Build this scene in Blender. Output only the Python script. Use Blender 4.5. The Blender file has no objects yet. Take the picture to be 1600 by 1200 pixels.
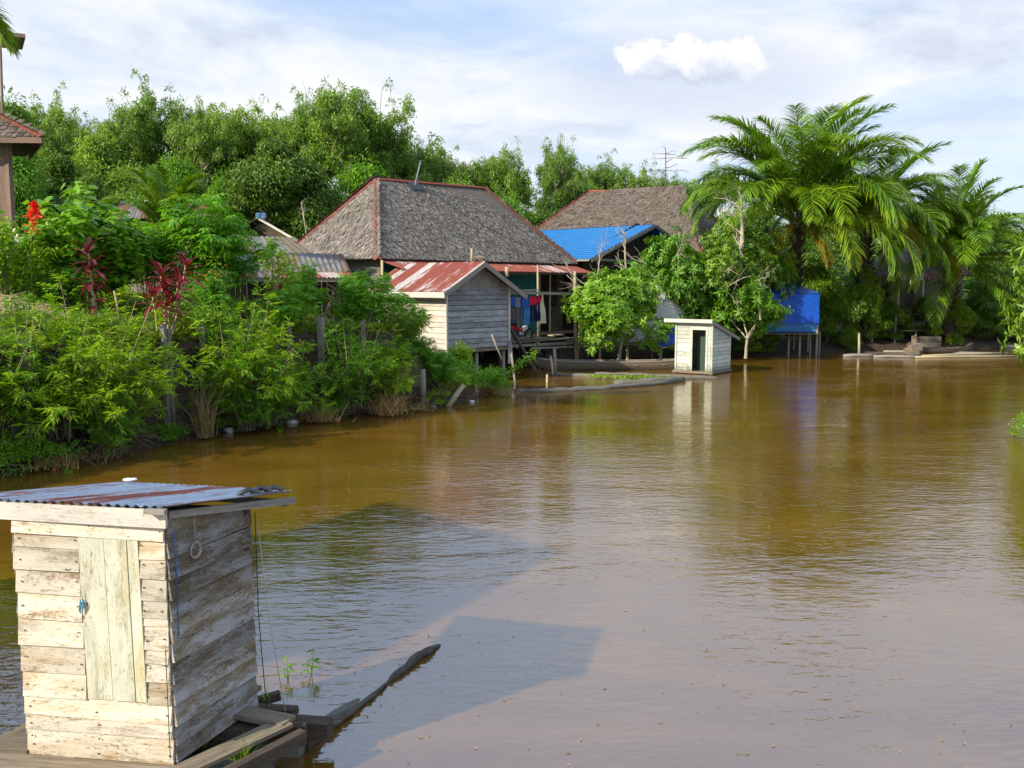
import bpy, math, random
import numpy as np
from mathutils import Vector, Matrix

random.seed(7)
scene = bpy.context.scene
COL = scene.collection
PI = math.pi

# ------------------------------------------------------------------ camera model (metres, water level at z = 0)
CAM_H = 3.7
FPX = 1400.0
PITCH = math.atan(155.0 / FPX)
SP, CP = math.sin(PITCH), math.cos(PITCH)


def ray(u, v):
    a, b = (u - 800.0) / FPX, (600.0 - v) / FPX
    return Vector((a, CP + b * SP, -SP + b * CP))


def at(u, v, Y):
    d = ray(u, v)
    return Vector((0, 0, CAM_H)) + d * (Y / d.y)


def wat(u, v, z=0.0):
    d = ray(u, v)
    return Vector((0, 0, CAM_H)) + d * ((z - CAM_H) / d.z)


# ------------------------------------------------------------------ nodes
def newmat(name):
    m = bpy.data.materials.new(name)
    m.use_nodes = True
    nt = m.node_tree
    nt.nodes.clear()
    return m, nt


def N(nt, typ, ins=None, **props):
    n = nt.nodes.new(typ)
    for k, v in props.items():
        setattr(n, k, v)
    for k, v in (ins or {}).items():
        s = n.inputs[k]
        if isinstance(v, bpy.types.NodeSocket):
            nt.links.new(v, s)
        else:
            if isinstance(v, (tuple, list)) and len(v) == 3 and s.type == 'RGBA':
                v = (*v, 1)
            s.default_value = v
    return n


def math_(nt, op, a, b=0.0, c=0.0, clamp=False):
    n = N(nt, 'ShaderNodeMath', {0: a, 1: b, 2: c}, operation=op)
    n.use_clamp = clamp
    return n.outputs[0]


def ramp(nt, fac, stops, interp='LINEAR'):
    n = N(nt, 'ShaderNodeValToRGB', {'Fac': fac})
    cr = n.color_ramp
    cr.interpolation = interp
    while len(cr.elements) < len(stops):
        cr.elements.new(0.5)
    for e, (p, c) in zip(cr.elements, stops):
        e.position = p
        e.color = (*c, 1) if len(c) == 3 else c
    return n.outputs[0]


def gray(nt, fac, a, b):
    if a > b:
        return ramp(nt, fac, [(b, (1, 1, 1)), (a, (0, 0, 0))])
    return ramp(nt, fac, [(a, (0, 0, 0)), (b, (1, 1, 1))])


def mix(nt, fac, a, b, blend='MIX'):
    n = nt.nodes.new('ShaderNodeMix')
    n.data_type = 'RGBA'
    n.blend_type = blend
    for s, v in ((n.inputs[0], fac), (n.inputs[6], a), (n.inputs[7], b)):
        if isinstance(v, bpy.types.NodeSocket):
            nt.links.new(v, s)
        elif isinstance(v, (tuple, list)):
            s.default_value = (*v[:3], 1)
        else:
            s.default_value = v
    return n.outputs[2]


def noise(nt, vec, scale, detail=4.0, rough=0.6, dist=0.0, dim='3D'):
    n = N(nt, 'ShaderNodeTexNoise', {'Scale': scale, 'Detail': detail, 'Roughness': rough, 'Distortion': dist})
    if vec is not None:
        nt.links.new(vec, n.inputs['Vector'])
    return n.outputs[0]


def mapping(nt, vec, scale=(1, 1, 1), loc=(0, 0, 0), rot=(0, 0, 0)):
    return N(nt, 'ShaderNodeMapping', {'Vector': vec, 'Scale': scale, 'Location': loc, 'Rotation': rot}).outputs[0]


def surf(nt, color, rough=0.8, metal=0.0, bump=None, bdist=0.01, bstr=0.6, spec=0.4, ior=1.45):
    p = N(nt, 'ShaderNodeBsdfPrincipled', {'Base Color': color, 'Roughness': rough, 'Metallic': metal,
                                           'Specular IOR Level': spec, 'IOR': ior})
    if bump is not None:
        b = N(nt, 'ShaderNodeBump', {'Height': bump, 'Distance': bdist, 'Strength': bstr})
        nt.links.new(b.outputs[0], p.inputs['Normal'])
    o = N(nt, 'ShaderNodeOutputMaterial')
    nt.links.new(p.outputs[0], o.inputs['Surface'])
    return p


def wood(name, c1, c2, paint=None, amt=0.5, dark=0.35, var=0.35, rough=0.85, pscale=1.0, stain=None, algae=0.0):
    """boards: grain runs along u of the board's own UV; flaking paint, mould spots; tone differs board by board"""
    m, nt = newmat(name)
    uv = N(nt, 'ShaderNodeTexCoord').outputs['UV']
    grain = noise(nt, mapping(nt, uv, (1.6, 26, 1)), 1.0, 9, 0.65, 0.6)
    fine = noise(nt, mapping(nt, uv, (5, 90, 1)), 1.0, 5, 0.7)
    col = ramp(nt, grain, [(0.28, c1), (0.72, c2)])
    col = mix(nt, gray(nt, fine, 0.45, 0.75), col, mix(nt, 1.0, col, (0.55, 0.5, 0.45), 'MULTIPLY'))
    if stain:
        st = noise(nt, mapping(nt, uv, (1.1, 4.0, 1), (3, 7, 0)), 1.0, 5, 0.6, 0.8)
        pass
    if paint:
        pm = noise(nt, mapping(nt, uv, (1.7 * pscale, 6 * pscale, 1)), 1.0, 12, 0.75, 0.3)
        pf = noise(nt, mapping(nt, uv, (16 * pscale, 110 * pscale, 1)), 1.0, 8, 0.8)
        ps = noise(nt, mapping(nt, uv, (34 * pscale, 60 * pscale, 1), (2, 8, 0)), 1.0, 4, 0.7)
        pm = math_(nt, 'ADD', math_(nt, 'MULTIPLY', pm, 0.52), math_(nt, 'ADD', math_(nt, 'MULTIPLY', pf, 0.30), math_(nt, 'MULTIPLY', ps, 0.18)))
        pm = gray(nt, pm, 0.555 - amt * 0.16 - 0.03, 0.555 - amt * 0.16 + 0.045)
        blot = noise(nt, mapping(nt, uv, (1, 3, 1), (5, 1, 0)), 1.3, 8, 0.65)
        pc = mix(nt, gray(nt, blot, 0.35, 0.7), tuple(x * 0.76 for x in paint), paint)
        pc = mix(nt, gray(nt, pf, 0.5, 0.75), pc, tuple(x * 0.84 for x in paint))
        col = mix(nt, pm, col, pc)
    if stain:
        col = mix(nt, math_(nt, 'MULTIPLY', gray(nt, st, 0.50, 0.68), 0.7), col, stain)
        st2 = noise(nt, mapping(nt, uv, (0.9, 3.2, 1), (11, 5, 0)), 1.0, 7, 0.65, 0.6)
        col = mix(nt, math_(nt, 'MULTIPLY', gray(nt, st2, 0.54, 0.72), 0.75), col, tuple(x * 0.42 for x in c1))
    sp = noise(nt, mapping(nt, uv, (14, 38, 1)), 1.0, 6, 0.75)
    big = noise(nt, mapping(nt, uv, (1.5, 4, 1)), 1.0, 4, 0.6)
    spm = math_(nt, 'MULTIPLY', gray(nt, sp, 0.56, 0.64), gray(nt, big, 0.40, 0.62))
    col = mix(nt, math_(nt, 'MULTIPLY', spm, dark * 2, clamp=True), col, (0.045, 0.04, 0.032))
    isl = N(nt, 'ShaderNodeNewGeometry').outputs['Random Per Island']
    tone = ramp(nt, isl, [(0, (1 - var,) * 3), (1, (1 + var * 0.3, 1 + var * 0.26, 1 + var * 0.2))])
    col = mix(nt, 1.0, col, tone, 'MULTIPLY')
    if algae:
        co = N(nt, 'ShaderNodeTexCoord').outputs['Object']
        hz = N(nt, 'ShaderNodeSeparateXYZ', {0: co}).outputs[2]
        an = noise(nt, mapping(nt, co, (9, 9, 2.5)), 1.0, 6, .7)
        col = mix(nt, math_(nt, 'MULTIPLY', gray(nt, math_(nt, 'ADD', hz, math_(nt, 'MULTIPLY', an, .45)), algae + .30, algae), .85), col, (.055, .06, .03))
    surf(nt, col, rough, bump=math_(nt, 'ADD', grain, math_(nt, 'MULTIPLY', fine, 0.5)), bdist=0.006, bstr=0.7, spec=0.25)
    return m


def sheet(name, zinc, rust, amt, zmetal=0.5, rough=0.45, paint2=None, sheet_w=0.8, vary=0.34):
    """corrugated iron: u runs down the slope, v across; whole sheets differ, rust runs down the slope"""
    m, nt = newmat(name)
    uv = N(nt, 'ShaderNodeTexCoord').outputs['UV']
    sx = N(nt, 'ShaderNodeSeparateXYZ', {0: uv})
    idx = math_(nt, 'FLOOR', math_(nt, 'DIVIDE', sx.outputs[1], sheet_w))
    wn = N(nt, 'ShaderNodeTexWhiteNoise', {'W': idx}, noise_dimensions='1D').outputs[0]
    a = noise(nt, mapping(nt, uv, (0.55, 4.5, 1)), 1.0, 8, 0.65, 0.3)
    b = noise(nt, mapping(nt, uv, (3.5, 14, 1)), 1.0, 6, 0.7)
    t = math_(nt, 'ADD', math_(nt, 'MULTIPLY', a, 0.75), math_(nt, 'MULTIPLY', b, 0.3))
    t = math_(nt, 'ADD', t, math_(nt, 'MULTIPLY', math_(nt, 'SUBTRACT', wn, 0.5), vary))
    m_ = gray(nt, t, 0.56 - amt * 0.3, 0.63 - amt * 0.3)
    rc = mix(nt, gray(nt, b, 0.35, 0.7), tuple(x * 0.55 for x in rust), rust)
    zc = mix(nt, gray(nt, noise(nt, mapping(nt, uv, (2, 9, 1), (4, 4, 0)), 1.0, 6, 0.7), 0.4, 0.65), zinc,
             tuple(x * 0.62 for x in zinc))
    if paint2:
        zc = mix(nt, gray(nt, wn, 0.45, 0.5), zc, paint2)
    col = mix(nt, m_, zc, rc)
    p = surf(nt, col, rough, bump=b, bdist=0.004, bstr=0.4)
    mt = math_(nt, 'MULTIPLY', math_(nt, 'SUBTRACT', 1.0, m_), zmetal)
    nt.links.new(mt, p.inputs['Metallic'])
    nt.links.new(math_(nt, 'ADD', math_(nt, 'MULTIPLY', m_, 0.4), rough), p.inputs['Roughness'])
    return m


def leafmat(name, c1, c2, c3=None, trans=0.35, rough=0.42, spec=0.5):
    m, nt = newmat(name)
    g = N(nt, 'ShaderNodeNewGeometry').outputs['Random Per Island']
    oi = N(nt, 'ShaderNodeObjectInfo').outputs['Random']
    stops = [(0.0, c1), (0.8, c2)] + ([(0.985, c2), (1.0, c3)] if c3 else [])
    col = ramp(nt, g, stops)
    co = N(nt, 'ShaderNodeTexCoord').outputs['Object']
    cl = noise(nt, co, 0.9, 2, 0.5)
    col = mix(nt, 1.0, col, ramp(nt, cl, [(0.3, (0.78, 0.82, 0.75)), (0.7, (1.2, 1.12, 1.05))]), 'MULTIPLY')
    col = mix(nt, 1.0, col, ramp(nt, oi, [(0, (0.74, 0.82, 0.85)), (1, (1.24, 1.12, 1.0))]), 'MULTIPLY')
    p = N(nt, 'ShaderNodeBsdfPrincipled', {'Base Color': col, 'Roughness': rough, 'Specular IOR Level': spec})
    tc = mix(nt, 1.0, col, (1.25, 1.2, 0.55), 'MULTIPLY')
    t = N(nt, 'ShaderNodeBsdfTranslucent', {'Color': tc})
    mx = N(nt, 'ShaderNodeMixShader', {0: trans, 1: p.outputs[0], 2: t.outputs[0]})
    o = N(nt, 'ShaderNodeOutputMaterial', {'Surface': mx.outputs[0]})
    return m


def plain(name, c, rough=0.7, var=0.25, scale=6.0, metal=0.0, spec=0.4, bump=0.004):
    m, nt = newmat(name)
    co = N(nt, 'ShaderNodeTexCoord').outputs['Object']
    n = noise(nt, co, scale, 6, 0.65)
    n2 = noise(nt, co, scale * 7, 4, 0.6)
    col = mix(nt, gray(nt, n, 0.3, 0.7), tuple(x * (1 - var) for x in c), tuple(min(1, x * (1 + var * 0.5)) for x in c))
    surf(nt, col, rough, metal, bump=n2, bdist=bump, bstr=0.5, spec=spec)
    return m


# ------------------------------------------------------------------ mesh builder
def rootloc(o):
    l = Vector((0, 0, 0))
    while o is not None:
        l += o.location
        o = o.parent
    return l


class MB:
    def __init__(self):
        self.v, self.f, self.uv = [], [], []

    def add(self, verts, faces, uvs=None):
        b = len(self.v)
        self.v += [tuple(x) for x in verts]
        for i, f in enumerate(faces):
            self.f.append(tuple(b + j for j in f))
            self.uv.append(uvs[i] if uvs else [(0, 0)] * len(f))

    def obox(self, c, ax, ay, az):
        """oriented box, ax/ay/az half-extent vectors, grain along ax"""
        c, ax, ay, az = Vector(c), Vector(ax), Vector(ay), Vector(az)
        if ax.cross(ay).dot(az) < 0:
            az = -az
        vs = [c + ax * i + ay * j + az * k for k in (-1, 1) for j in (-1, 1) for i in (-1, 1)]
        lx, ly, lz = ax.length, ay.length, az.length
        ru, rv = random.random() * 40, random.random() * 40
        fs = [(0, 2, 3, 1), (4, 5, 7, 6), (0, 1, 5, 4), (2, 6, 7, 3), (0, 4, 6, 2), (1, 3, 7, 5)]
        def q(i, wx, wy):
            x = (-1, 1)[i & 1]; y = (-1, 1)[(i >> 1) & 1]; z = (-1, 1)[(i >> 2) & 1]
            d = {'x': x * lx, 'y': y * ly, 'z': z * lz}
            return (ru + d[wx], rv + d[wy])
        ax_ = [('x', 'y'), ('x', 'y'), ('x', 'z'), ('x', 'z'), ('z', 'y'), ('z', 'y')]
        self.add(vs, fs, [[q(i, *ax_[k]) for i in f] for k, f in enumerate(fs)])

    def board(self, p0, p1, w, t, nrm):
        """board from p0 to p1, width w across, thickness t along nrm"""
        p0, p1, nrm = Vector(p0), Vector(p1), Vector(nrm)
        d = (p1 - p0)
        n = (nrm - d * (nrm.dot(d) / d.length_squared)).normalized()
        s = n.cross(d).normalized()
        self.obox((p0 + p1) / 2, d / 2, s * w / 2, n * t / 2)

    def beam(self, p0, p1, w, h=None):
        d = Vector(p1) - Vector(p0)
        ref = Vector((0, 0, 1)) if abs(d.normalized().z) < 0.9 else Vector((0.3, 1, 0))
        self.board(p0, p1, w, h or w, ref)

    def tube(self, pts, rad, n=7, cap=True):
        pts = [Vector(p) for p in pts]
        if not hasattr(rad, '__len__'):
            rad = [rad] * len(pts)
        k = len(pts)
        vs, L = [], 0.0
        ru, rv = random.random() * 30, random.random() * 30
        us = []
        ref = Vector((0.31, 0.17, 0.93))
        for i in range(k):
            d = (pts[min(i + 1, k - 1)] - pts[max(i - 1, 0)])
            if d.length < 1e-9:
                d = Vector((0, 0, 1))
            d.normalize()
            if abs(d.dot(ref)) > 0.98:
                ref = Vector((0.9, 0.2, 0.1))
            a = (ref - d * ref.dot(d)).normalized()
            b = d.cross(a)
            if i:
                L += (pts[i] - pts[i - 1]).length
            us.append(L)
            for j in range(n):
                t = 2 * PI * j / n
                vs.append(pts[i] + (a * math.cos(t) + b * math.sin(t)) * rad[i])
        fs, uvs = [], []
        for i in range(k - 1):
            for j in range(n):
                j2 = (j + 1) % n
                fs.append((i * n + j, i * n + j2, (i + 1) * n + j2, (i + 1) * n + j))
                va, vb = rv + rad[i] * 6.28 * j / n, rv + rad[i] * 6.28 * (j + 1) / n
                uvs.append([(ru + us[i], va), (ru + us[i], vb), (ru + us[i + 1], vb), (ru + us[i + 1], va)])
        if cap:
            fs.append(tuple(range(n - 1, -1, -1)))
            uvs.append([(ru, rv)] * n)
            fs.append(tuple((k - 1) * n + j for j in range(n)))
            uvs.append([(ru, rv)] * n)
        self.add(vs, fs, uvs)

    def grid(self, fn, nu, nv, su=1.0, sv=1.0, uo=0.0, vo=0.0, flip=False):
        vs = [fn(i / nu, j / nv) for j in range(nv + 1) for i in range(nu + 1)]
        fs, uvs = [], []
        w = nu + 1
        for j in range(nv):
            for i in range(nu):
                f = [j * w + i, j * w + i + 1, (j + 1) * w + i + 1, (j + 1) * w + i]
                q = [(uo + i / nu * su, vo + j / nv * sv), (uo + (i + 1) / nu * su, vo + j / nv * sv),
                     (uo + (i + 1) / nu * su, vo + (j + 1) / nv * sv), (uo + i / nu * su, vo + (j + 1) / nv * sv)]
                if flip:
                    f, q = f[::-1], q[::-1]
                fs.append(tuple(f)); uvs.append(q)
        self.add(vs, fs, uvs)

    def slab(self, poly, vec):
        """polygon extruded by vec; uv = metres along the first edge / across"""
        poly = [Vector(p) for p in poly]; vec = Vector(vec)
        n = len(poly)
        e = (poly[1] - poly[0]).normalized()
        nr = vec.normalized()
        s = nr.cross(e)
        uv = [((p - poly[0]).dot(e), (p - poly[0]).dot(s)) for p in poly]
        vs = poly + [p + vec for p in poly]
        fs = [tuple(range(n))[::-1], tuple(range(n, 2 * n))]
        uvs = [uv[::-1], uv]
        for i in range(n):
            j = (i + 1) % n
            fs.append((i, j, n + j, n + i))
            l = (poly[j] - poly[i]).length
            uvs.append([(0, 0), (l, 0), (l, vec.length), (0, vec.length)])
        self.add(vs, fs, uvs)

    def ball(self, c, r, nu=8, nv=6):
        c = Vector(c)
        r = Vector(r) if hasattr(r, '__len__') else Vector((r, r, r))
        def fn(a, b):
            t, p = a * 2 * PI, (b - 0.5) * PI
            return c + Vector((r.x * math.cos(t) * math.cos(p), r.y * math.sin(t) * math.cos(p), r.z * math.sin(p)))
        self.grid(fn, nu, nv)

    def build(self, name, mat, parent=None, smooth=False, loc=None):
        me = bpy.data.meshes.new(name)
        off = rootloc(parent) if parent is not None else Vector(loc or (0, 0, 0))
        me.from_pydata([(x - off.x, y - off.y, z - off.z) for x, y, z in self.v], [], self.f)
        uvl = me.uv_layers.new(name='UVMap')
        flat = np.array([c for f in self.uv for p in f for c in p], dtype=np.float32)
        uvl.data.foreach_set('uv', flat)
        if smooth:
            me.polygons.foreach_set('use_smooth', [True] * len(me.polygons))
        me.materials.append(mat)
        me.update()
        o = bpy.data.objects.new(name, me)
        COL.objects.link(o)
        if parent is not None:
            o.parent = parent
        elif loc:
            o.location = loc
        return o


def tag(o, label=None, cat=None, group=None, kind=None):
    if label: o['label'] = label
    if cat: o['category'] = cat
    if group: o['group'] = group
    if kind: o['kind'] = kind
    return o


def thing(name, label, cat, loc, group=None):
    o = bpy.data.objects.new(name, None)
    o.empty_display_size = 0.2
    COL.objects.link(o)
    o.location = loc
    return tag(o, label, cat, group)


# ------------------------------------------------------------------ leaves (numpy)
def mesh_np(name, V, F, mat, smooth=False):
    me = bpy.data.meshes.new(name)
    V = np.ascontiguousarray(V, dtype=np.float32); F = np.ascontiguousarray(F, dtype=np.int32)
    n, k = F.shape
    me.vertices.add(len(V)); me.vertices.foreach_set('co', V.ravel())
    me.loops.add(n * k); me.loops.foreach_set('vertex_index', F.ravel())
    me.polygons.add(n)
    me.polygons.foreach_set('loop_start', np.arange(0, n * k, k, dtype=np.int32))
    me.polygons.foreach_set('loop_total', np.full(n, k, dtype=np.int32))
    if smooth:
        me.polygons.foreach_set('use_smooth', np.ones(n, dtype=bool))
    me.update(calc_edges=True)
    me.materials.append(mat)
    return me


def nrm(a):
    return a / np.maximum(np.linalg.norm(a, axis=-1, keepdims=True), 1e-9)


LANCE = (np.array([(0, 0, 0), (.42, .5, .07), (1, 0, -.16), (.42, -.5, .07)], float), np.array([(0, 2, 1), (0, 3, 2)]))
OVAL = (np.array([(0, 0, 0), (.25, .42, .05), (.62, .46, .05), (1, 0, -.15), (.62, -.46, .05), (.25, -.42, .05)], float),
        np.array([(0, 3, 2), (0, 2, 1), (0, 5, 4), (0, 4, 3)]))


def _palmate(n=7, spread=1.25):
    V, F = [], []
    for i in range(n):
        a = (i / (n - 1) - 0.5) * 2 * spread * PI * 0.62
        l = 1.0 - 0.35 * abs(i / (n - 1) - 0.5) * 2
        c, s = math.cos(a), math.sin(a)
        for (x, y, z) in ((0, 0, 0), (.5, .105, .02), (1, 0, -.2), (.5, -.105, .02)):
            V.append((x * l * c - y * s, x * l * s + y * c, z * l))
        b = 4 * i
        F += [(b, b + 2, b + 1), (b, b + 3, b + 2)]
    return np.array(V, float), np.array(F)


PALMATE = _palmate()


def _lobed():
    rim = [(-.12, .0), (-.1, .38), (.22, .34), (.32, .62), (.52, .3), (1.0, 0), (.52, -.3), (.32, -.62), (.22, -.34), (-.1, -.38)]
    V = [(.22, 0, .03)] + [(x, y, -.12 * (x * x + y * y)) for x, y in rim]
    F = [(0, i + 1, (i + 1) % len(rim) + 1) for i in range(len(rim))]
    return np.array(V, float), np.array(F)[:, ::-1]


LOBED = _lobed()


def leaves(P, D, U, L, W, T):
    D = nrm(D); S = nrm(np.cross(U, D)); Nn = np.cross(D, S)
    tv, tf = T
    n, k = len(P), len(tv)
    L = np.asarray(L).reshape(-1, 1, 1); W = np.asarray(W).reshape(-1, 1, 1)
    V = P[:, None, :] + D[:, None, :] * tv[None, :, 0:1] * L + S[:, None, :] * tv[None, :, 1:2] * W + Nn[:, None, :] * tv[None, :, 2:3] * L
    F = tf[None] + (np.arange(n) * k)[:, None, None]
    return V.reshape(-1, 3), F.reshape(-1, tf.shape[1])


def join(parts):
    Vs, Fs, b = [], [], 0
    for V, F in parts:
        Vs.append(V); Fs.append(F + b); b += len(V)
    return np.concatenate(Vs), np.concatenate(Fs)


def rdir(rng, n, z0=-1.0, z1=1.0):
    z = rng.uniform(z0, z1, n); a = rng.uniform(0, 2 * PI, n); r = np.sqrt(np.maximum(0, 1 - z * z))
    return np.stack([r * np.cos(a), r * np.sin(a), z], 1)


def mbmesh(mb, name, mat, smooth=True):
    o = mb.build(name, mat, smooth=smooth)
    me = o.data
    bpy.data.objects.remove(o)
    return me


def place(kind, parts, loc, rz=0.0, sc=1.0, label=None, cat=None, group=None, tilt=(0, 0)):
    """a plant or other repeated thing: an Empty with one child per part, sharing the part's mesh"""
    r = bpy.data.objects.new(kind, None)
    COL.objects.link(r)
    r.empty_display_size = 0.2
    r.location = loc
    r.rotation_euler = (tilt[0], tilt[1], rz)
    r.scale = (sc, sc, sc) if not hasattr(sc, '__len__') else sc
    tag(r, label, cat, group)
    for nm, me in parts:
        c = bpy.data.objects.new(nm, me)
        COL.objects.link(c)
        c.parent = r
    return r
# ------------------------------------------------------------------ leaf and bark materials
M = {}
M['bamboo_leaf'] = leafmat('bamboo_leaf', (0.1723, 0.4095, 0.0115), (0.3244, 0.5, 0.0184), (0.30, 0.26, 0.08), 0.4)
M['cassava_leaf'] = leafmat('cassava_leaf', (0.0895, 0.3248, 0.0189), (0.2236, 0.5, 0.0216), (0.42, 0.33, 0.03), 0.38)
M['broad_leaf'] = leafmat('broad_leaf', (0.1215, 0.324, 0.0203), (0.2632, 0.5, 0.0338), (0.3, 0.26, 0.05), 0.38)
M['mango_leaf'] = leafmat('mango_leaf', (0.0862, 0.2476, 0.0145), (0.2068, 0.4051, 0.0203), (0.28, 0.24, 0.04), 0.32, 0.34)
M['mango_dark'] = leafmat('mango_dark', (0.0866, 0.2125, 0.0168), (0.2214, 0.3696, 0.028), (0.26, 0.24, 0.05), 0.3, 0.34)
M['rubber_leaf'] = leafmat('rubber_leaf', (0.1171, 0.2547, 0.0363), (0.2554, 0.4278, 0.0543), (0.22, 0.22, 0.06), 0.38)
M['dense_leaf'] = leafmat('dense_leaf', (0.0578, 0.151, 0.0175), (0.1444, 0.2616, 0.0315), (0.15, 0.15, 0.05), 0.25)
M['bright_leaf'] = leafmat('bright_leaf', (0.1035, 0.2846, 0.012), (0.2156, 0.4485, 0.018), (0.28, 0.26, 0.03), 0.38)
M['palm_leaf'] = leafmat('palm_leaf', (0.0885, 0.2309, 0.0165), (0.2506, 0.418, 0.0212), (0.16, 0.2, 0.03), 0.3, 0.36)
M['palm_young'] = leafmat('palm_young', (0.1053, 0.2346, 0.0156), (0.234, 0.3581, 0.0234), (0.36, 0.3, 0.03), 0.36, 0.36)
M['palm_old'] = leafmat('palm_old', (0.26, 0.22, 0.02), (0.42, 0.29, 0.025), (0.35, 0.2, 0.05), 0.36, 0.4)
M['weed_leaf'] = leafmat('weed_leaf', (0.0923, 0.2948, 0.0143), (0.2217, 0.4683, 0.0216), (0.34, 0.28, 0.06), 0.38)
M['vine_leaf'] = leafmat('vine_leaf', (0.1721, 0.3672, 0.0113), (0.2869, 0.5, 0.0158), (0.3, 0.3, 0.05), 0.42)
M['red_leaf'] = leafmat('red_leaf', (0.105, 0.012, 0.0286), (0.28, 0.0288, 0.065), (0.42, 0.07, 0.12), 0.35)
M['purple_leaf'] = leafmat('purple_leaf', (0.035, 0.012, 0.014), (0.10, 0.035, 0.03), (0.2, 0.05, 0.04), 0.3)
M['grass_leaf'] = leafmat('grass_leaf', (0.1377, 0.2872, 0.013), (0.2754, 0.4178, 0.0324), (0.42, 0.36, 0.14), 0.4)
M['dry_leaf'] = leafmat('dry_leaf', (0.20, 0.14, 0.06), (0.42, 0.32, 0.16), (0.5, 0.4, 0.22), 0.2, 0.7, 0.2)
M['petal_red'] = leafmat('petal_red', (0.55, 0.012, 0.01), (0.75, 0.03, 0.02), None, 0.25)
M['petal_white'] = leafmat('petal_white', (0.7, 0.68, 0.6), (0.85, 0.84, 0.78), None, 0.25)
M['petal_pink'] = leafmat('petal_pink', (0.6, 0.12, 0.16), (0.75, 0.22, 0.25), None, 0.25)
M['petal_yellow'] = leafmat('petal_yellow', (0.62, 0.33, 0.02), (0.75, 0.45, 0.04), None, 0.25)
M['bark_pale'] = plain('bark_pale', (0.38, 0.33, 0.25), 0.9, 0.4, 2.5)
M['bark'] = plain('bark', (0.16, 0.12, 0.085), 0.9, 0.4, 3)
M['bark_dark'] = plain('bark_dark', (0.06, 0.047, 0.035), 0.95, 0.5, 3, bump=0.02)
M['stem_green'] = plain('stem_green', (0.16, 0.19, 0.05), 0.7, 0.3, 5)
M['stem_dry'] = plain('stem_dry', (0.42, 0.33, 0.19), 0.85, 0.3, 8)


# ------------------------------------------------------------------ plant builders (local coordinates, base at origin)
def limb(mb, rng, p, d, length, r0, r1, up=0.1, wob=0.15, seg=4, n=6):
    pts, rad = [Vector(p)], [r0]
    d = Vector(d).normalized(); q = Vector(p)
    for i in range(seg):
        d = (d + Vector(rng.normal(0, wob, 3)) + Vector((0, 0, up))).normalized()
        q = q + d * (length / seg)
        pts.append(q.copy()); rad.append(r0 + (r1 - r0) * (i + 1) / seg)
    mb.tube(pts, rad, n, cap=False)
    return pts, d


def tilted(rng, d, lo, hi):
    d = Vector(d).normalized()
    a = Vector(rng.normal(0, 1, 3))
    a = (a - d * a.dot(d)).normalized()
    t = math.radians(rng.uniform(lo, hi))
    return d * math.cos(t) + a * math.sin(t)


def skeleton(rng, mb, h0, r0, forks, depth, l0, shrink, ang, up, lean=(0, 0)):
    """trunk then recursive limbs; returns tips"""
    tips = []
    pts, d = limb(mb, rng, (0, 0, 0), (lean[0], lean[1], 1), h0, r0, r0 * .72, 0.05, 0.06, 5, 8)
    st = [(pts[-1], d, l0, r0 * .6, 0)]
    while st:
        p, d, l, r, k = st.pop()
        nf = forks[min(k, len(forks) - 1)]
        for i in range(nf):
            dd = tilted(rng, d, *ang)
            q, e = limb(mb, rng, p, dd, l * rng.uniform(.75, 1.2), r, r * .55, up, 0.14, 4, 6 if k < 2 else 4)
            if k + 1 >= depth:
                tips += [(q[-1], e), (q[2], e)]
            else:
                st.append((q[-1], e, l * shrink, r * .6, k + 1))
                if k and rng.random() < .6:
                    st.append((q[2], tilted(rng, e, 30, 65), l * shrink * .8, r * .4, k + 1))
    return tips


def tip_leaves(rng, tips, n, sig, flat, L, W, droop, T, cup=0.0):
    P, D = [], []
    for p, d in tips:
        k = max(4, int(n * rng.uniform(.5, 1.4)))
        s = sig * rng.uniform(.6, 1.25)
        o = nrm(rng.normal(0, 1, (k, 3))) * (rng.random((k, 1)) ** 0.45)
        o[:, 2] = np.where(o[:, 2] < 0, o[:, 2] * .55, o[:, 2]) * flat - cup * (o[:, 0] ** 2 + o[:, 1] ** 2)
        P.append(np.array(p) + o * s)
        D.append(nrm(o) * np.array((1, 1, .5)) + rng.normal(0, .45, (k, 3)) + np.array((0, 0, -droop)))
    P = np.concatenate(P); D = np.concatenate(D); m = len(P)
    U = np.array((0, 0, 1.)) + rng.normal(0, .45, (m, 3))
    return leaves(P, D, U, rng.uniform(.75, 1.25, m) * L, rng.uniform(.8, 1.2, m) * W, T)


def rubber_tree(seed, h=15.0, wide=1.0, leaf='rubber_leaf'):
    rng = np.random.default_rng(seed)
    mb = MB()
    tips = skeleton(rng, mb, h * .36, h * .013, (3, 3, 2, 2, 2), 5, h * .165, .78, (16, 48 * wide), 0.10)
    z = max(t[0].z for t in tips)
    tips = [t for t in tips if t[0].z > h * .30]
    # epicormic lower clumps
    for i in range(26):
        a = rng.uniform(0, 6.28); r = rng.uniform(.3, 1.3) * h * .13
        tips.append((Vector((r * math.cos(a), r * math.sin(a), rng.uniform(.3, .72) * h)), Vector((0, 0, 1))))
    for i in range(20):
        p, d = tips[int(rng.integers(0, len(tips)))]
        if p.z < z * .72: continue
        q, e = limb(mb, rng, p, (rng.normal(0, .45), rng.normal(0, .45), 1), h * rng.uniform(.06, .15), h * .0022, h * .0008, .05, .12, 4, 4)
        if rng.random() < .8: tips += [(q[-1], e), (q[2], e)]
    V, F = tip_leaves(rng, tips, 36, h * .026, .5, h * .0150, h * .0064, .08, LANCE, 1.2)
    return [('trunk', mbmesh(mb, 'trunk', M['bark_pale'])), ('crown', mesh_np('crown', V, F, M[leaf]))], z


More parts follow.
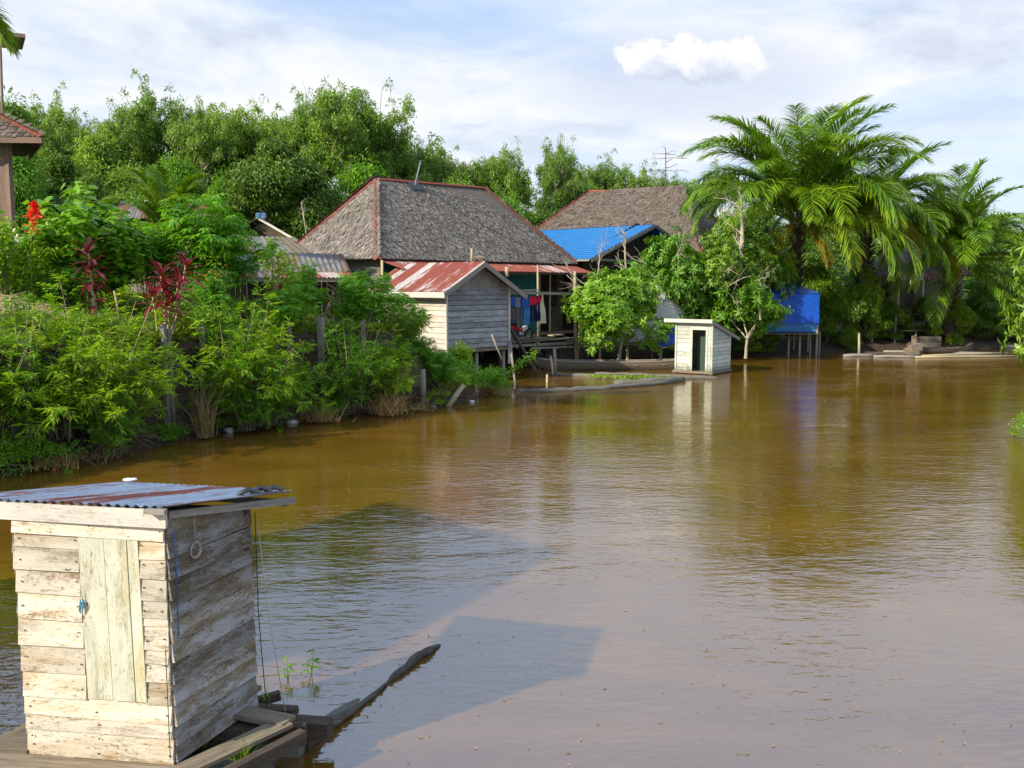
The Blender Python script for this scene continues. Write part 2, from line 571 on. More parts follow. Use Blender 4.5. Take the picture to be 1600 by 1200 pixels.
def dense_tree(seed, h=10.0, w=7.0, leaf='dense_leaf', lobes=40, n=620, L=.24, W=.09, bark='bark', low=.12, droop=.5):
    rng = np.random.default_rng(seed)
    mb = MB()
    tips = skeleton(rng, mb, h * .3, h * .022, (4, 3), 2, h * .25, .75, (15, 55), 0.08)
    cs = []
    for i in range(lobes):
        zz = rng.uniform(low, 1.0)
        prof = math.sin(min(1, (zz - low) / (1 - low) * .95 + .16) * PI) ** .6
        r = w / 2 * prof * math.sqrt(rng.uniform(.1, 1)) * .85
        a = rng.uniform(0, 6.28)
        cs.append((Vector((r * math.cos(a), r * math.sin(a), h * (zz * .9))), Vector((0, 0, 1))))
    V, F = tip_leaves(rng, cs + tips, n, w * .155, .85, L, W, droop, LANCE)
    return [('trunk', mbmesh(mb, 'trunk', M[bark])), ('crown', mesh_np('crown', V, F, M[leaf]))]


def rosette_tree(seed, h=4.5, w=5.0, leaf='mango_leaf', n=520, per=11, L=.24, W=.055, bark='bark_pale', low=.2, bare=3, one_side=(0, 0)):
    """mango-like: long drooping leaves in whorls at the twig ends, some bare twigs sticking out"""
    rng = np.random.default_rng(seed)
    mb = MB()
    tips = skeleton(rng, mb, h * .25, h * .02, (4, 3, 2), 3, h * .26, .72, (18, 52), 0.07, one_side)
    pts = [np.array(t[0]) for t in tips]
    K = 22
    for i in range(K):
        zz = rng.uniform(low, .95)
        r = w / 2 * math.sin(min(1, zz * .9 + .12) * PI) ** .5 * math.sqrt(rng.uniform(.2, 1)) * .8
        a = rng.uniform(0, 6.28)
        pts.append(np.array((r * math.cos(a) + one_side[0] * zz * h * .5, r * math.sin(a), zz * h)))
    C = np.array(pts)
    idx = rng.integers(0, len(C), n)
    o = nrm(rng.normal(0, 1, (n, 3))) * (rng.random((n, 1)) ** .4) * w * .17
    o[:, 2] *= .75
    P0 = C[idx] + o
    ax = nrm(nrm(o) + np.array((0, 0, .55)) + rng.normal(0, .25, (n, 3)))
    P, D, U = [], [], []
    for j in range(per):
        a = 2 * PI * j / per + rng.uniform(0, .6, n)
        e1 = nrm(np.cross(ax, np.array((.3, .2, .9)))); e2 = np.cross(ax, e1)
        rad = e1 * np.cos(a)[:, None] + e2 * np.sin(a)[:, None]
        elev = rng.uniform(-.1, .75, (n, 1))
        P.append(P0 + ax * rng.uniform(-.06, .06, (n, 1)))
        D.append(rad + ax * elev + np.array((0, 0, -.28)))
        U.append(ax + rng.normal(0, .15, (n, 3)))
    P, D, U = np.concatenate(P), np.concatenate(D), np.concatenate(U)
    m = len(P)
    V, F = leaves(P, D, U, rng.uniform(.7, 1.2, m) * L, rng.uniform(.8, 1.2, m) * W, OVAL)
    out = [('trunk', mbmesh(mb, 'trunk', M[bark])), ('crown', mesh_np('crown', V, F, M[leaf]))]
    if bare:
        tw = MB()
        for i in range(bare):
            a = rng.uniform(0, 6.28)
            p = Vector((math.cos(a) * w * .2, math.sin(a) * w * .2, h * rng.uniform(.45, .8)))
            q, e = limb(tw, rng, p, (math.cos(a), math.sin(a), .7), w * .4, .035, .012, .05, .2, 5, 5)
            for k in range(4):
                limb(tw, rng, q[rng.integers(2, 5)], tilted(rng, e, 25, 70), w * .16, .012, .004, .05, .25, 3, 4)
        out.append(('dead_twigs', mbmesh(tw, 'dead_twigs', M['bark_pale'])))
    return out


def bamboo_bush(seed, h=2.6, spread=1.25, culms=60, per=105, leaf='bamboo_leaf', L=.128, W=.02):
    rng = np.random.default_rng(seed)
    mb = MB()
    Ps, Ds, Us = [], [], []
    for i in range(culms):
        a = rng.uniform(0, 6.28)
        b = Vector((rng.normal(0, .22), rng.normal(0, .22), 0))
        hh = h * rng.uniform(.5, 1.15) * (.5 if rng.random() < .15 else 1)
        ln = spread * rng.uniform(.1, 1.15) * (1.25 - .35 * hh / h)
        dr = rng.uniform(.05, .5)
        bend = rng.normal(0, .15)
        def c(s):
            r = ln * s ** 1.5
            return np.array((b.x + math.cos(a + bend * s) * r, b.y + math.sin(a + bend * s) * r, hh * (s - dr * s ** 2.4)))
        pts = [Vector(c(s)) for s in np.linspace(0, 1, 6)]
        mb.tube(pts, [.011, .010, .008, .006, .004, .002], 4, cap=False)
        ng = max(3, int(per / 9 * rng.uniform(.7, 1.3)))
        for g in range(ng + 1):
            s = .16 + .84 * rng.random() ** .65 if g else .97
            p = c(s); t = nrm(c(min(1, s + .02)) - c(s - .02))
            side = nrm(np.cross(t, rng.normal(0, 1, 3)))
            tw = nrm(t * .6 + side * rng.uniform(.4, 1.0) + np.array((0, 0, -.15)))
            tl = rng.uniform(.12, .42) * (1.25 - .5 * s)
            k = int(rng.integers(7, 13))
            f = (np.arange(k) + .5) / k
            q = p + tw * (f * tl)[:, None] + np.array((0, 0, -.12)) * (f ** 2 * tl)[:, None]
            sd = nrm(np.cross(tw, np.array((0, 0, 1.))))
            sg = np.where(np.arange(k) % 2, 1, -1)[:, None]
            d = tw * (.45 + .5 * f[:, None]) + sd * sg * (.75 - .4 * f[:, None]) + rng.normal(0, .16, (k, 3)) + np.array((0, 0, -.16))
            Ps.append(q); Ds.append(d); Us.append(np.array((0, 0, 1.)) + rng.normal(0, .35, (k, 3)))
    P, D, U = map(np.concatenate, (Ps, Ds, Us)); m = len(P)
    V, F = leaves(P, D, U, rng.uniform(.7, 1.3, m) * L, rng.uniform(.8, 1.25, m) * W, LANCE)
    dm = MB()
    for i in range(11):
        a = rng.uniform(0, 6.28); r = spread * rng.uniform(.3, .95); hh = h * rng.uniform(.35, 1.02)
        q = Vector((r * .3 * math.cos(a), r * .3 * math.sin(a), h * rng.uniform(0, .3)))
        e = Vector((r * math.cos(a), r * math.sin(a), hh))
        dm.tube([q, q.lerp(e, .5) + Vector((0, 0, .12)), e], [.010, .008, .004], 4, cap=False)
        if rng.random() < .5: dm.tube([e, e + Vector((.2 * math.cos(a), .2 * math.sin(a), -.15))], [.004, .002], 4, cap=False)
    return [('dry_stems', mbmesh(dm, 'dry_stems', M['stem_dry'])), ('stems', mbmesh(mb, 'stems', M['bark'])), ('foliage', mesh_np('foliage', V, F, M[leaf]))]


def stem_shrub(seed, h=2.2, w=1.1, stems=16, per=42, T=PALMATE, leaf='cassava_leaf', L=.17, W=.17, pet=.22, stem='stem_green', low=.3, tilt=.25, droop=.5):
    """bushes whose big leaves stand on stalks round upright stems (cassava, hibiscus, broad-leaved shrubs)"""
    rng = np.random.default_rng(seed)
    mb, pt = MB(), []
    Ps, Ds, Us = [], [], []
    for i in range(stems):
        a = rng.uniform(0, 6.28); r = w * math.sqrt(rng.random())
        top = Vector((r * math.cos(a), r * math.sin(a), h * (1 - .38 * (r / w) ** 2) * rng.uniform(.78, 1.05)))
        base = Vector((r * .22 * math.cos(a), r * .22 * math.sin(a), 0))
        midp = (base + top) / 2 + Vector((rng.normal(0, .08), rng.normal(0, .08), 0)) - Vector((math.cos(a), math.sin(a), 0)) * r * .18
        mb.tube([base, midp, top], [.017, .013, .006], 5, cap=False)
        n = int(per * rng.uniform(.7, 1.3))
        for k in range(n):
            s = low + (1 - low) * rng.random() ** .62
            p = base.lerp(midp, s * 2) if s < .5 else midp.lerp(top, s * 2 - 1)
            b = rng.uniform(0, 6.28)
            o = np.array((math.cos(b), math.sin(b), rng.uniform(.0, .8)))
            l = pet * rng.uniform(.5, 1.35)
            q = np.array(p) + o * l
            Ps.append(q); Ds.append(o * np.array((1, 1, .25)) + np.array((0, 0, -droop)) + rng.normal(0, .2, 3))
            Us.append(np.array((0, 0, .8)) + o * .9 + rng.normal(0, tilt, 3))
    P, D, U = map(np.array, (Ps, Ds, Us)); m = len(P)
    V, F = leaves(P, D, U, rng.uniform(.6, 1.2, m) * L, rng.uniform(.9, 1.1, m) * W, T)
    return [('stems', mbmesh(mb, 'stems', M[stem])), ('foliage', mesh_np('foliage', V, F, M[leaf]))]


def weed_bush(seed, h=.9, w=.8, n=1500, leaf='weed_leaf', L=.075, W=.034, T=OVAL):
    rng = np.random.default_rng(seed)
    C = [np.array((rng.normal(0, w * .35), rng.normal(0, w * .35), rng.uniform(.12, .85) * h)) for i in range(16)]
    tips = [(Vector(c), None) for c in C]
    V, F = tip_leaves(rng, tips, n // 16, w * .3, .8, L, W, .2, T)
    mb = MB()
    for c in C:
        mb.tube([Vector((c[0] * .2, c[1] * .2, 0)), Vector(c)], [.008, .003], 4, cap=False)
    return [('stems', mbmesh(mb, 'stems', M['stem_green'])), ('foliage', mesh_np('foliage', V, F, M[leaf]))]


def strap_plant(seed, heads, leaf='red_leaf', per=17, L=.5, W=.085):
    """cordyline: bare canes, each with a head of long strap leaves; heads = (x, y, height, foot_x)"""
    rng = np.random.default_rng(seed)
    mb = MB()
    Ps, Ds, Us, Ls = [], [], [], []
    for (x, y, h, fx) in heads:
        mb.tube([(fx, y * .5, 0), ((x + fx) / 2 + .02, y * .8, h * .5), (x, y, h)], [.02, .018, .014], 6, cap=False)
        for k in range(per):
            s = k / per
            a = k * 2.4 + rng.uniform(-.3, .3)
            el = -.35 + 1.9 * s ** 1.2
            d = np.array((math.cos(a), math.sin(a), el)) + rng.normal(0, .08, 3)
            Ps.append((x, y, h - .30 + .34 * s)); Ds.append(d)
            Us.append(np.array((-math.cos(a) * el, -math.sin(a) * el, 1)) + rng.normal(0, .1, 3)); Ls.append(L * (1.05 - .35 * s) * rng.uniform(.8, 1.1))
    P, D, U = map(np.array, (Ps, Ds, Us)); m = len(P)
    T = (np.array([(0, -.2, 0), (0, .2, 0), (.3, .5, .03), (.3, -.5, .03), (.3, 0, -.01), (.7, .42, -.06), (.7, -.42, -.06), (.7, 0, -.09), (1, 0, -.28)], float),
         np.array([(0, 4, 1), (1, 4, 2), (0, 3, 4), (4, 5, 2), (4, 7, 5), (3, 7, 4), (3, 6, 7), (7, 8, 5), (6, 8, 7)])[:, ::-1])
    V, F = leaves(P, D, U, Ls, np.full(m, W), T)
    return [('stem', mbmesh(mb, 'stem', M['stem_dry'])), ('foliage', mesh_np('foliage', V, F, M[leaf]))]


def grass_clump(seed, n=140, h=.45, r=.15, leaf='grass_leaf', W=.012, out=.8):
    rng = np.random.default_rng(seed)
    P = np.stack([rng.normal(0, r, n), rng.normal(0, r, n), np.zeros(n)], 1)
    D = nrm(np.stack([rng.normal(0, out * .6, n), rng.normal(0, out * .6, n), np.ones(n)], 1))
    T = (np.array([(0, -.5, 0), (0, .5, 0), (.5, .4, -.03), (.5, -.4, -.03), (1, 0, -.32)], float),
         np.array([(0, 2, 1), (0, 3, 2), (3, 4, 2)]))
    V, F = leaves(P, D, np.array((0, 0, 1.)) + rng.normal(0, .3, (n, 3)), rng.uniform(.5, 1.2, n) * h, np.full(n, W), T)
    return mesh_np('foliage', V, F, M[leaf])


def frond_mesh(seed, L=6.0, elev=60, curl=1.0, n=128, ll=1.0, leaf='palm_leaf', W=.064, gap=.14, hang=.5):
    """a feather frond leaving the crown along +x at elev degrees, arching over; narrow leaflets in two loose rows"""
    rng = np.random.default_rng(seed)
    K = 26
    pts = [np.array((0., 0., 0.))]; tang = []
    a = math.radians(elev)
    for i in range(K):
        s = i / K
        an = a - curl * (0.25 * s + 1.5 * s ** 2.1)
        t = np.array((math.cos(an), 0.04 * math.sin(s * 5 + seed), math.sin(an)))
        tang.append(t); pts.append(pts[-1] + t * L / K)
    tang.append(tang[-1]); pts = np.array(pts); tang = nrm(np.array(tang))
    mb = MB()
    mb.tube([Vector(p) for p in pts[::2]], [max(.006, .055 * (1 - i / (K / 2)) ** .8 + .006) for i in range(len(pts[::2]))], 5, cap=False)
    rach = mbmesh(mb, 'rachis', M['stem_green'])
    Vs, Fs, b = [], [], 0
    for side in (-1, 1):
        for j in range(n):
            s = gap + (1 - gap) * (j + rng.uniform(-.3, .3)) / n
            s = min(max(s, gap), .995)
            f = s * K; i = int(f); p = pts[i] * (1 - f + i) + pts[i + 1] * (f - i); t = tang[i]
            prof = (math.sin(min(1, (s - gap) / (1 - gap) * .86 + .12) * PI)) ** .7
            l = ll * (.22 + .88 * prof) * rng.uniform(.85, 1.12)
            upv = nrm(np.cross(t, np.array((0, 1., 0))))
            if upv[2] < 0: upv = -upv
            lat = np.array((0, 1., 0)) * side
            fwd = .35 + .75 * s
            d = nrm(lat * rng.uniform(.75, 1.0) + t * fwd + upv * rng.uniform(-.15, .5))
            q = p.copy(); ks = 4
            ring = []
            wv = nrm(np.cross(d, np.array((0, 0, 1.))) + rng.normal(0, .25, 3))
            for k in range(ks + 1):
                w = W * (.55, 1.0, .85, .5, .06)[k]
                ring.append((q - wv * w / 2, q + wv * w / 2))
                q = q + d * l / ks
                d = nrm(d + np.array((0, 0, -hang * rng.uniform(.5, 1.0))) * (.30 + .22 * k))
            for k, (x, y) in enumerate(ring):
                Vs += [x, y]
            for k in range(ks):
                Fs.append((b + 2 * k, b + 2 * k + 1, b + 2 * k + 3, b + 2 * k + 2))
            b += 2 * (ks + 1)
    me = mesh_np('frond', np.array(Vs), np.array(Fs), M[leaf])
    return me, rach


def palm(kind, loc, h, L, label, specs, cat='palm', group=None, trunk_r=.3, seed=1, extra=(), skirt=True):
    """oil palm: stubby trunk with old leaf bases, then every frond a child of its own with its rachis under it"""
    rng = np.random.default_rng(seed)
    root = thing(kind, label, cat, loc, group)
    mb = MB()
    mb.tube([Vector((0.04 * math.sin(i), .03 * i % .05, h * i / 6)) + Vector(loc) for i in range(7)], [trunk_r * (1.15 - .05 * i) for i in range(7)], 10)
    if skirt:
        for i in range(70):
            a = i * 2.4; z = h * (.15 + .85 * i / 70)
            p = Vector(loc) + Vector((math.cos(a) * trunk_r * .8, math.sin(a) * trunk_r * .8, z))
            mb.tube([p, p + Vector((math.cos(a) * .28, math.sin(a) * .28, .32))], [.085, .03], 5)
    mb.build('trunk', M['bark_dark'], root)
    lib = {}
    def fr(cls, az, sc, mat):
        key = (cls, mat)
        if key not in lib:
            e, c, hg = {'spear': (84, .35, .25), 'up': (79, .66, .52), 'mid': (61, 1.0, .6), 'out': (40, 1.2, .65), 'low': (14, 1.15, .8), 'drop': (-14, .75, .75)}[cls]
            lib[key] = [frond_mesh(seed * 50 + len(lib) * 7 + q, L, e + (q - .5) * 9, c, ll=L * .195, leaf=mat, hang=hg) for q in (0, 1)]
        me, ra = lib[key][int(rng.integers(0, 2))]
        f = bpy.data.objects.new('frond', me); COL.objects.link(f)
        f.parent = root
        f.location = (math.cos(az) * trunk_r * .5, math.sin(az) * trunk_r * .5, h - .1)
        f.rotation_euler = (0, 0, az)
        f.scale = (sc,) * 3
        r = bpy.data.objects.new('rachis', ra); COL.objects.link(r); r.parent = f
        return f
    g = 0
    for cls, n, mat in specs:
        for i in range(n):
            fr(cls, g * 2.39996 + rng.uniform(-.2, .2), rng.uniform(.84, 1.1), mat)
            g += 1
    for cls, az, sc, mat in extra:
        fr(cls, math.radians(az), sc, mat)
    return root
# ------------------------------------------------------------------ camera, sun, sky
cam = bpy.data.cameras.new('camera')
cam.sensor_width = 36.0
cam.lens = 36.0 * FPX / 1600.0
cam.clip_start, cam.clip_end = 0.1, 3000
camo = bpy.data.objects.new('camera', cam)
COL.objects.link(camo)
camo.location = (0, 0, CAM_H)
camo.rotation_euler = (PI / 2 - PITCH, 0, 0)
scene.camera = camo

SUN_EL = math.radians(30)
SH = Vector((-0.79, -0.613, 0)).normalized()
S = SH * math.cos(SUN_EL) + Vector((0, 0, math.sin(SUN_EL)))
sl = bpy.data.lights.new('sun', 'SUN')
sl.energy = 4.6
sl.angle = math.radians(0.9)
sl.color = (1.0, 0.90, 0.74)
so = bpy.data.objects.new('sun', sl)
COL.objects.link(so)
so.rotation_euler = (-S).to_track_quat('-Z', 'Y').to_euler()
so.location = S * 60

w = bpy.data.worlds.new('World')
scene.world = w
w.use_nodes = True
nt = w.node_tree
nt.nodes.clear()
sky = N(nt, 'ShaderNodeTexSky', sky_type='NISHITA', sun_disc=False, sun_elevation=SUN_EL,
        sun_rotation=math.atan2(SH.x, SH.y) % (2 * PI), air_density=1.0, dust_density=0.6, ozone_density=1.5)
tc = N(nt, 'ShaderNodeTexCoord').outputs['Generated']
sx = N(nt, 'ShaderNodeSeparateXYZ', {0: tc})
X, Y, Z = sx.outputs
zz = math_(nt, 'ADD', math_(nt, 'MAXIMUM', Z, 0.0), 0.11)
px, py = math_(nt, 'DIVIDE', X, zz), math_(nt, 'DIVIDE', Y, zz)
cv = N(nt, 'ShaderNodeCombineXYZ', {0: px, 1: py, 2: 0.37}).outputs[0]
cv1 = mapping(nt, cv, (0.55, 0.62, 1), (2.3, 0.6, 0))
cover = noise(nt, cv1, 1.25, 7, 0.55, 0.6)
lump = noise(nt, mapping(nt, cv, (1.0, 0.9, 1), (7.1, 3.3, 2)), 1.7, 9, 0.6, 0.35)
wisp = noise(nt, mapping(nt, cv, (0.9, 0.7, 1), (1.1, 9.3, 4), (0, 0, 0.5)), 2.2, 7, 0.55, 0.4)
cf = gray(nt, math_(nt, 'ADD', math_(nt, 'MULTIPLY', cover, 0.7), math_(nt, 'MULTIPLY', wisp, 0.3)), 0.34, 0.53)
cf = math_(nt, 'MULTIPLY', cf, 0.97)
cloud = ramp(nt, lump, [(0.36, (4.7, 5.1, 6.0)), (0.44, (5.6, 6.0, 6.7)), (0.51, (6.4, 6.6, 7.0)), (0.60, (7.2, 7.1, 7.0))])
blue = mix(nt, 0.55, mix(nt, 1.0, sky.outputs[0], (0.9, 1.0, 1.15), 'MULTIPLY'), (3.6, 5.3, 7.4))
col = mix(nt, cf, blue, cloud)
# pale veil low over the horizon
veil = gray(nt, Z, 0.30, 0.02)
col = mix(nt, math_(nt, 'MULTIPLY', veil, 0.5), col, (5.9, 6.8, 7.9))
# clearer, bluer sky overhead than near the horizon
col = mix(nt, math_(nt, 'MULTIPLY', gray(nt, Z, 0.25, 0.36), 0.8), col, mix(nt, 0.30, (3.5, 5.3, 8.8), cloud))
# the one compact bright cumulus above the palm
yy = math_(nt, 'MAXIMUM', Y, 0.05)
ta, te = math_(nt, 'DIVIDE', X, yy), math_(nt, 'DIVIDE', Z, yy)
d0 = ray(1088, 92)
ua = math_(nt, 'DIVIDE', math_(nt, 'SUBTRACT', ta, d0.x / d0.y), 0.082)
ue = math_(nt, 'DIVIDE', math_(nt, 'SUBTRACT', te, d0.z / d0.y), 0.026)
puff = noise(nt, N(nt, 'ShaderNodeCombineXYZ', {0: ta, 1: te, 2: 0.1}).outputs[0], 26.0, 8, 0.62, 0.3)
rr = math_(nt, 'ADD', math_(nt, 'POWER', math_(nt, 'ABSOLUTE', ua), 2.6), math_(nt, 'POWER', math_(nt, 'ABSOLUTE', ue), 2.0))
body = gray(nt, math_(nt, 'SUBTRACT', math_(nt, 'ADD', 1.0, math_(nt, 'MULTIPLY', math_(nt, 'SUBTRACT', puff, 0.5), 3.6)), rr), 0.0, 0.38)
inner = math_(nt, 'ADD', ue, math_(nt, 'MULTIPLY', math_(nt, 'SUBTRACT', puff, 0.5), 3.0))
cum = ramp(nt, math_(nt, 'ADD', math_(nt, 'MULTIPLY', inner, 0.3), 0.5), [(0.26, (4.5, 4.9, 6.0)), (0.42, (6.0, 6.3, 6.9)), (0.58, (7.5, 7.4, 7.2))])
front = gray(nt, Y, 0.05, 0.1)
ub = math_(nt, 'DIVIDE', math_(nt, 'SUBTRACT', ta, d0.x / d0.y - 0.012), 0.19)
ud = math_(nt, 'DIVIDE', math_(nt, 'SUBTRACT', te, d0.z / d0.y - 0.02), 0.055)
halo = math_(nt, 'SUBTRACT', math_(nt, 'ADD', 1.0, math_(nt, 'MULTIPLY', math_(nt, 'SUBTRACT', lump, 0.5), 2.5)), math_(nt, 'ADD', math_(nt, 'MULTIPLY', ub, ub), math_(nt, 'MULTIPLY', ud, ud)))
col = mix(nt, math_(nt, 'MULTIPLY', math_(nt, 'MULTIPLY', gray(nt, halo, 0.0, 0.8), front), 0.6), col, (4.7, 5.2, 6.4))
col = mix(nt, math_(nt, 'MULTIPLY', body, front), col, cum)
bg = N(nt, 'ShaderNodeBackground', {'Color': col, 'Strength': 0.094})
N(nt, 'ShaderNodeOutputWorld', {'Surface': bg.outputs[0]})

vs = scene.view_settings
vs.view_transform = 'Standard'
vs.look = 'None'
vs.exposure = 0.62
vs.gamma = 1.0
scene.cycles.max_bounces = 8
scene.cycles.diffuse_bounces = 3
scene.cycles.glossy_bounces = 3
scene.cycles.transmission_bounces = 4
scene.cycles.transparent_max_bounces = 4
scene.cycles.use_denoising = True
scene.cycles.use_adaptive_sampling = True
scene.cycles.adaptive_threshold = 0.01

# ------------------------------------------------------------------ ground and water
LEFT = [(-14, -60), (-13.4, 0), (-12.3, 8), (-11.2, 13), (-9.9, 17.1), (-7.9, 21), (-6.7, 23.2), (-5.3, 24.7), (-3.05, 26.7),
        (-1.96, 27.4), (-1.0, 29.2), (-2.2, 31.0), (-3.2, 34), (-2.4, 39), (1.5, 44.0), (6, 46.0), (12.9, 46.8), (20, 49.4), (26, 51.2), (36, 56), (60, 66), (110, 84)]
RIGHT = [(120, 72), (64, 57), (40, 49), (28, 43.5), (19, 31), (13.4, 22.2), (12.2, 19.5), (11.4, 15), (10, 8), (9, 0), (8, -60)]
POLY = np.array(LEFT + RIGHT, float)


def river_dist(x, y):
    """signed distance to the river's edge: positive on land"""
    x, y = np.asarray(x, float), np.asarray(y, float)
    ins = np.zeros(x.shape, bool); d = np.full(x.shape, 1e9)
    n = len(POLY)
    for i in range(n):
        (x1, y1), (x2, y2) = POLY[i], POLY[(i + 1) % n]
        c = ((y1 > y) != (y2 > y)) & (x < (x2 - x1) * (y - y1) / (y2 - y1 + 1e-12) + x1)
        ins ^= c
        t = np.clip(((x - x1) * (x2 - x1) + (y - y1) * (y2 - y1)) / ((x2 - x1) ** 2 + (y2 - y1) ** 2), 0, 1)
        d = np.minimum(d, np.hypot(x - x1 - t * (x2 - x1), y - y1 - t * (y2 - y1)))
    return np.where(ins, -d, d)


def sstep(a, b, x):
    t = np.clip((x - a) / (b - a), 0, 1)
    return t * t * (3 - 2 * t)


def gz(x, y):
    x, y = np.asarray(x, float), np.asarray(y, float)
    d = river_dist(x, y)
    wl = (1 - sstep(-3.6, -2.0, x)) * (y < 70) * np.maximum(1 - sstep(28.2, 31.0, y), 1 - sstep(-11.5, -8.5, x))
    zl = np.where(d < .6, .02 + .55 * d, .35 + 2.05 * sstep(.62, .85, d)) + .75 * sstep(.8, 6, d)
    zr = .25 * sstep(0, .6, d) + .75 * sstep(.3, 5, d) + 1.9 * sstep(4, 24, d)
    land = wl * zl + (1 - wl) * zr
    bump = .05 * np.sin(x * 1.7 + .6 * np.sin(y * 1.3)) * np.cos(y * 1.9 + x * .4) + .03 * np.sin(x * 4.1 + y * 3.3)
    return np.where(d > 0, land + bump * sstep(0, 1.5, d), -np.minimum(1.6, -d * .8))


def gzf(x, y):
    return float(gz(np.array([x]), np.array([y]))[0])


def axis(lo, hi, a, b, st):
    o = [a - st * 1.4 ** k for k in range(1, 40)]
    o = [v for v in o if v > lo]
    p = [b + st * 1.4 ** k for k in range(1, 40)]
    p = [v for v in p if v < hi]
    return np.array([lo] + o[::-1] + list(np.arange(a, b + 1e-6, st)) + p + [hi])


xs, ys = axis(-900, 900, -18, 32, .3), axis(-300, 1500, 10, 60, .3)
gx, gy = np.meshgrid(xs, ys)
V = np.stack([gx, gy, gz(gx, gy)], -1).reshape(-1, 3)
nx, ny = len(xs), len(ys)
ii = (np.arange(ny - 1)[:, None] * nx + np.arange(nx - 1)[None]).ravel()
F = np.stack([ii, ii + 1, ii + 1 + nx, ii + nx], 1)
m, nt = newmat('ground')
gco = N(nt, 'ShaderNodeTexCoord').outputs['Object']
gzz = N(nt, 'ShaderNodeSeparateXYZ', {0: gco}).outputs[2]
n1, n2 = noise(nt, gco, .7, 7, .6), noise(nt, gco, 6, 6, .7)
mud = mix(nt, gray(nt, n2, .3, .7), (.025, .018, .012), (.075, .052, .032))
grs = mix(nt, gray(nt, n2, .35, .65), (.04, .085, .015), (.11, .15, .03))
grs = mix(nt, gray(nt, n1, .5, .66), grs, (.20, .14, .075))
surf(nt, mix(nt, gray(nt, math_(nt, 'ADD', gzz, math_(nt, 'MULTIPLY', n1, .6)), .9, 1.0), mud, grs), .95, bump=n2, bdist=.05)
go = bpy.data.objects.new('ground', mesh_np('ground', V, F, m, True))
COL.objects.link(go)
tag(go, kind='structure')

m, nt = newmat('river_water')
wc = N(nt, 'ShaderNodeTexCoord').outputs['Object']
wind = noise(nt, mapping(nt, wc, (.10, .20, 1), (3, 1, 0)), 1.0, 5, .6, .8)
r1 = noise(nt, mapping(nt, wc, (1.3, 3.4, 1), (0, 0, 0), (0, 0, .25)), 1.0, 4, .55, .5)
r2 = noise(nt, mapping(nt, wc, (4.0, 9.5, 1), (0, 0, 0), (0, 0, -.2)), 1.0, 3, .5, .3)
r3 = noise(nt, mapping(nt, wc, (.25, .6, 1), (0, 0, 0), (0, 0, .1)), 1.0, 3, .5, .2)
amp = math_(nt, 'ADD', math_(nt, 'MULTIPLY', gray(nt, wind, .40, .60), 0.8), 0.52)
hh = math_(nt, 'ADD', math_(nt, 'ADD', math_(nt, 'MULTIPLY', r1, .62), math_(nt, 'MULTIPLY', r2, .55)), math_(nt, 'MULTIPLY', r3, .45))
hh = math_(nt, 'MULTIPLY', hh, amp)
silt = noise(nt, mapping(nt, wc, (.16, .34, 1), (9, 2, 0)), 1.0, 7, .6, 1.6)
wcol = mix(nt, gray(nt, silt, .3, .7), (.108, .054, .005), (.165, .088, .013))
WATER = surf(nt, wcol, 0.035, bump=hh, bdist=0.05, bstr=0.27, spec=0.5, ior=3.0)
mb = MB()
mb.add([(-400, -200, 0), (400, -200, 0), (400, 300, 0), (-400, 300, 0)], [(0, 1, 2, 3)], [[(0, 0)] * 4])
wo = mb.build('river_water', m)
tag(wo, kind='structure')
# ------------------------------------------------------------------ building materials
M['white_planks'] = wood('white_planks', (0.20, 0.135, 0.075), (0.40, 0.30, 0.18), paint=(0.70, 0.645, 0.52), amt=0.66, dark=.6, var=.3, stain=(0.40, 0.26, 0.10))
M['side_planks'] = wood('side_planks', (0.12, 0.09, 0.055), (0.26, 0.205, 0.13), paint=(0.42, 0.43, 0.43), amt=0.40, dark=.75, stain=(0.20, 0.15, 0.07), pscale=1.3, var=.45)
M['door_planks'] = wood('door_planks', (0.24, 0.20, 0.11), (0.42, 0.38, 0.24), paint=(0.60, 0.61, 0.48), amt=0.72, dark=.45, stain=(0.40, 0.33, 0.13), var=.12)
M['fascia_white'] = wood('fascia_white', (0.25, 0.2, 0.13), (0.45, 0.38, 0.27), paint=(0.60, 0.58, 0.51), amt=0.72, dark=.3, var=.1)
M['gray_planks'] = wood('gray_planks', (0.17, 0.15, 0.125), (0.36, 0.33, 0.285), dark=.3, var=.3)
M['shed_gable'] = wood('shed_gable', (0.15, 0.138, 0.125), (0.29, 0.28, 0.265), paint=(0.38, 0.41, 0.43), amt=0.46, dark=.45, var=.38)
M['shed_side'] = wood('shed_side', (0.34, 0.27, 0.20), (0.52, 0.45, 0.36), paint=(0.62, 0.56, 0.48), amt=0.6, dark=.15, var=.14)
M['dark_wood'] = wood('dark_wood', (0.045, 0.034, 0.025), (0.12, 0.095, 0.07), dark=.3, var=.35)
M['deck_wood'] = wood('deck_wood', (0.13, 0.105, 0.075), (0.31, 0.26, 0.19), dark=.4, var=.4)
M['brown_wall'] = wood('brown_wall', (0.16, 0.105, 0.08), (0.30, 0.215, 0.175), dark=.3, var=.3)
M['mint_planks'] = wood('mint_planks', (0.3, 0.28, 0.2), (0.45, 0.42, 0.32), paint=(0.58, 0.62, 0.53), amt=0.68, dark=.4, var=.25, algae=.30)
M['teal_wall'] = wood('teal_wall', (0.02, 0.10, 0.115), (0.04, 0.16, 0.18), paint=(0.03, 0.17, 0.20), amt=0.8, dark=.15, var=.2)
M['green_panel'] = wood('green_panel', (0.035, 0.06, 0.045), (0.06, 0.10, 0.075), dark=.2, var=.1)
M['red_trim'] = wood('red_trim', (0.22, 0.06, 0.04), (0.34, 0.10, 0.065), dark=.2, var=.2)
M['pale_pole'] = wood('pale_pole', (0.36, 0.30, 0.18), (0.55, 0.48, 0.31), dark=.2, var=.3)
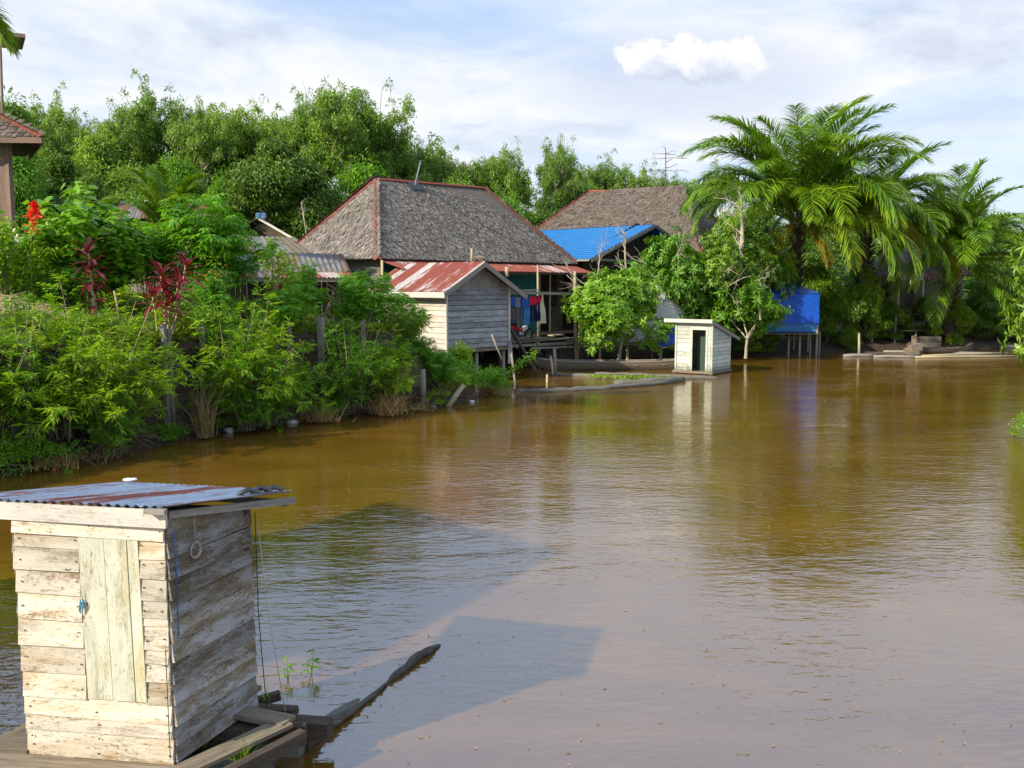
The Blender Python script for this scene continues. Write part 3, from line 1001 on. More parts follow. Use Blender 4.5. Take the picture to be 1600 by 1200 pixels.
M['gray_pole'] = wood('gray_pole', (0.20, 0.185, 0.16), (0.36, 0.335, 0.29), dark=.3, var=.3)
M['old_log'] = wood('old_log', (0.075, 0.075, 0.062), (0.235, 0.225, 0.185), dark=.5, var=.3)
M['wet_log'] = wood('wet_log', (0.04, 0.036, 0.028), (0.15, 0.135, 0.11), dark=.5, var=.2)
M['zinc_rust'] = sheet('zinc_rust', (0.36, 0.43, 0.52), (0.20, 0.055, 0.038), 0.08, .5, .36, vary=.12, sheet_w=.3)
M['red_sheet'] = sheet('red_sheet', (0.56, 0.52, 0.48), (0.28, 0.072, 0.05), 0.36, .25, .55, sheet_w=.42, vary=.24)
M['red_sheet_dull'] = sheet('red_sheet_dull', (0.46, 0.38, 0.34), (0.27, 0.075, 0.052), 0.55, .2, .6)
M['gray_sheet'] = sheet('gray_sheet', (0.19, 0.185, 0.175), (0.20, 0.13, 0.09), 0.05, .2, .65)
M['brown_sheet'] = sheet('brown_sheet', (0.25, 0.245, 0.25), (0.22, 0.10, 0.07), 0.48, .3, .5)
M['pale_sheet'] = sheet('pale_sheet', (0.21, 0.22, 0.185), (0.2, 0.16, 0.11), 0.1, .25, .6)


def blue_tile():
    m, nt = newmat('blue_tile')
    uv = N(nt, 'ShaderNodeTexCoord').outputs['UV']
    n = noise(nt, uv, 1.4, 5, .6)
    surf(nt, mix(nt, gray(nt, n, .35, .7), (.012, .135, .37), (.026, .19, .45)), .5, spec=.4)
    return m


M['blue_tile'] = blue_tile()


def tarp(name, c, rough=.42):
    m, nt = newmat(name)
    co = N(nt, 'ShaderNodeTexCoord').outputs['Object']
    n = noise(nt, co, 2.2, 8, .65, 1.5)
    f = noise(nt, mapping(nt, co, (1, 1, .25)), 9, 5, .6, .8)
    dust = noise(nt, co, .9, 7, .7)
    base = mix(nt, gray(nt, n, .3, .75), tuple(x * .7 for x in c), c)
    base = mix(nt, math_(nt, 'MULTIPLY', gray(nt, dust, .5, .75), .35), base, tuple(.5 * x + .10 for x in c))
    surf(nt, base, rough, bump=math_(nt, 'ADD', n, math_(nt, 'MULTIPLY', f, .4)), bdist=.06, bstr=.8)
    return m


M['blue_tarp'] = tarp('blue_tarp', (0.005, 0.085, 0.50))
M['light_blue_tarp'] = tarp('light_blue_tarp', (0.03, 0.20, 0.62))
M['teal_tarp'] = tarp('teal_tarp', (0.02, 0.16, 0.42))
M['white_tarp'] = tarp('white_tarp', (0.58, 0.565, 0.53), .7)
M['shingle'] = None


def shinglemat(name, a, b, c, moss=(0.10, 0.10, 0.07)):
    m, nt = newmat(name)
    uv = N(nt, 'ShaderNodeTexCoord').outputs['UV']
    g = noise(nt, mapping(nt, uv, (3, 40, 1)), 1.0, 6, .65, .4)
    isl = N(nt, 'ShaderNodeNewGeometry').outputs['Random Per Island']
    col = ramp(nt, isl, [(0, tuple(x * .65 for x in a)), (.07, a), (.6, b), (1, c)])
    col = mix(nt, 1.0, col, ramp(nt, g, [(.33, (.60, .58, .56)), (.6, (1.1, 1.08, 1.06))]), 'MULTIPLY')
    co = N(nt, 'ShaderNodeTexCoord').outputs['Object']
    big = noise(nt, co, .55, 5, .6)
    col = mix(nt, math_(nt, 'MULTIPLY', gray(nt, big, .5, .72), .55), col, moss)
    surf(nt, col, .93, bump=g, bdist=.01, spec=.15)
    return m


M['shingle'] = shinglemat('shingle', (.13, .115, .10), (.20, .182, .16), (.32, .295, .265))
M['shingle_brown'] = shinglemat('shingle_brown', (.105, .082, .068), (.145, .118, .10), (.185, .155, .135))
M['metal'] = plain('metal', (0.35, 0.36, 0.38), .35, .2, 4, .7)
M['dark_metal'] = plain('dark_metal', (0.05, 0.05, 0.055), .4, .2, 4, .4)
M['black'] = plain('black', (0.012, 0.012, 0.012), .6, .2)
M['wire'] = plain('wire', (0.03, 0.03, 0.032), .6, .1)
M['string_pale'] = plain('string_pale', (0.45, 0.42, 0.34), .8, .2)
M['string_blue'] = plain('string_blue', (0.05, 0.14, 0.36), .6, .2)
M['string_cyan'] = plain('string_cyan', (0.03, 0.22, 0.33), .6, .3, 30)
M['white_plastic'] = plain('white_plastic', (0.72, 0.73, 0.72), .4, .12)
M['cyan_plastic'] = plain('cyan_plastic', (0.05, 0.38, 0.42), .4, .12)
M['bag_plastic'] = plain('bag_plastic', (0.30, 0.38, 0.50), .35, .5, 9, bump=.02)
M['red_plastic'] = plain('red_plastic', (0.5, 0.02, 0.03), .3, .15)
M['pink_plastic'] = plain('pink_plastic', (0.62, 0.14, 0.2), .5, .2)
M['rubber'] = plain('rubber', (0.02, 0.02, 0.02), .8, .2)
M['barrel_blue'] = plain('barrel_blue', (0.25, 0.48, 0.66), .4, .15)


def cloth(name, c):
    return plain(name, c, .9, .2, 5, bump=.01, spec=.2)


# ------------------------------------------------------------------ roof surfaces
def corrug(mb, A, B, C, D, wl=.076, amp=.011, nd=2, per=6, sag=0.0):
    """corrugated sheet: eave A->B, ridge D->C; real ripples across"""
    A, B, C, D = map(Vector, (A, B, C, D))
    n = (B - A).cross(D - A).normalized()
    if n.z < 0: n = -n
    wd, sl = (B - A).length, (D - A).length
    k = max(2, int(wd / wl * per))
    def fn(a, b):
        p = A.lerp(B, b).lerp(D.lerp(C, b), a)
        sh = int(b * wd / .8)
        return p + n * (amp * math.sin(b * wd / wl * 2 * PI) + .006 * math.sin(sh * 12.9) + sag * math.sin(b * wd * 1.3) * (1 - a))
    mb.grid(fn, nd, k, sl, wd, random.random() * 10, 0)


def shingles(mb, A, B, C, D, row=.15, wid=.12, over=2.3, seed=3):
    """hand-split shingles laid in rows on the roof face eave A->B, top D->C"""
    r = random.Random(seed)
    A, B, C, D = map(Vector, (A, B, C, D))
    n = (B - A).cross(D - A).normalized()
    if n.z < 0: n = -n
    e = (B - A).normalized()
    sd = n.cross(e)
    if sd.z < 0: sd = -sd
    slope = abs((D - A).dot(sd))
    rows = int(slope / row)
    for i in range(rows + 1):
        t = i / rows
        L, R = A.lerp(D, t), B.lerp(C, t)
        wl = (R - L).length
        x = -r.random() * wid * .5
        while x < wl - .01:
            wdt = wid * r.uniform(.6, 1.4)
            x0, x1 = max(0, x), min(wl, x + wdt * .9)
            x += wdt
            if x1 - x0 < .015 or t > .995: continue
            ln = row * over * r.uniform(.85, 1.1)
            lo = -r.uniform(0, .06)
            ln = min(ln, (1 - t) * slope + .03)
            l0, l1 = r.uniform(.022, .05) + (.03 if r.random() < .06 else 0), .006
            sk = r.uniform(-.015, .015)
            p = L + e * x0; q = L + e * x1
            vs = [p + sd * (lo + r.uniform(-.02, .02)) + n * l0, q + sd * lo + n * (l0 + r.uniform(-.01, .01)), q + e * sk + sd * (lo + ln) + n * l1, p + e * sk + sd * (lo + ln) + n * l1]
            u0, v0 = r.random() * 30, r.random() * 30
            mb.add(vs, [(0, 1, 2, 3)], [[(u0, v0), (u0, v0 + x1 - x0), (u0 + ln, v0 + x1 - x0), (u0 + ln, v0)]])


def siding(mb, P, Q, z0, z1, bw=.17, t=.02, out=None, lap=-.006, seed=1, top=None):
    """horizontal boards from P to Q (xy), lapped; top(s) gives a sloping upper limit"""
    r = random.Random(seed)
    P, Q = Vector(P), Vector(Q)
    d = (Q - P).normalized()
    o = Vector(out).normalized()
    z = z0
    while z < z1 - .02:
        h = min(bw * r.uniform(.85, 1.15), z1 - z)
        a, b = Vector((P.x, P.y, z + h / 2)), Vector((Q.x, Q.y, z + h / 2))
        nr = o + Vector((0, 0, .14))
        mb.board(a + o * r.uniform(0, .006), b + o * r.uniform(0, .006), h + lap, t, nr)
        z += h


def vboards(mb, P, Q, z0, z1f, bw=.15, t=.02, out=None, seed=1):
    """upright boards from P to Q; z1f(s) is the top height at s = 0..1"""
    r = random.Random(seed)
    P, Q = Vector(P), Vector(Q)
    L = (Q - P).length; d = (Q - P) / L
    x = 0
    while x < L - .02:
        wd = min(bw * r.uniform(.85, 1.15), L - x)
        c = P + d * (x + wd / 2)
        zt = z1f((x + wd / 2) / L)
        if zt > z0 + .03:
            mb.board((c.x, c.y, z0), (c.x, c.y, zt), wd - .008, t * r.uniform(.8, 1.2), out)
        x += wd


def poles(parent, name, pts, r, mat, n=7):
    for p0, p1 in pts:
        mb = MB(); p0, p1 = Vector(p0), Vector(p1)
        mid = (p0 + p1) / 2 + Vector((random.uniform(-.03, .03), random.uniform(-.03, .03), 0))
        mb.tube([p0, mid, p1], [r * 1.1, r, r * .9], n)
        mb.build(name, mat, parent, True)


def V2(p, z):
    return Vector((p[0], p[1], z))


UZ = Vector((0, 0, 1))
# ================================================================== the privy raft in the foreground
FL, FR, BR, BL = Vector((-3.47, 6.13, 0)), Vector((-2.37, 5.97, 0)), Vector((-2.045, 6.84, 0)), Vector((-3.14, 7.0, 0))
ZB = .36
hut = thing('outhouse', 'weathered white plank privy with a closed door, standing on the near raft', 'outhouse', (-2.8, 6.5, ZB))


def zt(p):  # underside of the sloping roof
    return 2.115 - .155 * (p.y - 6.0)


TL = Vector((-.025, 0, 0))  # the back leans a little


def fpt(s, z):
    p = FL.lerp(FR, s); return Vector((p.x, p.y, z))


fo = Vector((-.16, -1.1, 0)).normalized() if False else Vector(((FR - FL).y, -(FR - FL).x, 0)).normalized()
so_ = Vector(((BR - FR).y, -(BR - FR).x, 0)).normalized()
# front wall: boards left of the door, right of the door, below and above it
mb = MB()
def hboard(mb, s0, s1, z0, z1, tl=0.0, o=.0, lap=.010):
    a, b = fpt(s0, (z0 + z1) / 2 + tl), fpt(s1, (z0 + z1) / 2)
    mb.board(a + fo * o, b + fo * o, z1 - z0 + lap, .022, fo + Vector((0, 0, .09)))
zl = [.36, .535, .635, .79, ]
hboard(mb, -.01, 1.0, .355, .545, .0, .0)
hboard(mb, -.012, 1.0, .545, .645, -.0, .004)
hboard(mb, -.015, 1.0, .645, .79, .014, .002)
z = .79
for i, h in enumerate((.185, .195, .19, .185, .175, .16, .155)):
    tl = random.uniform(-.004, .012)
    hboard(mb, -.015 - .006 * (i % 3), .425, z, min(z + h, 1.965), tl, random.uniform(0, .008))
    z += h
z = .79
for i, h in enumerate((.165, .13, .10, .10, .075, .055, .125, .155, .14, .14)):
    hboard(mb, .825, 1.0, z, min(z + h, 1.965), random.uniform(-.004, .004), random.uniform(0, .006))
    z += h
hboard(mb, -.02, 1.0, 1.965, 2.115, .02, .012)
front = mb.build('front_wall', M['white_planks'], hut)
# dark lining so the joints read dark
mb = MB()
mb.slab([fpt(0, .37) - fo * .03, fpt(.99, .37) - fo * .03, fpt(.99, 2.08) - fo * .03, fpt(0, 2.10) - fo * .03], -fo * .012)
mb.build('inner_lining', M['dark_wood'], hut)
mb = MB()
def vb(s0, s1, z0, z1, o):
    a, b = fpt((s0 + s1) / 2 + .012, z0), fpt((s0 + s1) / 2, z1)
    mb.board(a + fo * o, b + fo * o, (s1 - s0) * 1.11 - .006, .02, fo)
vb(.425, .60, .80, 1.968, .012)
vb(.60, .755, .80, 1.966, .016)
vb(.755, .83, .80, 1.966, .013)
door = mb.build('door', M['door_planks'], hut)
mb = MB()
hp = fpt(.44, 1.52) + fo * .03
for i in range(5):
    a = i * 1.3
    mb.tube([hp + Vector((.015 * math.cos(a), -.005, .012 * math.sin(a))), hp + Vector((.02 * math.sin(a), -.02, -.02 - .012 * i)), hp + Vector((.012 * math.cos(a * 2), -.012, -.05 - .01 * i))], .0045, 5)
mb.build('door_tie', M['string_cyan'], door)
mb = MB()
r_n = random.Random(2)
for z_ in (.41, .50, .59, .72, .86, 1.06, 1.26, 1.45, 1.63, 1.80, 1.94, 2.04):
    for s_n in ((.03, .50, .97) if z_ < .79 or z_ > 1.96 else (.02, .40, .85, .97)):
        q_ = fpt(s_n + r_n.uniform(-.01, .01), z_ + r_n.uniform(-.02, .02)) + fo * .018
        mb.tube([q_, q_ + fo * .008], .0055, 5)
tag(mb.build('nails', M['dark_metal'], front), kind='stuff')
# side walls
def side_wall(P, Q, o, nm, mat, seed):
    r = random.Random(seed)
    mb = MB()
    z = ZB
    hs = [.12, .145, .155, .15, .16, .14, .155, .15, .145, .15, .15, .16, .14, .15]
    for i, h in enumerate(hs):
        a, b = V2(P, z + h / 2), V2(Q, z + h / 2 - .006)
        top = min(zt(P), zt(Q))
        lean = TL * ((z - ZB) / 1.7)
        if z + h * .6 > zt(Q) - .02:
            # the topmost board is cut to the roof slope
            mb.slab([V2(P, z), V2(Q, z) + lean, V2(Q, max(z + .01, zt(Q))) + lean, V2(P, zt(P))], o * .02)
            if z + h > zt(P): break
        else:
            mb.board(a + o * r.uniform(.004, .016), b + o * r.uniform(.002, .016) + lean + UZ * r.uniform(-.006, .006), h - .006, .022, o + Vector((0, 0, .16)))
        z += h
        if z > zt(P) - .02: break
    return mb.build(nm, mat, hut)
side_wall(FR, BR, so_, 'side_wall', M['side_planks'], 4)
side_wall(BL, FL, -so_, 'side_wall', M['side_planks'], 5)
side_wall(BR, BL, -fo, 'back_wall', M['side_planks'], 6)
for p in (FL, FR, BR, BL):
    mb = MB()
    c = (FL + FR + BR + BL) / 4
    q = p + (c - p).normalized() * .055
    mb.beam(V2(q, ZB - .02), V2(q, zt(q) - .02), .06)
    mb.build('corner_post', M['dark_wood'], hut)
# roof frame, fascia and corrugated sheets (high at the front, falling to the back)
RFR, RBR, RBL, RFL = Vector((-2.325, 5.88, 2.215)), Vector((-1.80, 7.22, 2.005)), Vector((-3.36, 7.62, 2.0)), Vector((-3.98, 6.17, 2.215))
mb = MB()
corrug(mb, RBL, RBR, RFR, RFL, .066, .0095, 8, 6, .008)
roof = mb.build('roof', M['zinc_rust'], hut, True)
mb = MB()
e1 = (RFR - RFL).normalized()
mb.board(RFL + Vector((0, .022, -.075)), RFR + Vector((-.005, .022, -.085)), .125, .024, fo)
mb.build('fascia', M['fascia_white'], hut)
mb = MB()
mb.board(RFR + Vector((-.13, -.02, -.02)), RFR + Vector((.012, -.025, -.022)), .05, .03, Vector((0, 0, 1)))
mb.beam(RFR + Vector((-.03, .1, -.075)), RBR + Vector((.02, -.05, -.055)), .045, .05)
mb.beam(RFL.lerp(RFR, .3) + Vector((0, .1, -.04)), RBL.lerp(RBR, .3) + Vector((0, -.05, -.045)), .045, .045)
mb.beam(RFL.lerp(RFR, .65) + Vector((0, .1, -.045)), RBL.lerp(RBR, .65) + Vector((0, -.05, -.045)), .045, .045)
mb.beam(RBL + Vector((.05, -.12, -.055)), RBR + Vector((-.02, -.12, -.06)), .05, .045)
mb.build('rafters', M['gray_pole'], hut)
mb = MB()
for i in range(9):
    a = RFR.lerp(RBR, .62 + i * .035) + Vector((-.10 - .03 * (i % 3), 0, .022))
    mb.tube([a, a + Vector((.07, .05, .02 + .012 * (i % 2))), a + Vector((.12, .09, .004)), a + Vector((.16, .05, .006))], [.012, .016, .012, .006], 5)
rag = mb.build('rag', M['dark_metal'], None, True)
tag(rag, 'dark crumpled rag lying on the right corner of the near tin roof', 'rag')
mb = MB()
c = RBL.lerp(RBR, .07).lerp(RFL.lerp(RFR, .07), .06) + Vector((.02, 0, .035))
mb.ball(c, (.055, .034, .015), 10, 6)
mb.ball(c + Vector((.04, .008, .002)), (.03, .026, .012), 8, 6)
lump_ = mb.build('foam_scrap', M['white_plastic'], None, True)
tag(lump_, 'small white foam scrap on the back edge of the near tin roof', 'scrap')
# hoop hanging on the side wall, strings
hc = V2(FR.lerp(BR, .27), 1.83) + so_ * .035
mb = MB()
sd = (BR - FR).normalized()
for k in range(3):
    mb.tube([hc + sd * (.047 + .004 * k) * math.cos(t) + UZ * (.052 + .003 * k) * math.sin(t) + so_ * (.004 * k) for t in np.linspace(0, 2 * PI, 15)], .0055, 5)
mb.tube([hc + UZ * .055, hc + UZ * .15 + sd * .004, hc + UZ * .245], .004, 4)
hoop = mb.build('twig_hoop', M['bark_pale'], None, True)
tag(hoop, 'small twig hoop hanging on the shaded side of the near privy', 'hoop')
mb = MB()
a = V2(FR.lerp(BR, .06), 2.02) + so_ * .03
mb.tube([a, a + Vector((.006, 0, -.35)), a + Vector((0, 0, -.75))], .0035, 4)
st = mb.build('string', M['string_blue'], None, True)
tag(st, 'blue string hanging down the corner of the near privy', 'string')
for (a, b, mat, lb) in ((wat(385, 800, 1.95), wat(417, 1112, .36), 'wire', 'thin dark wire running from the near privy roof down to the raft'),
                        (wat(383, 812, 1.93), wat(447, 1118, .36), 'string_pale', 'pale cord stretched from the near privy roof to the raft edge')):
    a = Vector((BR.x + .03, BR.y + .03, 1.93)) if mat == 'wire' else Vector((BR.x + .035, BR.y + .06, 1.88))
    mb = MB(); mb.tube([a, (a + b) / 2 + Vector((-.02, 0, -.02)), b], .0035, 4)
    tag(mb.build('mooring_cord', M[mat], None, True), lb, 'cord')
mb = MB()
a, b = fpt(.985, 1.2) + fo * .03, fpt(.985, .40) + fo * .03
mb.tube([a, b], .003, 4)
tag(mb.build('wire', M['wire'], None), 'thin wire down the right front edge of the near privy', 'wire')

# ------------------------------------------------------------------ raft under the privy
raft = thing('timber_raft', 'plank raft of dark beams carrying the near privy', 'raft', (-2.8, 6.5, .1))
mb = MB()   # deck planks run along the hut's side direction
u_, w_ = (FR - FL).normalized(), (BR - FR).normalized()
O = FL - u_ * .30 - w_ * .55
for i in range(7):
    if i in (5, 6): continue
    x = i * .27
    p0 = O + u_ * x + w_ * random.uniform(-.06, .02)
    mb.board(V2(p0, .325 + random.uniform(-.008, .012)), V2(p0 + w_ * (1.95 + random.uniform(-.1, .12) - (1.05 if i < 1 else 0)), .325), .255, .035, UZ)
# planks lying crosswise in front and left
for k, (s, t0, t1, zz_) in enumerate(((-.36, -.75, 1.32, .36), (-.17, -.6, 1.25, .365), (.06, -.38, -.02, .365), (.28, -.33, -.03, .365))):
    p = FL + w_ * s
    mb.board(V2(p + u_ * t0, zz_ - .01), V2(p + u_ * t1, zz_ + .002), .185, .03, UZ)
mb.build('deck_planks', M['deck_wood'], raft)
def bm(a, b, w_, h_, nm='beam', mat='dark_wood'):
    mb = MB(); mb.beam(a, b, w_, h_); return mb.build(nm, M[mat], raft)
bm(wat(262, 1215, .36), wat(448, 1128, .40), .17, .03, 'deck_plank', 'deck_wood')
bm(wat(372, 1112, .40), wat(452, 1128, .405), .17, .035, 'deck_plank', 'deck_wood')
bm(wat(330, 1225, .30), wat(474, 1150, .33), .075, .10)
bm(wat(300, 1150, .27), wat(478, 1143, .29), .10, .13)
bm(wat(404, 1096, .28), wat(438, 1086, .30), .06, .07)
bm(wat(395, 1108, .30), wat(462, 1112, .33), .10, .06)
bm(V2(FL - u_ * .4 + w_ * .0, .19), V2(FR + u_ * .62, .19), .14, .14)
bm(V2(FL - u_ * .2 + w_ * .95, .19), V2(FR + u_ * .6 + w_ * .95, .19), .14, .14)
for p0, p1, r in ((wat(250, 1290, .04), wat(560, 1100, -.05), .12),):
    mb = MB()
    pts = [p0.lerp(p1, t) + Vector((.03 * math.sin(t * 9), .02 * math.cos(t * 7), 0)) for t in np.linspace(0, 1, 14)]
    mb.tube(pts, [r * (1.05 - .55 * t + .10 * math.sin(t * 23)) for t in np.linspace(0, 1, 14)], 12)
    mb.build('float_log', M['old_log'], raft, True)
for s in (-.1, .45, .95):
    mb = MB()
    p = FL + w_ * s
    mb.tube([V2(p - u_ * .35, .02), V2(p + u_ * .4, .0), V2(p + u_ * 1.5, .02)], [.15, .16, .14], 10)
    mb.build('float_log', M['old_log'], raft, True)
# drifting pole beyond the raft: the long dark log in two half-sunk stretches
mb = MB()
q = [wat(480, 1152, .0), wat(540, 1118, .035), wat(585, 1085, .03), wat(618, 1058, .02), wat(640, 1042, -.035), wat(655, 1034, .015), wat(672, 1020, .055), wat(690, 1008, -.02)]
q = [wat(470, 1160, .05), wat(505, 1138, .05), wat(530, 1124, .035), wat(560, 1104, .025), wat(592, 1078, .016), wat(608, 1066, .010)]
def rough_log(q, r, k=60, n=14):
    pts, rr = [], []
    for i in range(k + 1):
        f = i / k * (len(q) - 1); j = min(int(f), len(q) - 2); t = f - j
        pts.append(q[j].lerp(q[j + 1], t) + Vector((.006 * math.sin(i * .31), .006 * math.cos(i * .23), .002 * math.sin(i * .5))))
        rr.append((r[j] * (1 - t) + r[j + 1] * t) * (1 + .10 * math.sin(i * .45) + .05 * math.sin(i * .9 + 1)))
    mb.tube(pts, rr, n)
rough_log(q, [.085, .06, .036, .026, .02, .010])
q2 = [wat(602, 1070, .006), wat(612, 1060, .02), wat(634, 1042, .03), wat(655, 1024, .035), wat(672, 1015, .03), wat(688, 1009, -.01)]
rough_log(q2, [.010, .026, .036, .042, .036, .014])
for v_i in range(len(mb.v)):
    x, y, z = mb.v[v_i]
    f = .6 * math.sin(x * 31 + y * 17) * math.sin(y * 43 - x * 13) + .4 * math.sin(x * 90 + z * 60)
    mb.v[v_i] = (x + .008 * f, y - .008 * f, z + .010 * f)
tag(mb.build('drift_log', M['wet_log'], None, True), 'long half-sunk log trailing from the raft into open water', 'log')
# water weeds by the log
rng = np.random.default_rng(5)
for (u, v, sc, lb) in ((487, 1056, 1.0, 'taller sprig of water weed beside the half-sunk log'), (450, 1062, .75, 'low sprig of water weed close to the raft corner')):
    mb = MB(); p = wat(u, v, 0)
    Ps, Ds = [], []
    for i in range(3):
        h = .10 + .07 * i * sc
        a = i * 2.1 + u
        q = [p, p + Vector((.03 * math.cos(a), .02 * math.sin(a), h * .6)), p + Vector((.05 * math.cos(a), .03 * math.sin(a), h))]
        mb.tube(q, [.004, .003, .002], 4)
        for k in range(5):
            b = k * 1.26 + i
            Ps.append(q[2] if k < 3 else q[1]); Ds.append((math.cos(b), math.sin(b), -.1))
    V_, F_ = leaves(np.array(Ps), np.array(Ds), np.tile((0, 0, 1.), (len(Ps), 1)) + rng.normal(0, .3, (len(Ps), 3)), np.full(len(Ps), .09 * sc), np.full(len(Ps), .028), LANCE)
    t = thing('water_weed', lb, 'water plant', p, 'water weed by the raft')
    mb.build('stems', M['stem_green'], t, True)
    me = mesh_np('foliage', V_ - np.array(p), F_, M['weed_leaf'])
    o = bpy.data.objects.new('foliage', me); COL.objects.link(o); o.parent = t
# grass growing between the raft beams
for i, (u, v, h, lb) in enumerate(((378, 1188, .16, 'green grass tuft growing between the raft beams by the privy'), (322, 1170, .13, 'thin seed grass at the foot of the near privy wall'), (418, 1095, .22, 'spindly weed at the back corner of the near privy'))):
    me = grass_clump(20 + i, (60, 7, 10)[i], h, .035 if i == 0 else .02, 'grass_leaf', .007 if i == 0 else .004, .7)
    o = place('grass_tuft', [('foliage', me)], wat(u, v, .30), 0, 1, lb, 'grass tuft', 'grass on the raft')

# ================================================================== house outside the frame on the left whose shadow lies on the water
sh = thing('stilt_house', 'plank house on stilts just left of the view, its roof shading the water', 'house', (-8.5, 5.6, 0))
A_ = Vector((-6.15, 6.85, 5.0)); ed = Vector((-.51, -.86, 0)); bd = Vector((-.90, .43, 0))
cs = [A_, A_ + bd * 4.6, A_ + bd * 4.6 + ed * 4.6, A_ + ed * 4.6]
mb = MB(); corrug(mb, cs[0], cs[3], cs[2] + UZ * .9, cs[1] + UZ * .9, .2, .02, 2, 4)
mb.build('roof', M['gray_sheet'], sh)
ins = [A_.lerp(cs[2], .12), cs[1].lerp(cs[3], .12), cs[2].lerp(A_, .12), cs[3].lerp(cs[1], .12)]
cen = (ins[0] + ins[2]) / 2
mb = MB()
for i in range(4):
    a, b = ins[i], ins[(i + 1) % 4]
    o = ((a + b) / 2 - cen); o.z = 0
    siding(mb, a, b, 1.6, 4.95, .22, .02, o, seed=i)
mb.build('wall', M['gray_planks'], sh)
mb = MB(); mb.slab([V2(p, 1.5) for p in ins], (0, 0, .1)); mb.build('floor', M['deck_wood'], sh)
poles(sh, 'stilt', [(V2(p, -.8), V2(p, 1.5)) for p in ins], .08, M['gray_pole'])
# ================================================================== small privy standing in the river
C = wat(1111, 586, .0)
U1, W1 = Vector((.80, -.60, 0)), Vector((.60, .80, 0))     # front face runs along U1 (to the near corner C), side along W1
WF, DS = 1.62, 1.85
ph = thing('outhouse', 'small pale privy with an open dark doorway standing in the river by the canoe', 'outhouse', (C.x - .5, C.y + .8, 0))
A0 = C - U1 * WF
n_f = Vector((U1.y, -U1.x, 0)).normalized()
if n_f.y > 0: n_f = -n_f
n_s = Vector((W1.y, -W1.x, 0)).normalized()
Z0, ZF, ZK = .10, 2.16, 1.62
def fp(s, z): return Vector((A0.x + U1.x * WF * s, A0.y + U1.y * WF * s, z))
mb = MB()
siding(mb, fp(.04, 0), fp(.47, 0), Z0, ZF, .17, .02, n_f, lap=-.01, seed=1)
siding(mb, fp(.85, 0), fp(.97, 0), Z0, ZF, .17, .02, n_f, seed=2)
siding(mb, fp(.47, 0), fp(.85, 0), 1.86, ZF, .16, .02, n_f, seed=3)
mb.build('front_wall', M['mint_planks'], ph)
mb = MB()
for s, wd in ((.45, .085), (.87, .085)):
    mb.board(fp(s, Z0) + n_f * .03, fp(s, 1.93) + n_f * .03, wd, .03, n_f)
mb.board(fp(.42, 1.89) + n_f * .033, fp(.90, 1.89) + n_f * .033, .09, .03, n_f)
mb.build('door_frame', M['mint_planks'], ph)
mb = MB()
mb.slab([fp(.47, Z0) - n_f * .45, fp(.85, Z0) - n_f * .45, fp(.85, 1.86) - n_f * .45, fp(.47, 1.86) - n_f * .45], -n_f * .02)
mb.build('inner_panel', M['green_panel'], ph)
mb = MB()
z = Z0; r = random.Random(9); i = 0
while z < ZF - .05:
    h = .17 * r.uniform(.9, 1.1)
    # board length is cut by the falling roof line
    e = min(1.0, max(0.0, (ZF - (z + h * .6)) / (ZF - ZK)))
    if e > .06:
        a, b = V2(C, z + h / 2), V2(C + W1 * DS * e, z + h / 2)
        mb.board(a + n_s * r.uniform(.004, .012), b + n_s * .008, h - .01, .02, n_s + UZ * .14)
    z += h
mb.build('side_wall', M['mint_planks'], ph)
mb = MB()
siding(mb, A0, A0 + W1 * DS, Z0, ZK, .17, .02, -n_s, seed=4)
siding(mb, A0 + W1 * DS, C + W1 * DS, Z0, ZK, .17, .02, -n_f, seed=5)
mb.build('back_wall', M['gray_planks'], ph)
for k, p in enumerate((A0, C, C + W1 * DS, A0 + W1 * DS)):
    mb = MB(); mb.beam(V2(p, -.5), V2(p, ZK + (.5 if k < 2 else 0)), .075); mb.build('corner_post', M['mint_planks'], ph)
mb = MB()
s_ = (ZF - ZK) / DS
def rf(s, t, dz=0): # s along front -.., t along depth
    p = A0 + U1 * WF * s + W1 * DS * t
    return Vector((p.x, p.y, ZF + .05 - (ZF - ZK) * t + dz))
poly = [rf(-.26, -.13), rf(1.06, -.13), rf(1.06, 1.42), rf(-.26, 1.42)]
corrug(mb, poly[3], poly[2], poly[1], poly[0], .076, .009, 2, 6)
mb.build('roof', M['gray_sheet'], ph, True)
mb = MB()
mb.board(rf(-.27, -.14, -.07), rf(1.07, -.14, -.07), .15, .03, n_f)
mb.build('fascia', M['fascia_white'], ph)
mb = MB()
mb.board(rf(1.065, -.13, -.09), rf(1.065, 1.42, -.09), .13, .03, n_s)
mb.build('verge_board', M['gray_pole'], ph)
mb = MB()
mb.slab([fp(-.06, .03) + n_f * .10, fp(1.06, .03) + n_f * .10, fp(1.06, .03) + W1 * DS * 1.02, fp(-.06, .03) + W1 * DS * 1.02], UZ * .09)
mb.build('floor', M['deck_wood'], ph)

# ================================================================== the thatch-like shingled main house
UH, WH = Vector((.682, .731, 0)), Vector((-.731, .682, 0))
NH = -WH
P1 = Vector((-5.5, 37.0, 4.78)); LH, DH = 13.0, 7.5
P2 = P1 + UH * LH
P3, P0 = P2 + WH * DH, P1 + WH * DH
R1 = P1 + UH * 3.0 + WH * DH / 2; R1.z = 8.52
R2 = P2 - UH * 3.1 + WH * DH / 2; R2.z = 8.66
house = thing('wooden_house', 'large house with a steep gray shingled hip roof and red ridge boards', 'house', (P1 + P3) / 2 - UZ * 4.78)
mb = MB()
shingles(mb, P1, P2, R2, R1, .135, .085, 2.6, 1)
shingles(mb, P0, P1, R1, R1, .135, .085, 2.6, 2)
shingles(mb, P2, P3, R2, R2, .2, .2, 2.3, 3)
shingles(mb, P3, P0, R1, R2, .2, .25, 2.3, 4)
dz = Vector((0, 0, -.03))
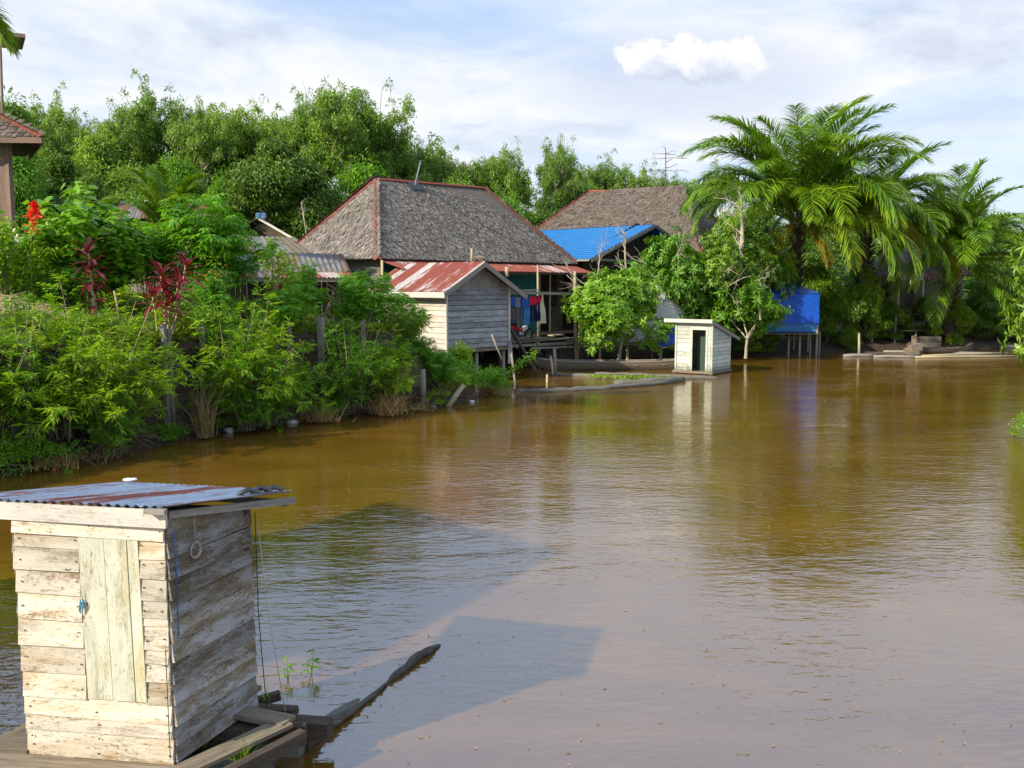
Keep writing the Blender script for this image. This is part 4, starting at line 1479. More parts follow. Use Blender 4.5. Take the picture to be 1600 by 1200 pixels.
for q in ([P1, P2, R2, R1], [P0, P1, R1], [P2, P3, R2], [P3, P0, R1, R2]):
    n = (q[1] - q[0]).cross(q[2] - q[0]).normalized()
    if n.z < 0: n = -n
    mb.slab([p - n * .02 for p in q], -n * .05)
roof = mb.build('roof', M['shingle'], house)
def cap(parent, a, b, w_, na, nb, mat='red_trim', nm='ridge_cap'):
    """two boards meeting over a hip or ridge"""
    mb = MB()
    d = (b - a).normalized()
    for n in (na, nb):
        s = n.cross(d).normalized()
        c = (na + nb) / 2
        s = s if s.dot(c) < 0 else -s
        mb.obox((a + b) / 2 + s * w_ / 2 + n * .05, (b - a) / 2, s * w_ / 2, n * .012)
    return mb.build(nm, M[mat], parent)
def fn_(a, b, c):
    n = (b - a).cross(c - a).normalized()
    return n if n.z > 0 else -n
nF, nL, nR, nB = fn_(P1, P2, R1), fn_(P0, P1, R1), fn_(P2, P3, R2), fn_(P3, P0, R2)
cap(roof, P1 - UZ * .05, R1, .15, nF, nL); cap(roof, R1, R2, .11, nF, nB); cap(roof, P2, R2, .08, nF, nR); cap(roof, P0, R1, .14, nL, nB); cap(roof, P3, R2, .14, nR, nB)
# walls, under the eaves
i1, i2, i3, i0 = P1 + (UH + WH) * .55, P2 + (WH - UH) * .55, P3 - (UH + WH) * .55, P0 + (UH - WH) * .55
FZ = 1.35
mb = MB()
siding(mb, i0, i1, FZ, 4.9, .2, .02, -UH, seed=3); siding(mb, i2, i3, FZ, 4.9, .2, .02, UH, seed=5); siding(mb, i3, i0, FZ, 4.9, .2, .02, WH, seed=6)
mb.build('wall', M['gray_planks'], house)
mb = MB()
L_ = (i2 - i1).length
vboards(mb, i1, i1 + UH * 6.0, FZ, lambda s: 4.85, .16, .02, NH, 2)
vboards(mb, i1 + UH * 6.9, i1 + UH * 10.1, FZ, lambda s: 4.85, .16, .02, NH, 3)
mb.board(V2(i1 + UH * 6.45, 3.45), V2(i1 + UH * 6.45, 4.85), .9, .02, NH)
mb.build('wall', M['teal_wall'], house)
mb = MB()
vboards(mb, i1 + UH * 11.5, i2, FZ, lambda s: 4.85, .16, .02, NH, 4)
siding(mb, i1 + UH * 10.9, i1 + UH * 11.5, FZ, 2.6, .2, .02, NH, seed=7)
mb.build('wall', M['dark_wood'], house)
mb = MB()
for s in (6.0, 6.9, 10.1, 10.9):
    mb.board(V2(i1 + UH * s, FZ) + NH * .02, V2(i1 + UH * s, 4.8) + NH * .02, .1, .05, NH)
mb.build('door_frame', M['pale_pole'], house)
mb = MB(); mb.slab([V2(p, FZ - .12) for p in (P1, P2 + NH * 0, P3, P0)], UZ * .1); mb.build('floor', M['deck_wood'], house)
pts = []
for a in np.linspace(.4, LH - .4, 7):
    for b in (.5, 3.7, 7.0):
        q = P1 + UH * a + WH * b
        pts.append((V2(q, -1.0), V2(q, FZ - .1)))
poles(house, 'stilt', pts, .09, M['gray_pole'])
# lean-to veranda roof of rusty red sheets
v0 = P1 + UH * .2 - UZ * .05 - NH * .25; v1 = P2 - UH * .1 - UZ * .06 - NH * .25
e0 = P1 + UH * .2 + NH * 1.45; e1_ = P2 - UH * .35 + NH * 1.35
e0.z, e1_.z = 4.30, 4.30
mb = MB(); corrug(mb, e0, e1_, v1, v0, .16, .02, 3, 6); mb.build('veranda_roof', M['red_sheet_dull'], house, True)
mb = MB(); mb.beam(e0 - UZ * .07 - NH * .1, e1_ - UZ * .07 - NH * .1, .06, .09); mb.build('eave_beam', M['dark_wood'], house)
# gray sheet gable bit at the left corner of the veranda
mb = MB(); mb.board(V2(P1 + UH * .15 + NH * .1, 3.2), V2(P1 + UH * .15 + NH * .1, 4.7), .14, .05, -UH); mb.build('corner_board', M['pale_pole'], house)
# antenna on the ridge
p = R1.lerp(R2, .30) - UZ * .02
an = thing('roof_antenna', 'thin television aerial leaning above the ridge of the large shingled roof', 'antenna', p + NH * .25 - UZ * .2)
mb = MB(); mb.slab([p + NH * .5 - UZ * .42 - UH * .35, p + NH * .5 - UZ * .42 + UH * .35, p + NH * .12 - UZ * .04 + UH * .35, p + NH * .12 - UZ * .04 - UH * .35], UZ * .03); mb.build('base_plate', M['dark_metal'], an)
mb = MB(); q = p + UH * .05 + WH * .0 + UZ * .95 + Vector((.42, 0, 0)); mb.tube([p + NH * .25 - UZ * .2, q], .035, 6); mb.build('mast', M['metal'], an)
mb = MB(); mb.tube([q - UH * .1 + UZ * .05, q + UH * .12 + UZ * .05], .012, 4)
for k in (-.08, .08): mb.tube([q + UH * k + UZ * .05 - WH * .08, q + UH * k + UZ * .05 + WH * .08], .008, 4)
mb.build('elements', M['metal'], an)
# wire drooping down over the roof to the right
mb = MB()
a, b = at(648, 278, (p + NH * .25).y), at(880, 400, P2.y - 1.6)
mb.tube([a.lerp(b, t) - UZ * .55 * math.sin(t * PI) + NH * .0 for t in np.linspace(0, 1, 12)], .013, 4)
tag(mb.build('wire', M['wire'], None, True), 'dark cable crossing the large shingled roof down to its right eave', 'cable')

# ================================================================== shed with the red sheet roof
C0 = Vector((-2.42, 33.0, 0)); WG, LG = 3.35, 4.1
sB = 1.30
shed = thing('plank_shed', 'gray plank shed with a rusty red tin gable roof beside the laundry line', 'shed', (C0.x, C0.y + 2.5, 0))
G1 = C0 + UH * WG; G2 = G1 + WH * LG; G3 = C0 + WH * LG
EZ, RZ = 3.62, 4.52
mb = MB(); siding(mb, C0, G1, sB, 3.60, .205, .022, NH, lap=-.016, seed=1); mb.build('front_wall', M['shed_gable'], shed)
mb = MB(); vboards(mb, C0 + UH * .02 + NH * .015, G1 - UH * .02 + NH * .015, 3.56, lambda s: EZ - .05 + (RZ - EZ) * (1 - abs(2 * s - 1)), .17, .02, NH, 3); mb.build('gable_boards', M['gray_planks'], shed)
mb = MB(); siding(mb, G3, C0, sB, 3.62, .2, .022, -UH, lap=-.014, seed=2); mb.build('side_wall', M['shed_side'], shed)
mb = MB(); siding(mb, G1, G2, sB, 3.62, .2, .022, UH, seed=4); siding(mb, G2, G3, sB, 3.62, .2, .022, WH, seed=5); mb.build('back_wall', M['gray_planks'], shed)
mb = MB(); mb.board(V2(C0 - UH * .005, sB - .1) + NH * .035, V2(C0, 3.62) + NH * .035, .08, .05, NH); mb.board(V2(G1, .6) + NH * .03, V2(G1, 3.62) + NH * .03, .09, .05, NH); mb.build('corner_post', M['fascia_white'], shed)
ov, oe = .42, .38
def sr(s, t, z):  # s across (0..1 of the gable, may overhang), t along the length
    q = C0 + UH * s + WH * t; return Vector((q.x, q.y, z))
sl_ = (RZ - EZ) / (WG / 2)
mb = MB()
corrug(mb, sr(-ov, LG + .3, EZ - sl_ * ov + .05), sr(-ov, -oe, EZ - sl_ * ov + .05), sr(WG / 2, -oe, RZ + .05), sr(WG / 2, LG + .3, RZ + .05), .15, .018, 3, 6)
corrug(mb, sr(WG + ov + .25, -oe, EZ - sl_ * (ov + .25) + .05), sr(WG + ov + .25, LG + .3, EZ - sl_ * (ov + .25) + .05), sr(WG / 2, LG + .3, RZ + .05), sr(WG / 2, -oe, RZ + .05), .15, .018, 3, 6)
mb.build('roof', M['red_sheet'], shed, True)
mb = MB()
mb.board(sr(-ov, -oe, EZ - sl_ * ov - .06), sr(-ov, LG + .3, EZ - sl_ * ov - .06), .20, .03, -UH)
mb.build('fascia', M['fascia_white'], shed)
mb = MB()
for s0, s1 in ((-ov, WG / 2), (WG + ov + .25, WG / 2)):
    z0_ = EZ - sl_ * (ov + (.25 if s0 > 0 else 0))
    mb.board(sr(s0, -oe, z0_ - .07), sr(s1, -oe, RZ - .05), .17, .03, NH)
mb.build('verge_board', M['gray_pole'], shed)
mb = MB(); mb.slab([V2(p_, sB - .14) for p_ in (C0, G1, G2, G3)], UZ * .12); mb.build('floor', M['deck_wood'], shed)
poles(shed, 'stilt', [(V2(C0 + UH * a + WH * b, -1.2), V2(C0 + UH * a + WH * b, sB - .1)) for a in (.15, 1.7, 3.2) for b in (.15, 3.9)], .08, M['gray_pole'])

# ================================================================== landing deck with the laundry
K0 = Vector((-.05, 38.6, 0))
deck = thing('landing_deck', 'worn plank landing on poles in front of the veranda under the laundry', 'deck', (1, 40.5, 0))
ZD = 1.22
def dk(a, b, z=ZD): q = K0 + UH * a + WH * b; return Vector((q.x, q.y, z))
mb = MB()
for i in range(17):
    b = i * .22 - .1
    mb.board(dk(-1.2 + random.uniform(-.25, .1), b, ZD + random.uniform(-.02, .025)), dk(4.4 + random.uniform(-.5, .35), b, ZD + random.uniform(-.03, .03)), .2, .03, UZ)
for i in range(5):
    mb.board(dk(random.uniform(-.6, .5), random.uniform(-.2, 1.2), ZD + .05 + .03 * i), dk(random.uniform(2, 4.6), random.uniform(-.3, 1.0), ZD + .05 + .03 * i), .13, .025, UZ)
mb.build('deck_planks', M['deck_wood'], deck)
mb = MB()
mb.beam(dk(-1.0, -.1, ZD - .12), dk(4.6, -.15, ZD - .2), .08, .12); mb.beam(dk(.8, -.5, ZD - .26), dk(5.4, -.35, ZD - .40), .06, .09)
for a in (-.8, 1.5, 3.9): mb.beam(dk(a, -.3, ZD - .08), dk(a, 3.6, ZD - .08), .08, .1)
mb.build('deck_beam', M['gray_pole'], deck)
poles(deck, 'stilt', [(dk(a, b, -1.2), dk(a, b, ZD - .05)) for a in (-.7, 1.4, 3.3, 4.3) for b in (.0, 1.8, 3.5)], .075, M['dark_wood'])
# tall poles and the rail over the laundry
def pole(u0, v0, u1, v1, Y0, Y1, r, mat, label, nm='wooden_pole', cat='pole', group=None):
    mb = MB(); a, b = at(u0, v0, Y0), at(u1, v1, Y1)
    m_ = (a + b) / 2 + Vector((random.uniform(-.02, .02), 0, 0))
    mb.tube([a, m_, b], [r * 1.1, r, r * .85], 7)
    return tag(mb.build(nm, M[mat], None, True), label, cat, group)
pole(900, 568, 898, 424, 41.6, 41.6, .075, 'pale_pole', 'tall pale pole at the right end of the laundry landing')
pole(841, 526, 840, 414, 40.6, 40.6, .045, 'pale_pole', 'thin pale pole in the middle of the laundry line')
pole(794, 540, 795, 455, 38.2, 38.2, .05, 'gray_pole', 'upright pole at the shed corner holding the clothes rail')
pole(792, 417, 793, 432, 38.6, 38.6, .08, 'pale_pole', 'short pale post stub standing on the red veranda roof edge')
pole(903, 566, 905, 500, 41.3, 41.3, .03, 'pale_pole', 'thin stick beside the tall pale pole of the landing')
pole(775, 480, 808, 545, 36.5, 37.2, .04, 'gray_pole', 'long bare pole leaning against the shed wall')
pole(793, 500, 806, 610, 36.6, 33.0, .05, 'gray_pole', 'crooked pole standing in the water at the shed corner')
pole(797, 512, 838, 580, 37.0, 35.6, .075, 'dark_wood', 'dark timber slanting from the landing into the water')
pole(768, 522, 786, 565, 33.0, 33.0, .035, 'gray_pole', 'short stick leaning in the brush under the shed')
pole(867, 583, 866, 544, 36.6, 36.6, .075, 'gray_pole', 'thick gray stake in the water before the canoe')
pole(864, 585, 860, 556, 36.2, 36.2, .045, 'pale_pole', 'thin pale stake beside the thick gray stake')
pole(856, 614, 855, 585, 34.0, 34.0, .05, 'pale_pole', 'brown stake at the end of the floating logs')
pole(737, 413, 737, 388, 35.2, 35.2, .05, 'pale_pole', 'short upright stick on the shed roof ridge')
pole(700, 636, 725, 601, 27.2, 27.4, .085, 'pale_pole', 'short pale post leaning at the water edge below the shed')
pole(661, 628, 661, 577, 26.9, 26.9, .095, 'gray_pole', 'stout gray post upright at the water edge below the shed')
mb = MB(); mb.beam(at(793, 457, 38.2), at(897, 459, 41.5), .10, .12); mb.beam(at(800, 455, 38.3), at(838, 453, 40.3), .16, .05)
tag(mb.build('clothes_rail', M['gray_pole']), 'weathered rail above the hanging laundry', 'rail')
mb = MB(); mb.board(at(739, 401, 35.2), at(756, 402, 35.4), .09, .03, NH); tag(mb.build('roof_plank', M['pale_pole']), 'small pale plank lying at the foot of the large shingled roof', 'plank')
lineA, lineB = at(795, 463, 38.6), at(848, 460, 40.4)
def sag(t): return lineA.lerp(lineB, t) - UZ * .10 * math.sin(t * PI)
mb = MB(); mb.tube([sag(t) for t in np.linspace(0, 1, 9)], .01, 4); tag(mb.build('clothes_line', M['wire'], None), 'cord stretched under the rail carrying the laundry', 'line')
cd = (lineB - lineA).normalized(); cn = Vector((cd.y, -cd.x, 0)).normalized()
def garment(t0, t1, drop, mat, label, nm, split=0.0, flare=0.0, off=.02, wav=2.0):
    """cloth folded over the line: front fall with real folds; split > 0 makes two trouser legs"""
    mb = MB()
    wd = (t1 - t0) * (lineB - lineA).length
    def sheet_(a0, a1, z0, z1):
        def fn(a, b):
            t = t0 + (t1 - t0) * (a0 + (a1 - a0) * a)
            zz_ = z0 + (z1 - z0) * b
            f = math.sin((a0 + (a1 - a0) * a) * wav * 2 * PI + t0 * 30) * .03 * (.3 + zz_ / drop) + .02 * math.sin(zz_ * 7 + t0 * 50)
            p = sag(min(1, t)) + cn * (off + f) - UZ * zz_ + cd * flare * zz_ * (a - .3)
            return p
        mb.grid(fn, 8, 10)
        mb.grid(lambda a, b: fn(a, b) - cn * .012, 8, 10, flip=True)
    if split:
        sheet_(0, 1, 0, drop * .32); sheet_(0, .46, drop * .32, drop); sheet_(.54, 1, drop * .32, drop * .97)
    else:
        sheet_(0, 1, 0, drop)
    return tag(mb.build(nm, mat, None, True), label, 'clothing', 'laundry on the line')
cl = {k: cloth('cloth_' + k, c) for k, c in dict(navy=(.012, .014, .045), blue=(.03, .10, .38), denim=(.05, .20, .42), gray=(.10, .11, .13), cream=(.68, .60, .45), red=(.62, .02, .06), mauve=(.22, .20, .32), brown=(.16, .10, .07)).items()}
garment(.02, .17, .40, cl['blue'], 'short blue cloth at the shed end of the clothes line', 'hung_cloth')
garment(.03, .20, 1.0, cl['brown'], 'brownish trousers behind the short blue cloth', 'hung_trousers', 1, off=-.06)
garment(.18, .34, .42, cl['mauve'], 'mauve cloth hanging between blue cloth and jeans', 'hung_cloth')
garment(.24, .45, 1.28, cl['gray'], 'gray trousers hanging left of the blue jeans', 'hung_trousers', 1, off=-.05)
garment(.44, .62, 1.22, cl['denim'], 'bright blue jeans hanging in the middle of the line', 'hung_trousers', 0, off=-.03)
garment(.36, .56, .42, cl['blue'], 'blue shorts hung over the jeans', 'hung_cloth', 0, off=.05)
garment(.60, .80, .34, cl['red'], 'red cloth hung above the dark navy trousers', 'hung_cloth', off=.06)
garment(.62, .78, 1.10, cl['navy'], 'dark navy trousers hanging left of the other navy pair', 'hung_trousers', 1)
garment(.78, .93, 1.16, cl['navy'], 'dark navy trousers hanging next to the cream towel', 'hung_trousers', 1)
garment(.80, .94, .30, cl['red'], 'small red cloth beside the cream towel', 'hung_cloth', off=.07)
garment(.93, 1.13, 1.30, cl['cream'], 'long cream towel slanting at the end of the line', 'hung_towel', 0, .35, wav=1.2)

# red motorbike parked behind the laundry
mbk = thing('motorbike', 'red and white motorbike parked on the landing behind the laundry', 'motorbike', at(812, 512, 39.6))
bo = Vector((mbk.location.x, mbk.location.y, ZD + .03)); mbk.location = bo
bx = UH
for s in (-.6, .6):
    mb = MB(); c = bo + bx * s + UZ * .28
    mb.tube([c + bx * .24 * math.cos(t) + UZ * .24 * math.sin(t) for t in np.linspace(0, 2 * PI, 21)], .045, 6)
    wh = mb.build('wheel', M['rubber'], mbk, True)
    mb = MB(); mb.tube([c - NH * .04, c + NH * .04], .06, 8)
    for k in range(8):
        a = k * PI / 4; mb.tube([c, c + bx * .2 * math.cos(a) + UZ * .2 * math.sin(a)], .008, 4)
    mb.build('hub', M['metal'], wh)
def loft(pts, rads, name, mat):
    mb = MB(); mb.tube(pts, rads, 8); return mb.build(name, mat, mbk, True)
loft([bo + bx * -.75 + UZ * .62, bo + bx * -.4 + UZ * .6, bo + bx * -.1 + UZ * .5, bo + bx * .15 + UZ * .42], [.05, .12, .11, .08], 'body', M['red_plastic'])
loft([bo + bx * .15 + UZ * .4, bo + bx * .35 + UZ * .55, bo + bx * .45 + UZ * .82, bo + bx * .40 + UZ * .95], [.09, .13, .12, .08], 'leg_shield', M['white_plastic'])
loft([bo + bx * -.72 + UZ * .74, bo + bx * -.35 + UZ * .74, bo + bx * .02 + UZ * .66], [.07, .11, .08], 'seat', M['black'])
loft([bo + bx * -.1 + UZ * .3, bo + bx * .15 + UZ * .28], [.13, .11], 'engine', M['metal'])
loft([bo + bx * .60 + UZ * .28, bo + bx * .50 + UZ * .6, bo + bx * .42 + UZ * .98], [.03, .035, .03], 'fork', M['metal'])
loft([bo + bx * .38 + UZ * 1.0 - NH * .3, bo + bx * .42 + UZ * .98, bo + bx * .38 + UZ * 1.0 + NH * .3], [.02, .025, .02], 'handlebar', M['black'])
loft([bo + bx * .5 + UZ * .92, bo + bx * .56 + UZ * .93], [.09, .07], 'headlight', M['white_plastic'])
mb = MB(); p = at(868, 511, 41.6); mb.board(V2(p - UH * .4, ZD + .16), V2(p + UH * .4, ZD + .16), .35, .05, UZ); tag(mb.build('loose_plank', M['pale_pole']), 'short reddish plank left lying on the landing', 'plank')

# ================================================================== canoe and floating logs before it
def canoe(name, label, a, b, wid, hgt, mat, sheer=.28):
    a, b = Vector(a), Vector(b)
    t = thing(name, label, 'canoe', V2((a + b) / 2, 0))
    d = (b - a); L = d.length; d.normalize(); s = Vector((-d.y, d.x, 0))
    def sec(i, j, inn):
        x = i * 2 - 1; q = j * 2 - 1
        half = wid / 2 * (1 - abs(x) ** 2.6) ** .75 + .02
        top = hgt + sheer * abs(x) ** 3.2
        bot = -.10 + (hgt * .8 + sheer * .7) * max(0, abs(x) - .82) / .18 * .9
        yy = math.sin(q * PI / 2) * half
        zz_ = bot + (top - bot) * (1 - math.cos(q * PI / 2)) ** .8
        if inn: yy *= .90; zz_ = max(zz_, bot + .05) if abs(q) < .8 else zz_
        return a + d * L * i + s * yy + UZ * zz_
    mb = MB()
    mb.grid(lambda i, j: sec(i, j, 0), 40, 14, L, 1.4); mb.grid(lambda i, j: sec(i, j, 1), 40, 14, L, 1.4, flip=True)
    mb.build('hull', mat, t, True)
    for q in (0, 1):
        mb = MB(); mb.tube([sec(i, q, 0) + UZ * .01 for i in np.linspace(0.01, .99, 24)], .028, 6); mb.build('gunwale', M['gray_pole'] if sheer < .2 else mat, t, True)
    for i in (.22, .42, .62, .8):
        mb = MB(); p_, q_ = sec(i, .06, 0), sec(i, .94, 0); mb.board(p_ - UZ * .06, q_ - UZ * .06, .16, .025, UZ); mb.build('thwart', M['gray_pole'] if sheer < .2 else mat, t)
    return t
M['boat_wood'] = wood('boat_wood', (.13, .10, .065), (.27, .22, .155), dark=.3, var=.1)
M['boat_dark'] = wood('boat_dark', (.05, .04, .035), (.12, .095, .08), dark=.3, var=.1)
canoe('canoe', 'long brown dugout canoe moored under the bright mango by the landing', wat(836, 578) , wat(1085, 577), .95, .36, M['boat_wood'], .14)
fr_ = 'logs floating beside the river privy'
def flog(pix, r, label, mat='old_log'):
    mb = MB(); pts = [wat(u, v, z) for u, v, z in pix]
    P_ = []
    for i in range(len(pts) - 1):
        for k in range(5): P_.append(pts[i].lerp(pts[i + 1], k / 5) + Vector((0, 0, .015 * math.sin(k * 2.7 + i))))
    P_.append(pts[-1])
    mb.tube(P_, [r * (1 + .18 * math.sin(i * 1.9)) * (.75 + .25 * math.sin(PI * i / (len(P_) - 1))) for i in range(len(P_))], 8)
    return tag(mb.build('floating_log', M[mat], None, True), label, 'log', fr_)
flog([(855, 585, .03), (940, 588, .04), (1010, 592, .03)], .10, 'upper floating log starting at the stakes before the canoe')
flog([(930, 583, .05), (1000, 585, .06), (1100, 590, .04)], .06, 'thin floating spar running up to the river privy')
flog([(803, 611, .0), (850, 611, .05), (900, 609, .04), (970, 604, .05), (1050, 597, .06)], .10, 'longest lower floating log bounding the raft of logs')
flog([(960, 600, .05), (1030, 596, .08), (1068, 593, .07)], .16, 'thick stub of floating log nearest the river privy')
flog([(868, 611, .03), (960, 606, .04)], .06, 'short thin log lashed along the lower floating log')
flog([(1068, 590, .05), (1100, 590, .05), (1122, 591, .03)], .09, 'short floating log at the foot of the river privy')
for i, (u, v, wd, lb) in enumerate(((940, 590, .9, 'grass patch on the floating logs nearer the stakes'), (1003, 591, 1.4, 'longer grass patch on the floating logs nearer the privy'), (975, 594, .5, 'smallest grass patch between two floating logs'))):
    rng = np.random.default_rng(60 + i)
    n = int(260 * wd); p = wat(u, v, .05)
    P_ = np.stack([rng.normal(0, .35 * wd, n), rng.normal(0, .22, n), np.zeros(n)], 1)
    D_ = nrm(np.stack([rng.normal(0, .5, n), rng.normal(0, .5, n), np.ones(n)], 1))
    V_, F_ = leaves(P_, D_, np.array((0, 0, 1.)) + rng.normal(0, .4, (n, 3)), rng.uniform(.08, .2, n), np.full(n, .03), LANCE)
    place('grass_tuft', [('foliage', mesh_np('foliage', V_, F_, M['grass_leaf']))], p, 0, 1, lb, 'grass tuft', 'grass on the floating logs')
# ================================================================== house with the blue metal roof
AP = at(1024, 351, 50.0)
bh = thing('blue_roof_house', 'house with a bright blue tile-sheet gable roof behind the large shingled one', 'house', (AP.x - 4, AP.y + 2, 1.3))
ZE = 5.0
EV = Vector((AP.x - UH.x * 5.7, AP.y - UH.y * 5.7, ZE))
RG = AP + WH * 10.0; EG = EV + WH * 10.0
ER = Vector((AP.x + UH.x * 5.7, AP.y + UH.y * 5.7, ZE)); EGR = ER + WH * 10
def bluef(A, B, C, D):
    A, B, C, D = map(Vector, (A, B, C, D))
    n = fn_(A, B, C); sl = (D - A).length; rows = int(sl / .34)
    mb = MB()
    for i in range(rows):
        t0, t1 = i / rows, (i + 1) / rows + .01
        def f(a, b, t0=t0, t1=t1):
            t = t0 + (t1 - t0) * a
            return A.lerp(B, b).lerp(D.lerp(C, b), t) + n * (.045 * (1 - a) + .014 * abs(math.sin(b * (B - A).length / .3 * PI)))
        mb.grid(f, 1, 140, sl / rows, (B - A).length, i * sl / rows)
        def g(a, b, t0=t0):
            return A.lerp(B, b).lerp(D.lerp(C, b), t0) + n * (.045 * a + (.014 * abs(math.sin(b * (B - A).length / .3 * PI)) if a > .5 else -.01))
        mb.grid(g, 1, 140)
    return mb
mb = bluef(EG, EV, AP, RG)
mb.v += []; 
rb = mb.build('roof', M['blue_tile'], bh)
mb = bluef(ER, EGR, RG, AP); mb.build('roof', M['blue_tile'], bh)
mb = MB()
mb.board(EV - UZ * .08 + NH * .04, AP - UZ * .08 + NH * .04, .17, .03, NH); mb.board(ER - UZ * .08 + NH * .04, AP - UZ * .08 + NH * .04, .17, .03, NH)
mb.build('verge_board', M['gray_pole'], bh)
mb = MB()
Wl = EV + UH * .9 + WH * 1.2; Wr = ER - UH * .9 + WH * 1.2
vboards(mb, V2(Wl, 0), V2(Wr, 0), 1.35, lambda s: ZE + .25 + 1.9 * (1 - abs(2 * s - 1)), .2, .02, NH, 8)
siding(mb, Wl + WH * 8, Wl, 1.35, ZE + .3, .2, .02, -UH, seed=3); siding(mb, Wr, Wr + WH * 8, 1.35, ZE + .3, .2, .02, UH, seed=4)
mb.build('wall', M['dark_wood'], bh)
mb = MB(); mb.slab([V2(Wl, 1.2), V2(Wr, 1.2), V2(Wr + WH * 8, 1.2), V2(Wl + WH * 8, 1.2)], UZ * .12); mb.build('floor', M['deck_wood'], bh)
mb = MB(); mb.beam(EV + WH * .1 + UZ * -.05, EV + WH * 9 - UZ * .05, .06, .1); mb.beam(V2(EV.lerp(ER, .08) + WH * .1, ZE - .02), V2(EV.lerp(ER, .92) + WH * .1, ZE - .02), .08, .12); mb.build('tie_beam', M['gray_pole'], bh)
poles(bh, 'stilt', [(V2(Wl.lerp(Wr, s) + WH * b, -.8), V2(Wl.lerp(Wr, s) + WH * b, 1.25)) for s in (0, .33, .66, 1) for b in (.1, 3.5)], .09, M['gray_pole'])

# ================================================================== second shingled house farther back
Q1, Q2 = at(921, 297, 62.0), at(1066, 293, 58.5)
Q1.z = 10.05; Q2.z = 9.75
h2 = thing('wooden_house', 'farther house with a dark brown shingled roof above the blue one', 'house', (9, 62, 1.5))
ur = (Q2 - Q1); ur.z = 0; ur.normalize(); wr = Vector((-ur.y, ur.x, 0))
E1 = V2(Q1 - ur * 4.3 - wr * 5.2, 5.5); E2 = V2(Q2 + ur * 3.4 - wr * 5.2, 5.5); E3 = V2(Q2 + ur * 3.4 + wr * 5.2, 5.5); E0 = V2(Q1 - ur * 4.3 + wr * 5.2, 5.5)
mb = MB()
shingles(mb, E1, E2, Q2, Q1, .2, .17, 2.2, 21); shingles(mb, E0, E1, Q1, Q1, .2, .17, 2.2, 22); shingles(mb, E2, E3, Q2, Q2, .3, .3, 2.2, 23); shingles(mb, E3, E0, Q1, Q2, .3, .4, 2.2, 24)
for q in ([E1, E2, Q2, Q1], [E0, E1, Q1], [E2, E3, Q2], [E3, E0, Q1, Q2]):
    n = fn_(*q[:3]); mb.slab([p - n * .02 for p in q], -n * .05)
roof2 = mb.build('roof', M['shingle_brown'], h2)
cap(roof2, Q1, Q2, .16, fn_(E1, E2, Q1), fn_(E3, E0, Q1)); cap(roof2, E1, Q1, .17, fn_(E1, E2, Q1), fn_(E0, E1, Q1)); cap(roof2, E2, Q2, .17, fn_(E1, E2, Q1), fn_(E2, E3, Q2))
mb = MB()
k = [E1 + (ur + wr) * .6, E2 + (wr - ur) * .6, E3 - (ur + wr) * .6, E0 + (ur - wr) * .6]
for i in range(4):
    a, b = k[i], k[(i + 1) % 4]; siding(mb, a, b, 1.8, 5.6, .25, .02, ((a + b) / 2 - (k[0] + k[2]) / 2), seed=i)
mb.build('wall', M['gray_planks'], h2)

# ================================================================== gray tin roofs left of the main house
lk = thing('lean_to_kitchen', 'kitchen lean-to with a gray corrugated roof over a rusty lip, left of the large house', 'lean-to', (-9.5, 36.5, 2.5))
a, b, c, d = at(345, 424, 35.0), at(548, 424, 36.6), at(536, 397, 38.2), at(335, 393, 36.8)
mb = MB(); corrug(mb, a, b, c, d, .22, .028, 2, 6); mb.build('roof', M['gray_sheet'], lk, True)
mb = MB(); a2, b2 = at(372, 434, 34.2), at(563, 434, 35.6)
corrug(mb, a2, b2, at(548, 426, 36.6) , at(370, 425, 35.2), .16, .018, 1, 6); mb.build('eave_sheet', M['red_sheet_dull'], lk, True)
mb = MB(); mb.beam(a2 + Vector((0, .12, -.07)), b2 + Vector((0, .12, -.07)), .08, .16); mb.build('eave_beam', M['gray_pole'], lk)
mb = MB(); vboards(mb, V2(at(350, 430, 35.9), 0), V2(at(545, 430, 37.3), 0), 1.0, lambda s: 4.1, .22, .02, Vector((.6, -1, 0)), 4); mb.build('wall', M['dark_wood'], lk)
lw = thing('wooden_house', 'old house with pale weathered roof sheets rising behind the gray lean-to', 'house', (-12.5, 41, 2.8))
a, b, c, d = at(280, 398, 39.0), at(500, 396, 40.5), at(462, 371, 43.0), at(300, 366, 41.5)
mb = MB(); corrug(mb, a, b, c, d, .3, .02, 2, 5); mb.build('roof', M['pale_sheet'], lw, True)
mb = MB(); vboards(mb, V2(a, 0) + Vector((.5, .4, 0)), V2(b, 0) + Vector((-.4, .4, 0)), 1.2, lambda s: 5.0, .2, .02, Vector((0, -1, 0)), 6); mb.build('wall', M['gray_planks'], lw)
gh = thing('gable_hut', 'dark hut whose gray roof peak with white trim shows above the old pale roof', 'hut', (-14.5, 49, 3))
p = at(402, 341, 48.0); gl, gr_ = at(352, 372, 48.4), at(462, 376, 47.6)
bk = Vector((-2.5, 7, 0))
mb = MB(); corrug(mb, gl, gl + bk, p + bk, p, .2, .02, 2, 4); corrug(mb, gr_ + bk, gr_, p, p + bk, .2, .02, 2, 4); mb.build('roof', M['gray_sheet'], gh, True)
mb = MB(); mb.board(p + Vector((.05, -.06, 0)), gr_ + Vector((.05, -.06, 0)), .12, .03, Vector((.1, -1, 0))); mb.build('verge_board', M['fascia_white'], gh)
mb = MB(); mb.board(p.lerp(gr_, .02) + Vector((-.1, .3, -.28)), gr_ + Vector((-.35, .3, -.20)), .5, .03, Vector((0, -1, .1))); mb.build('soffit', M['dark_wood'], gh)
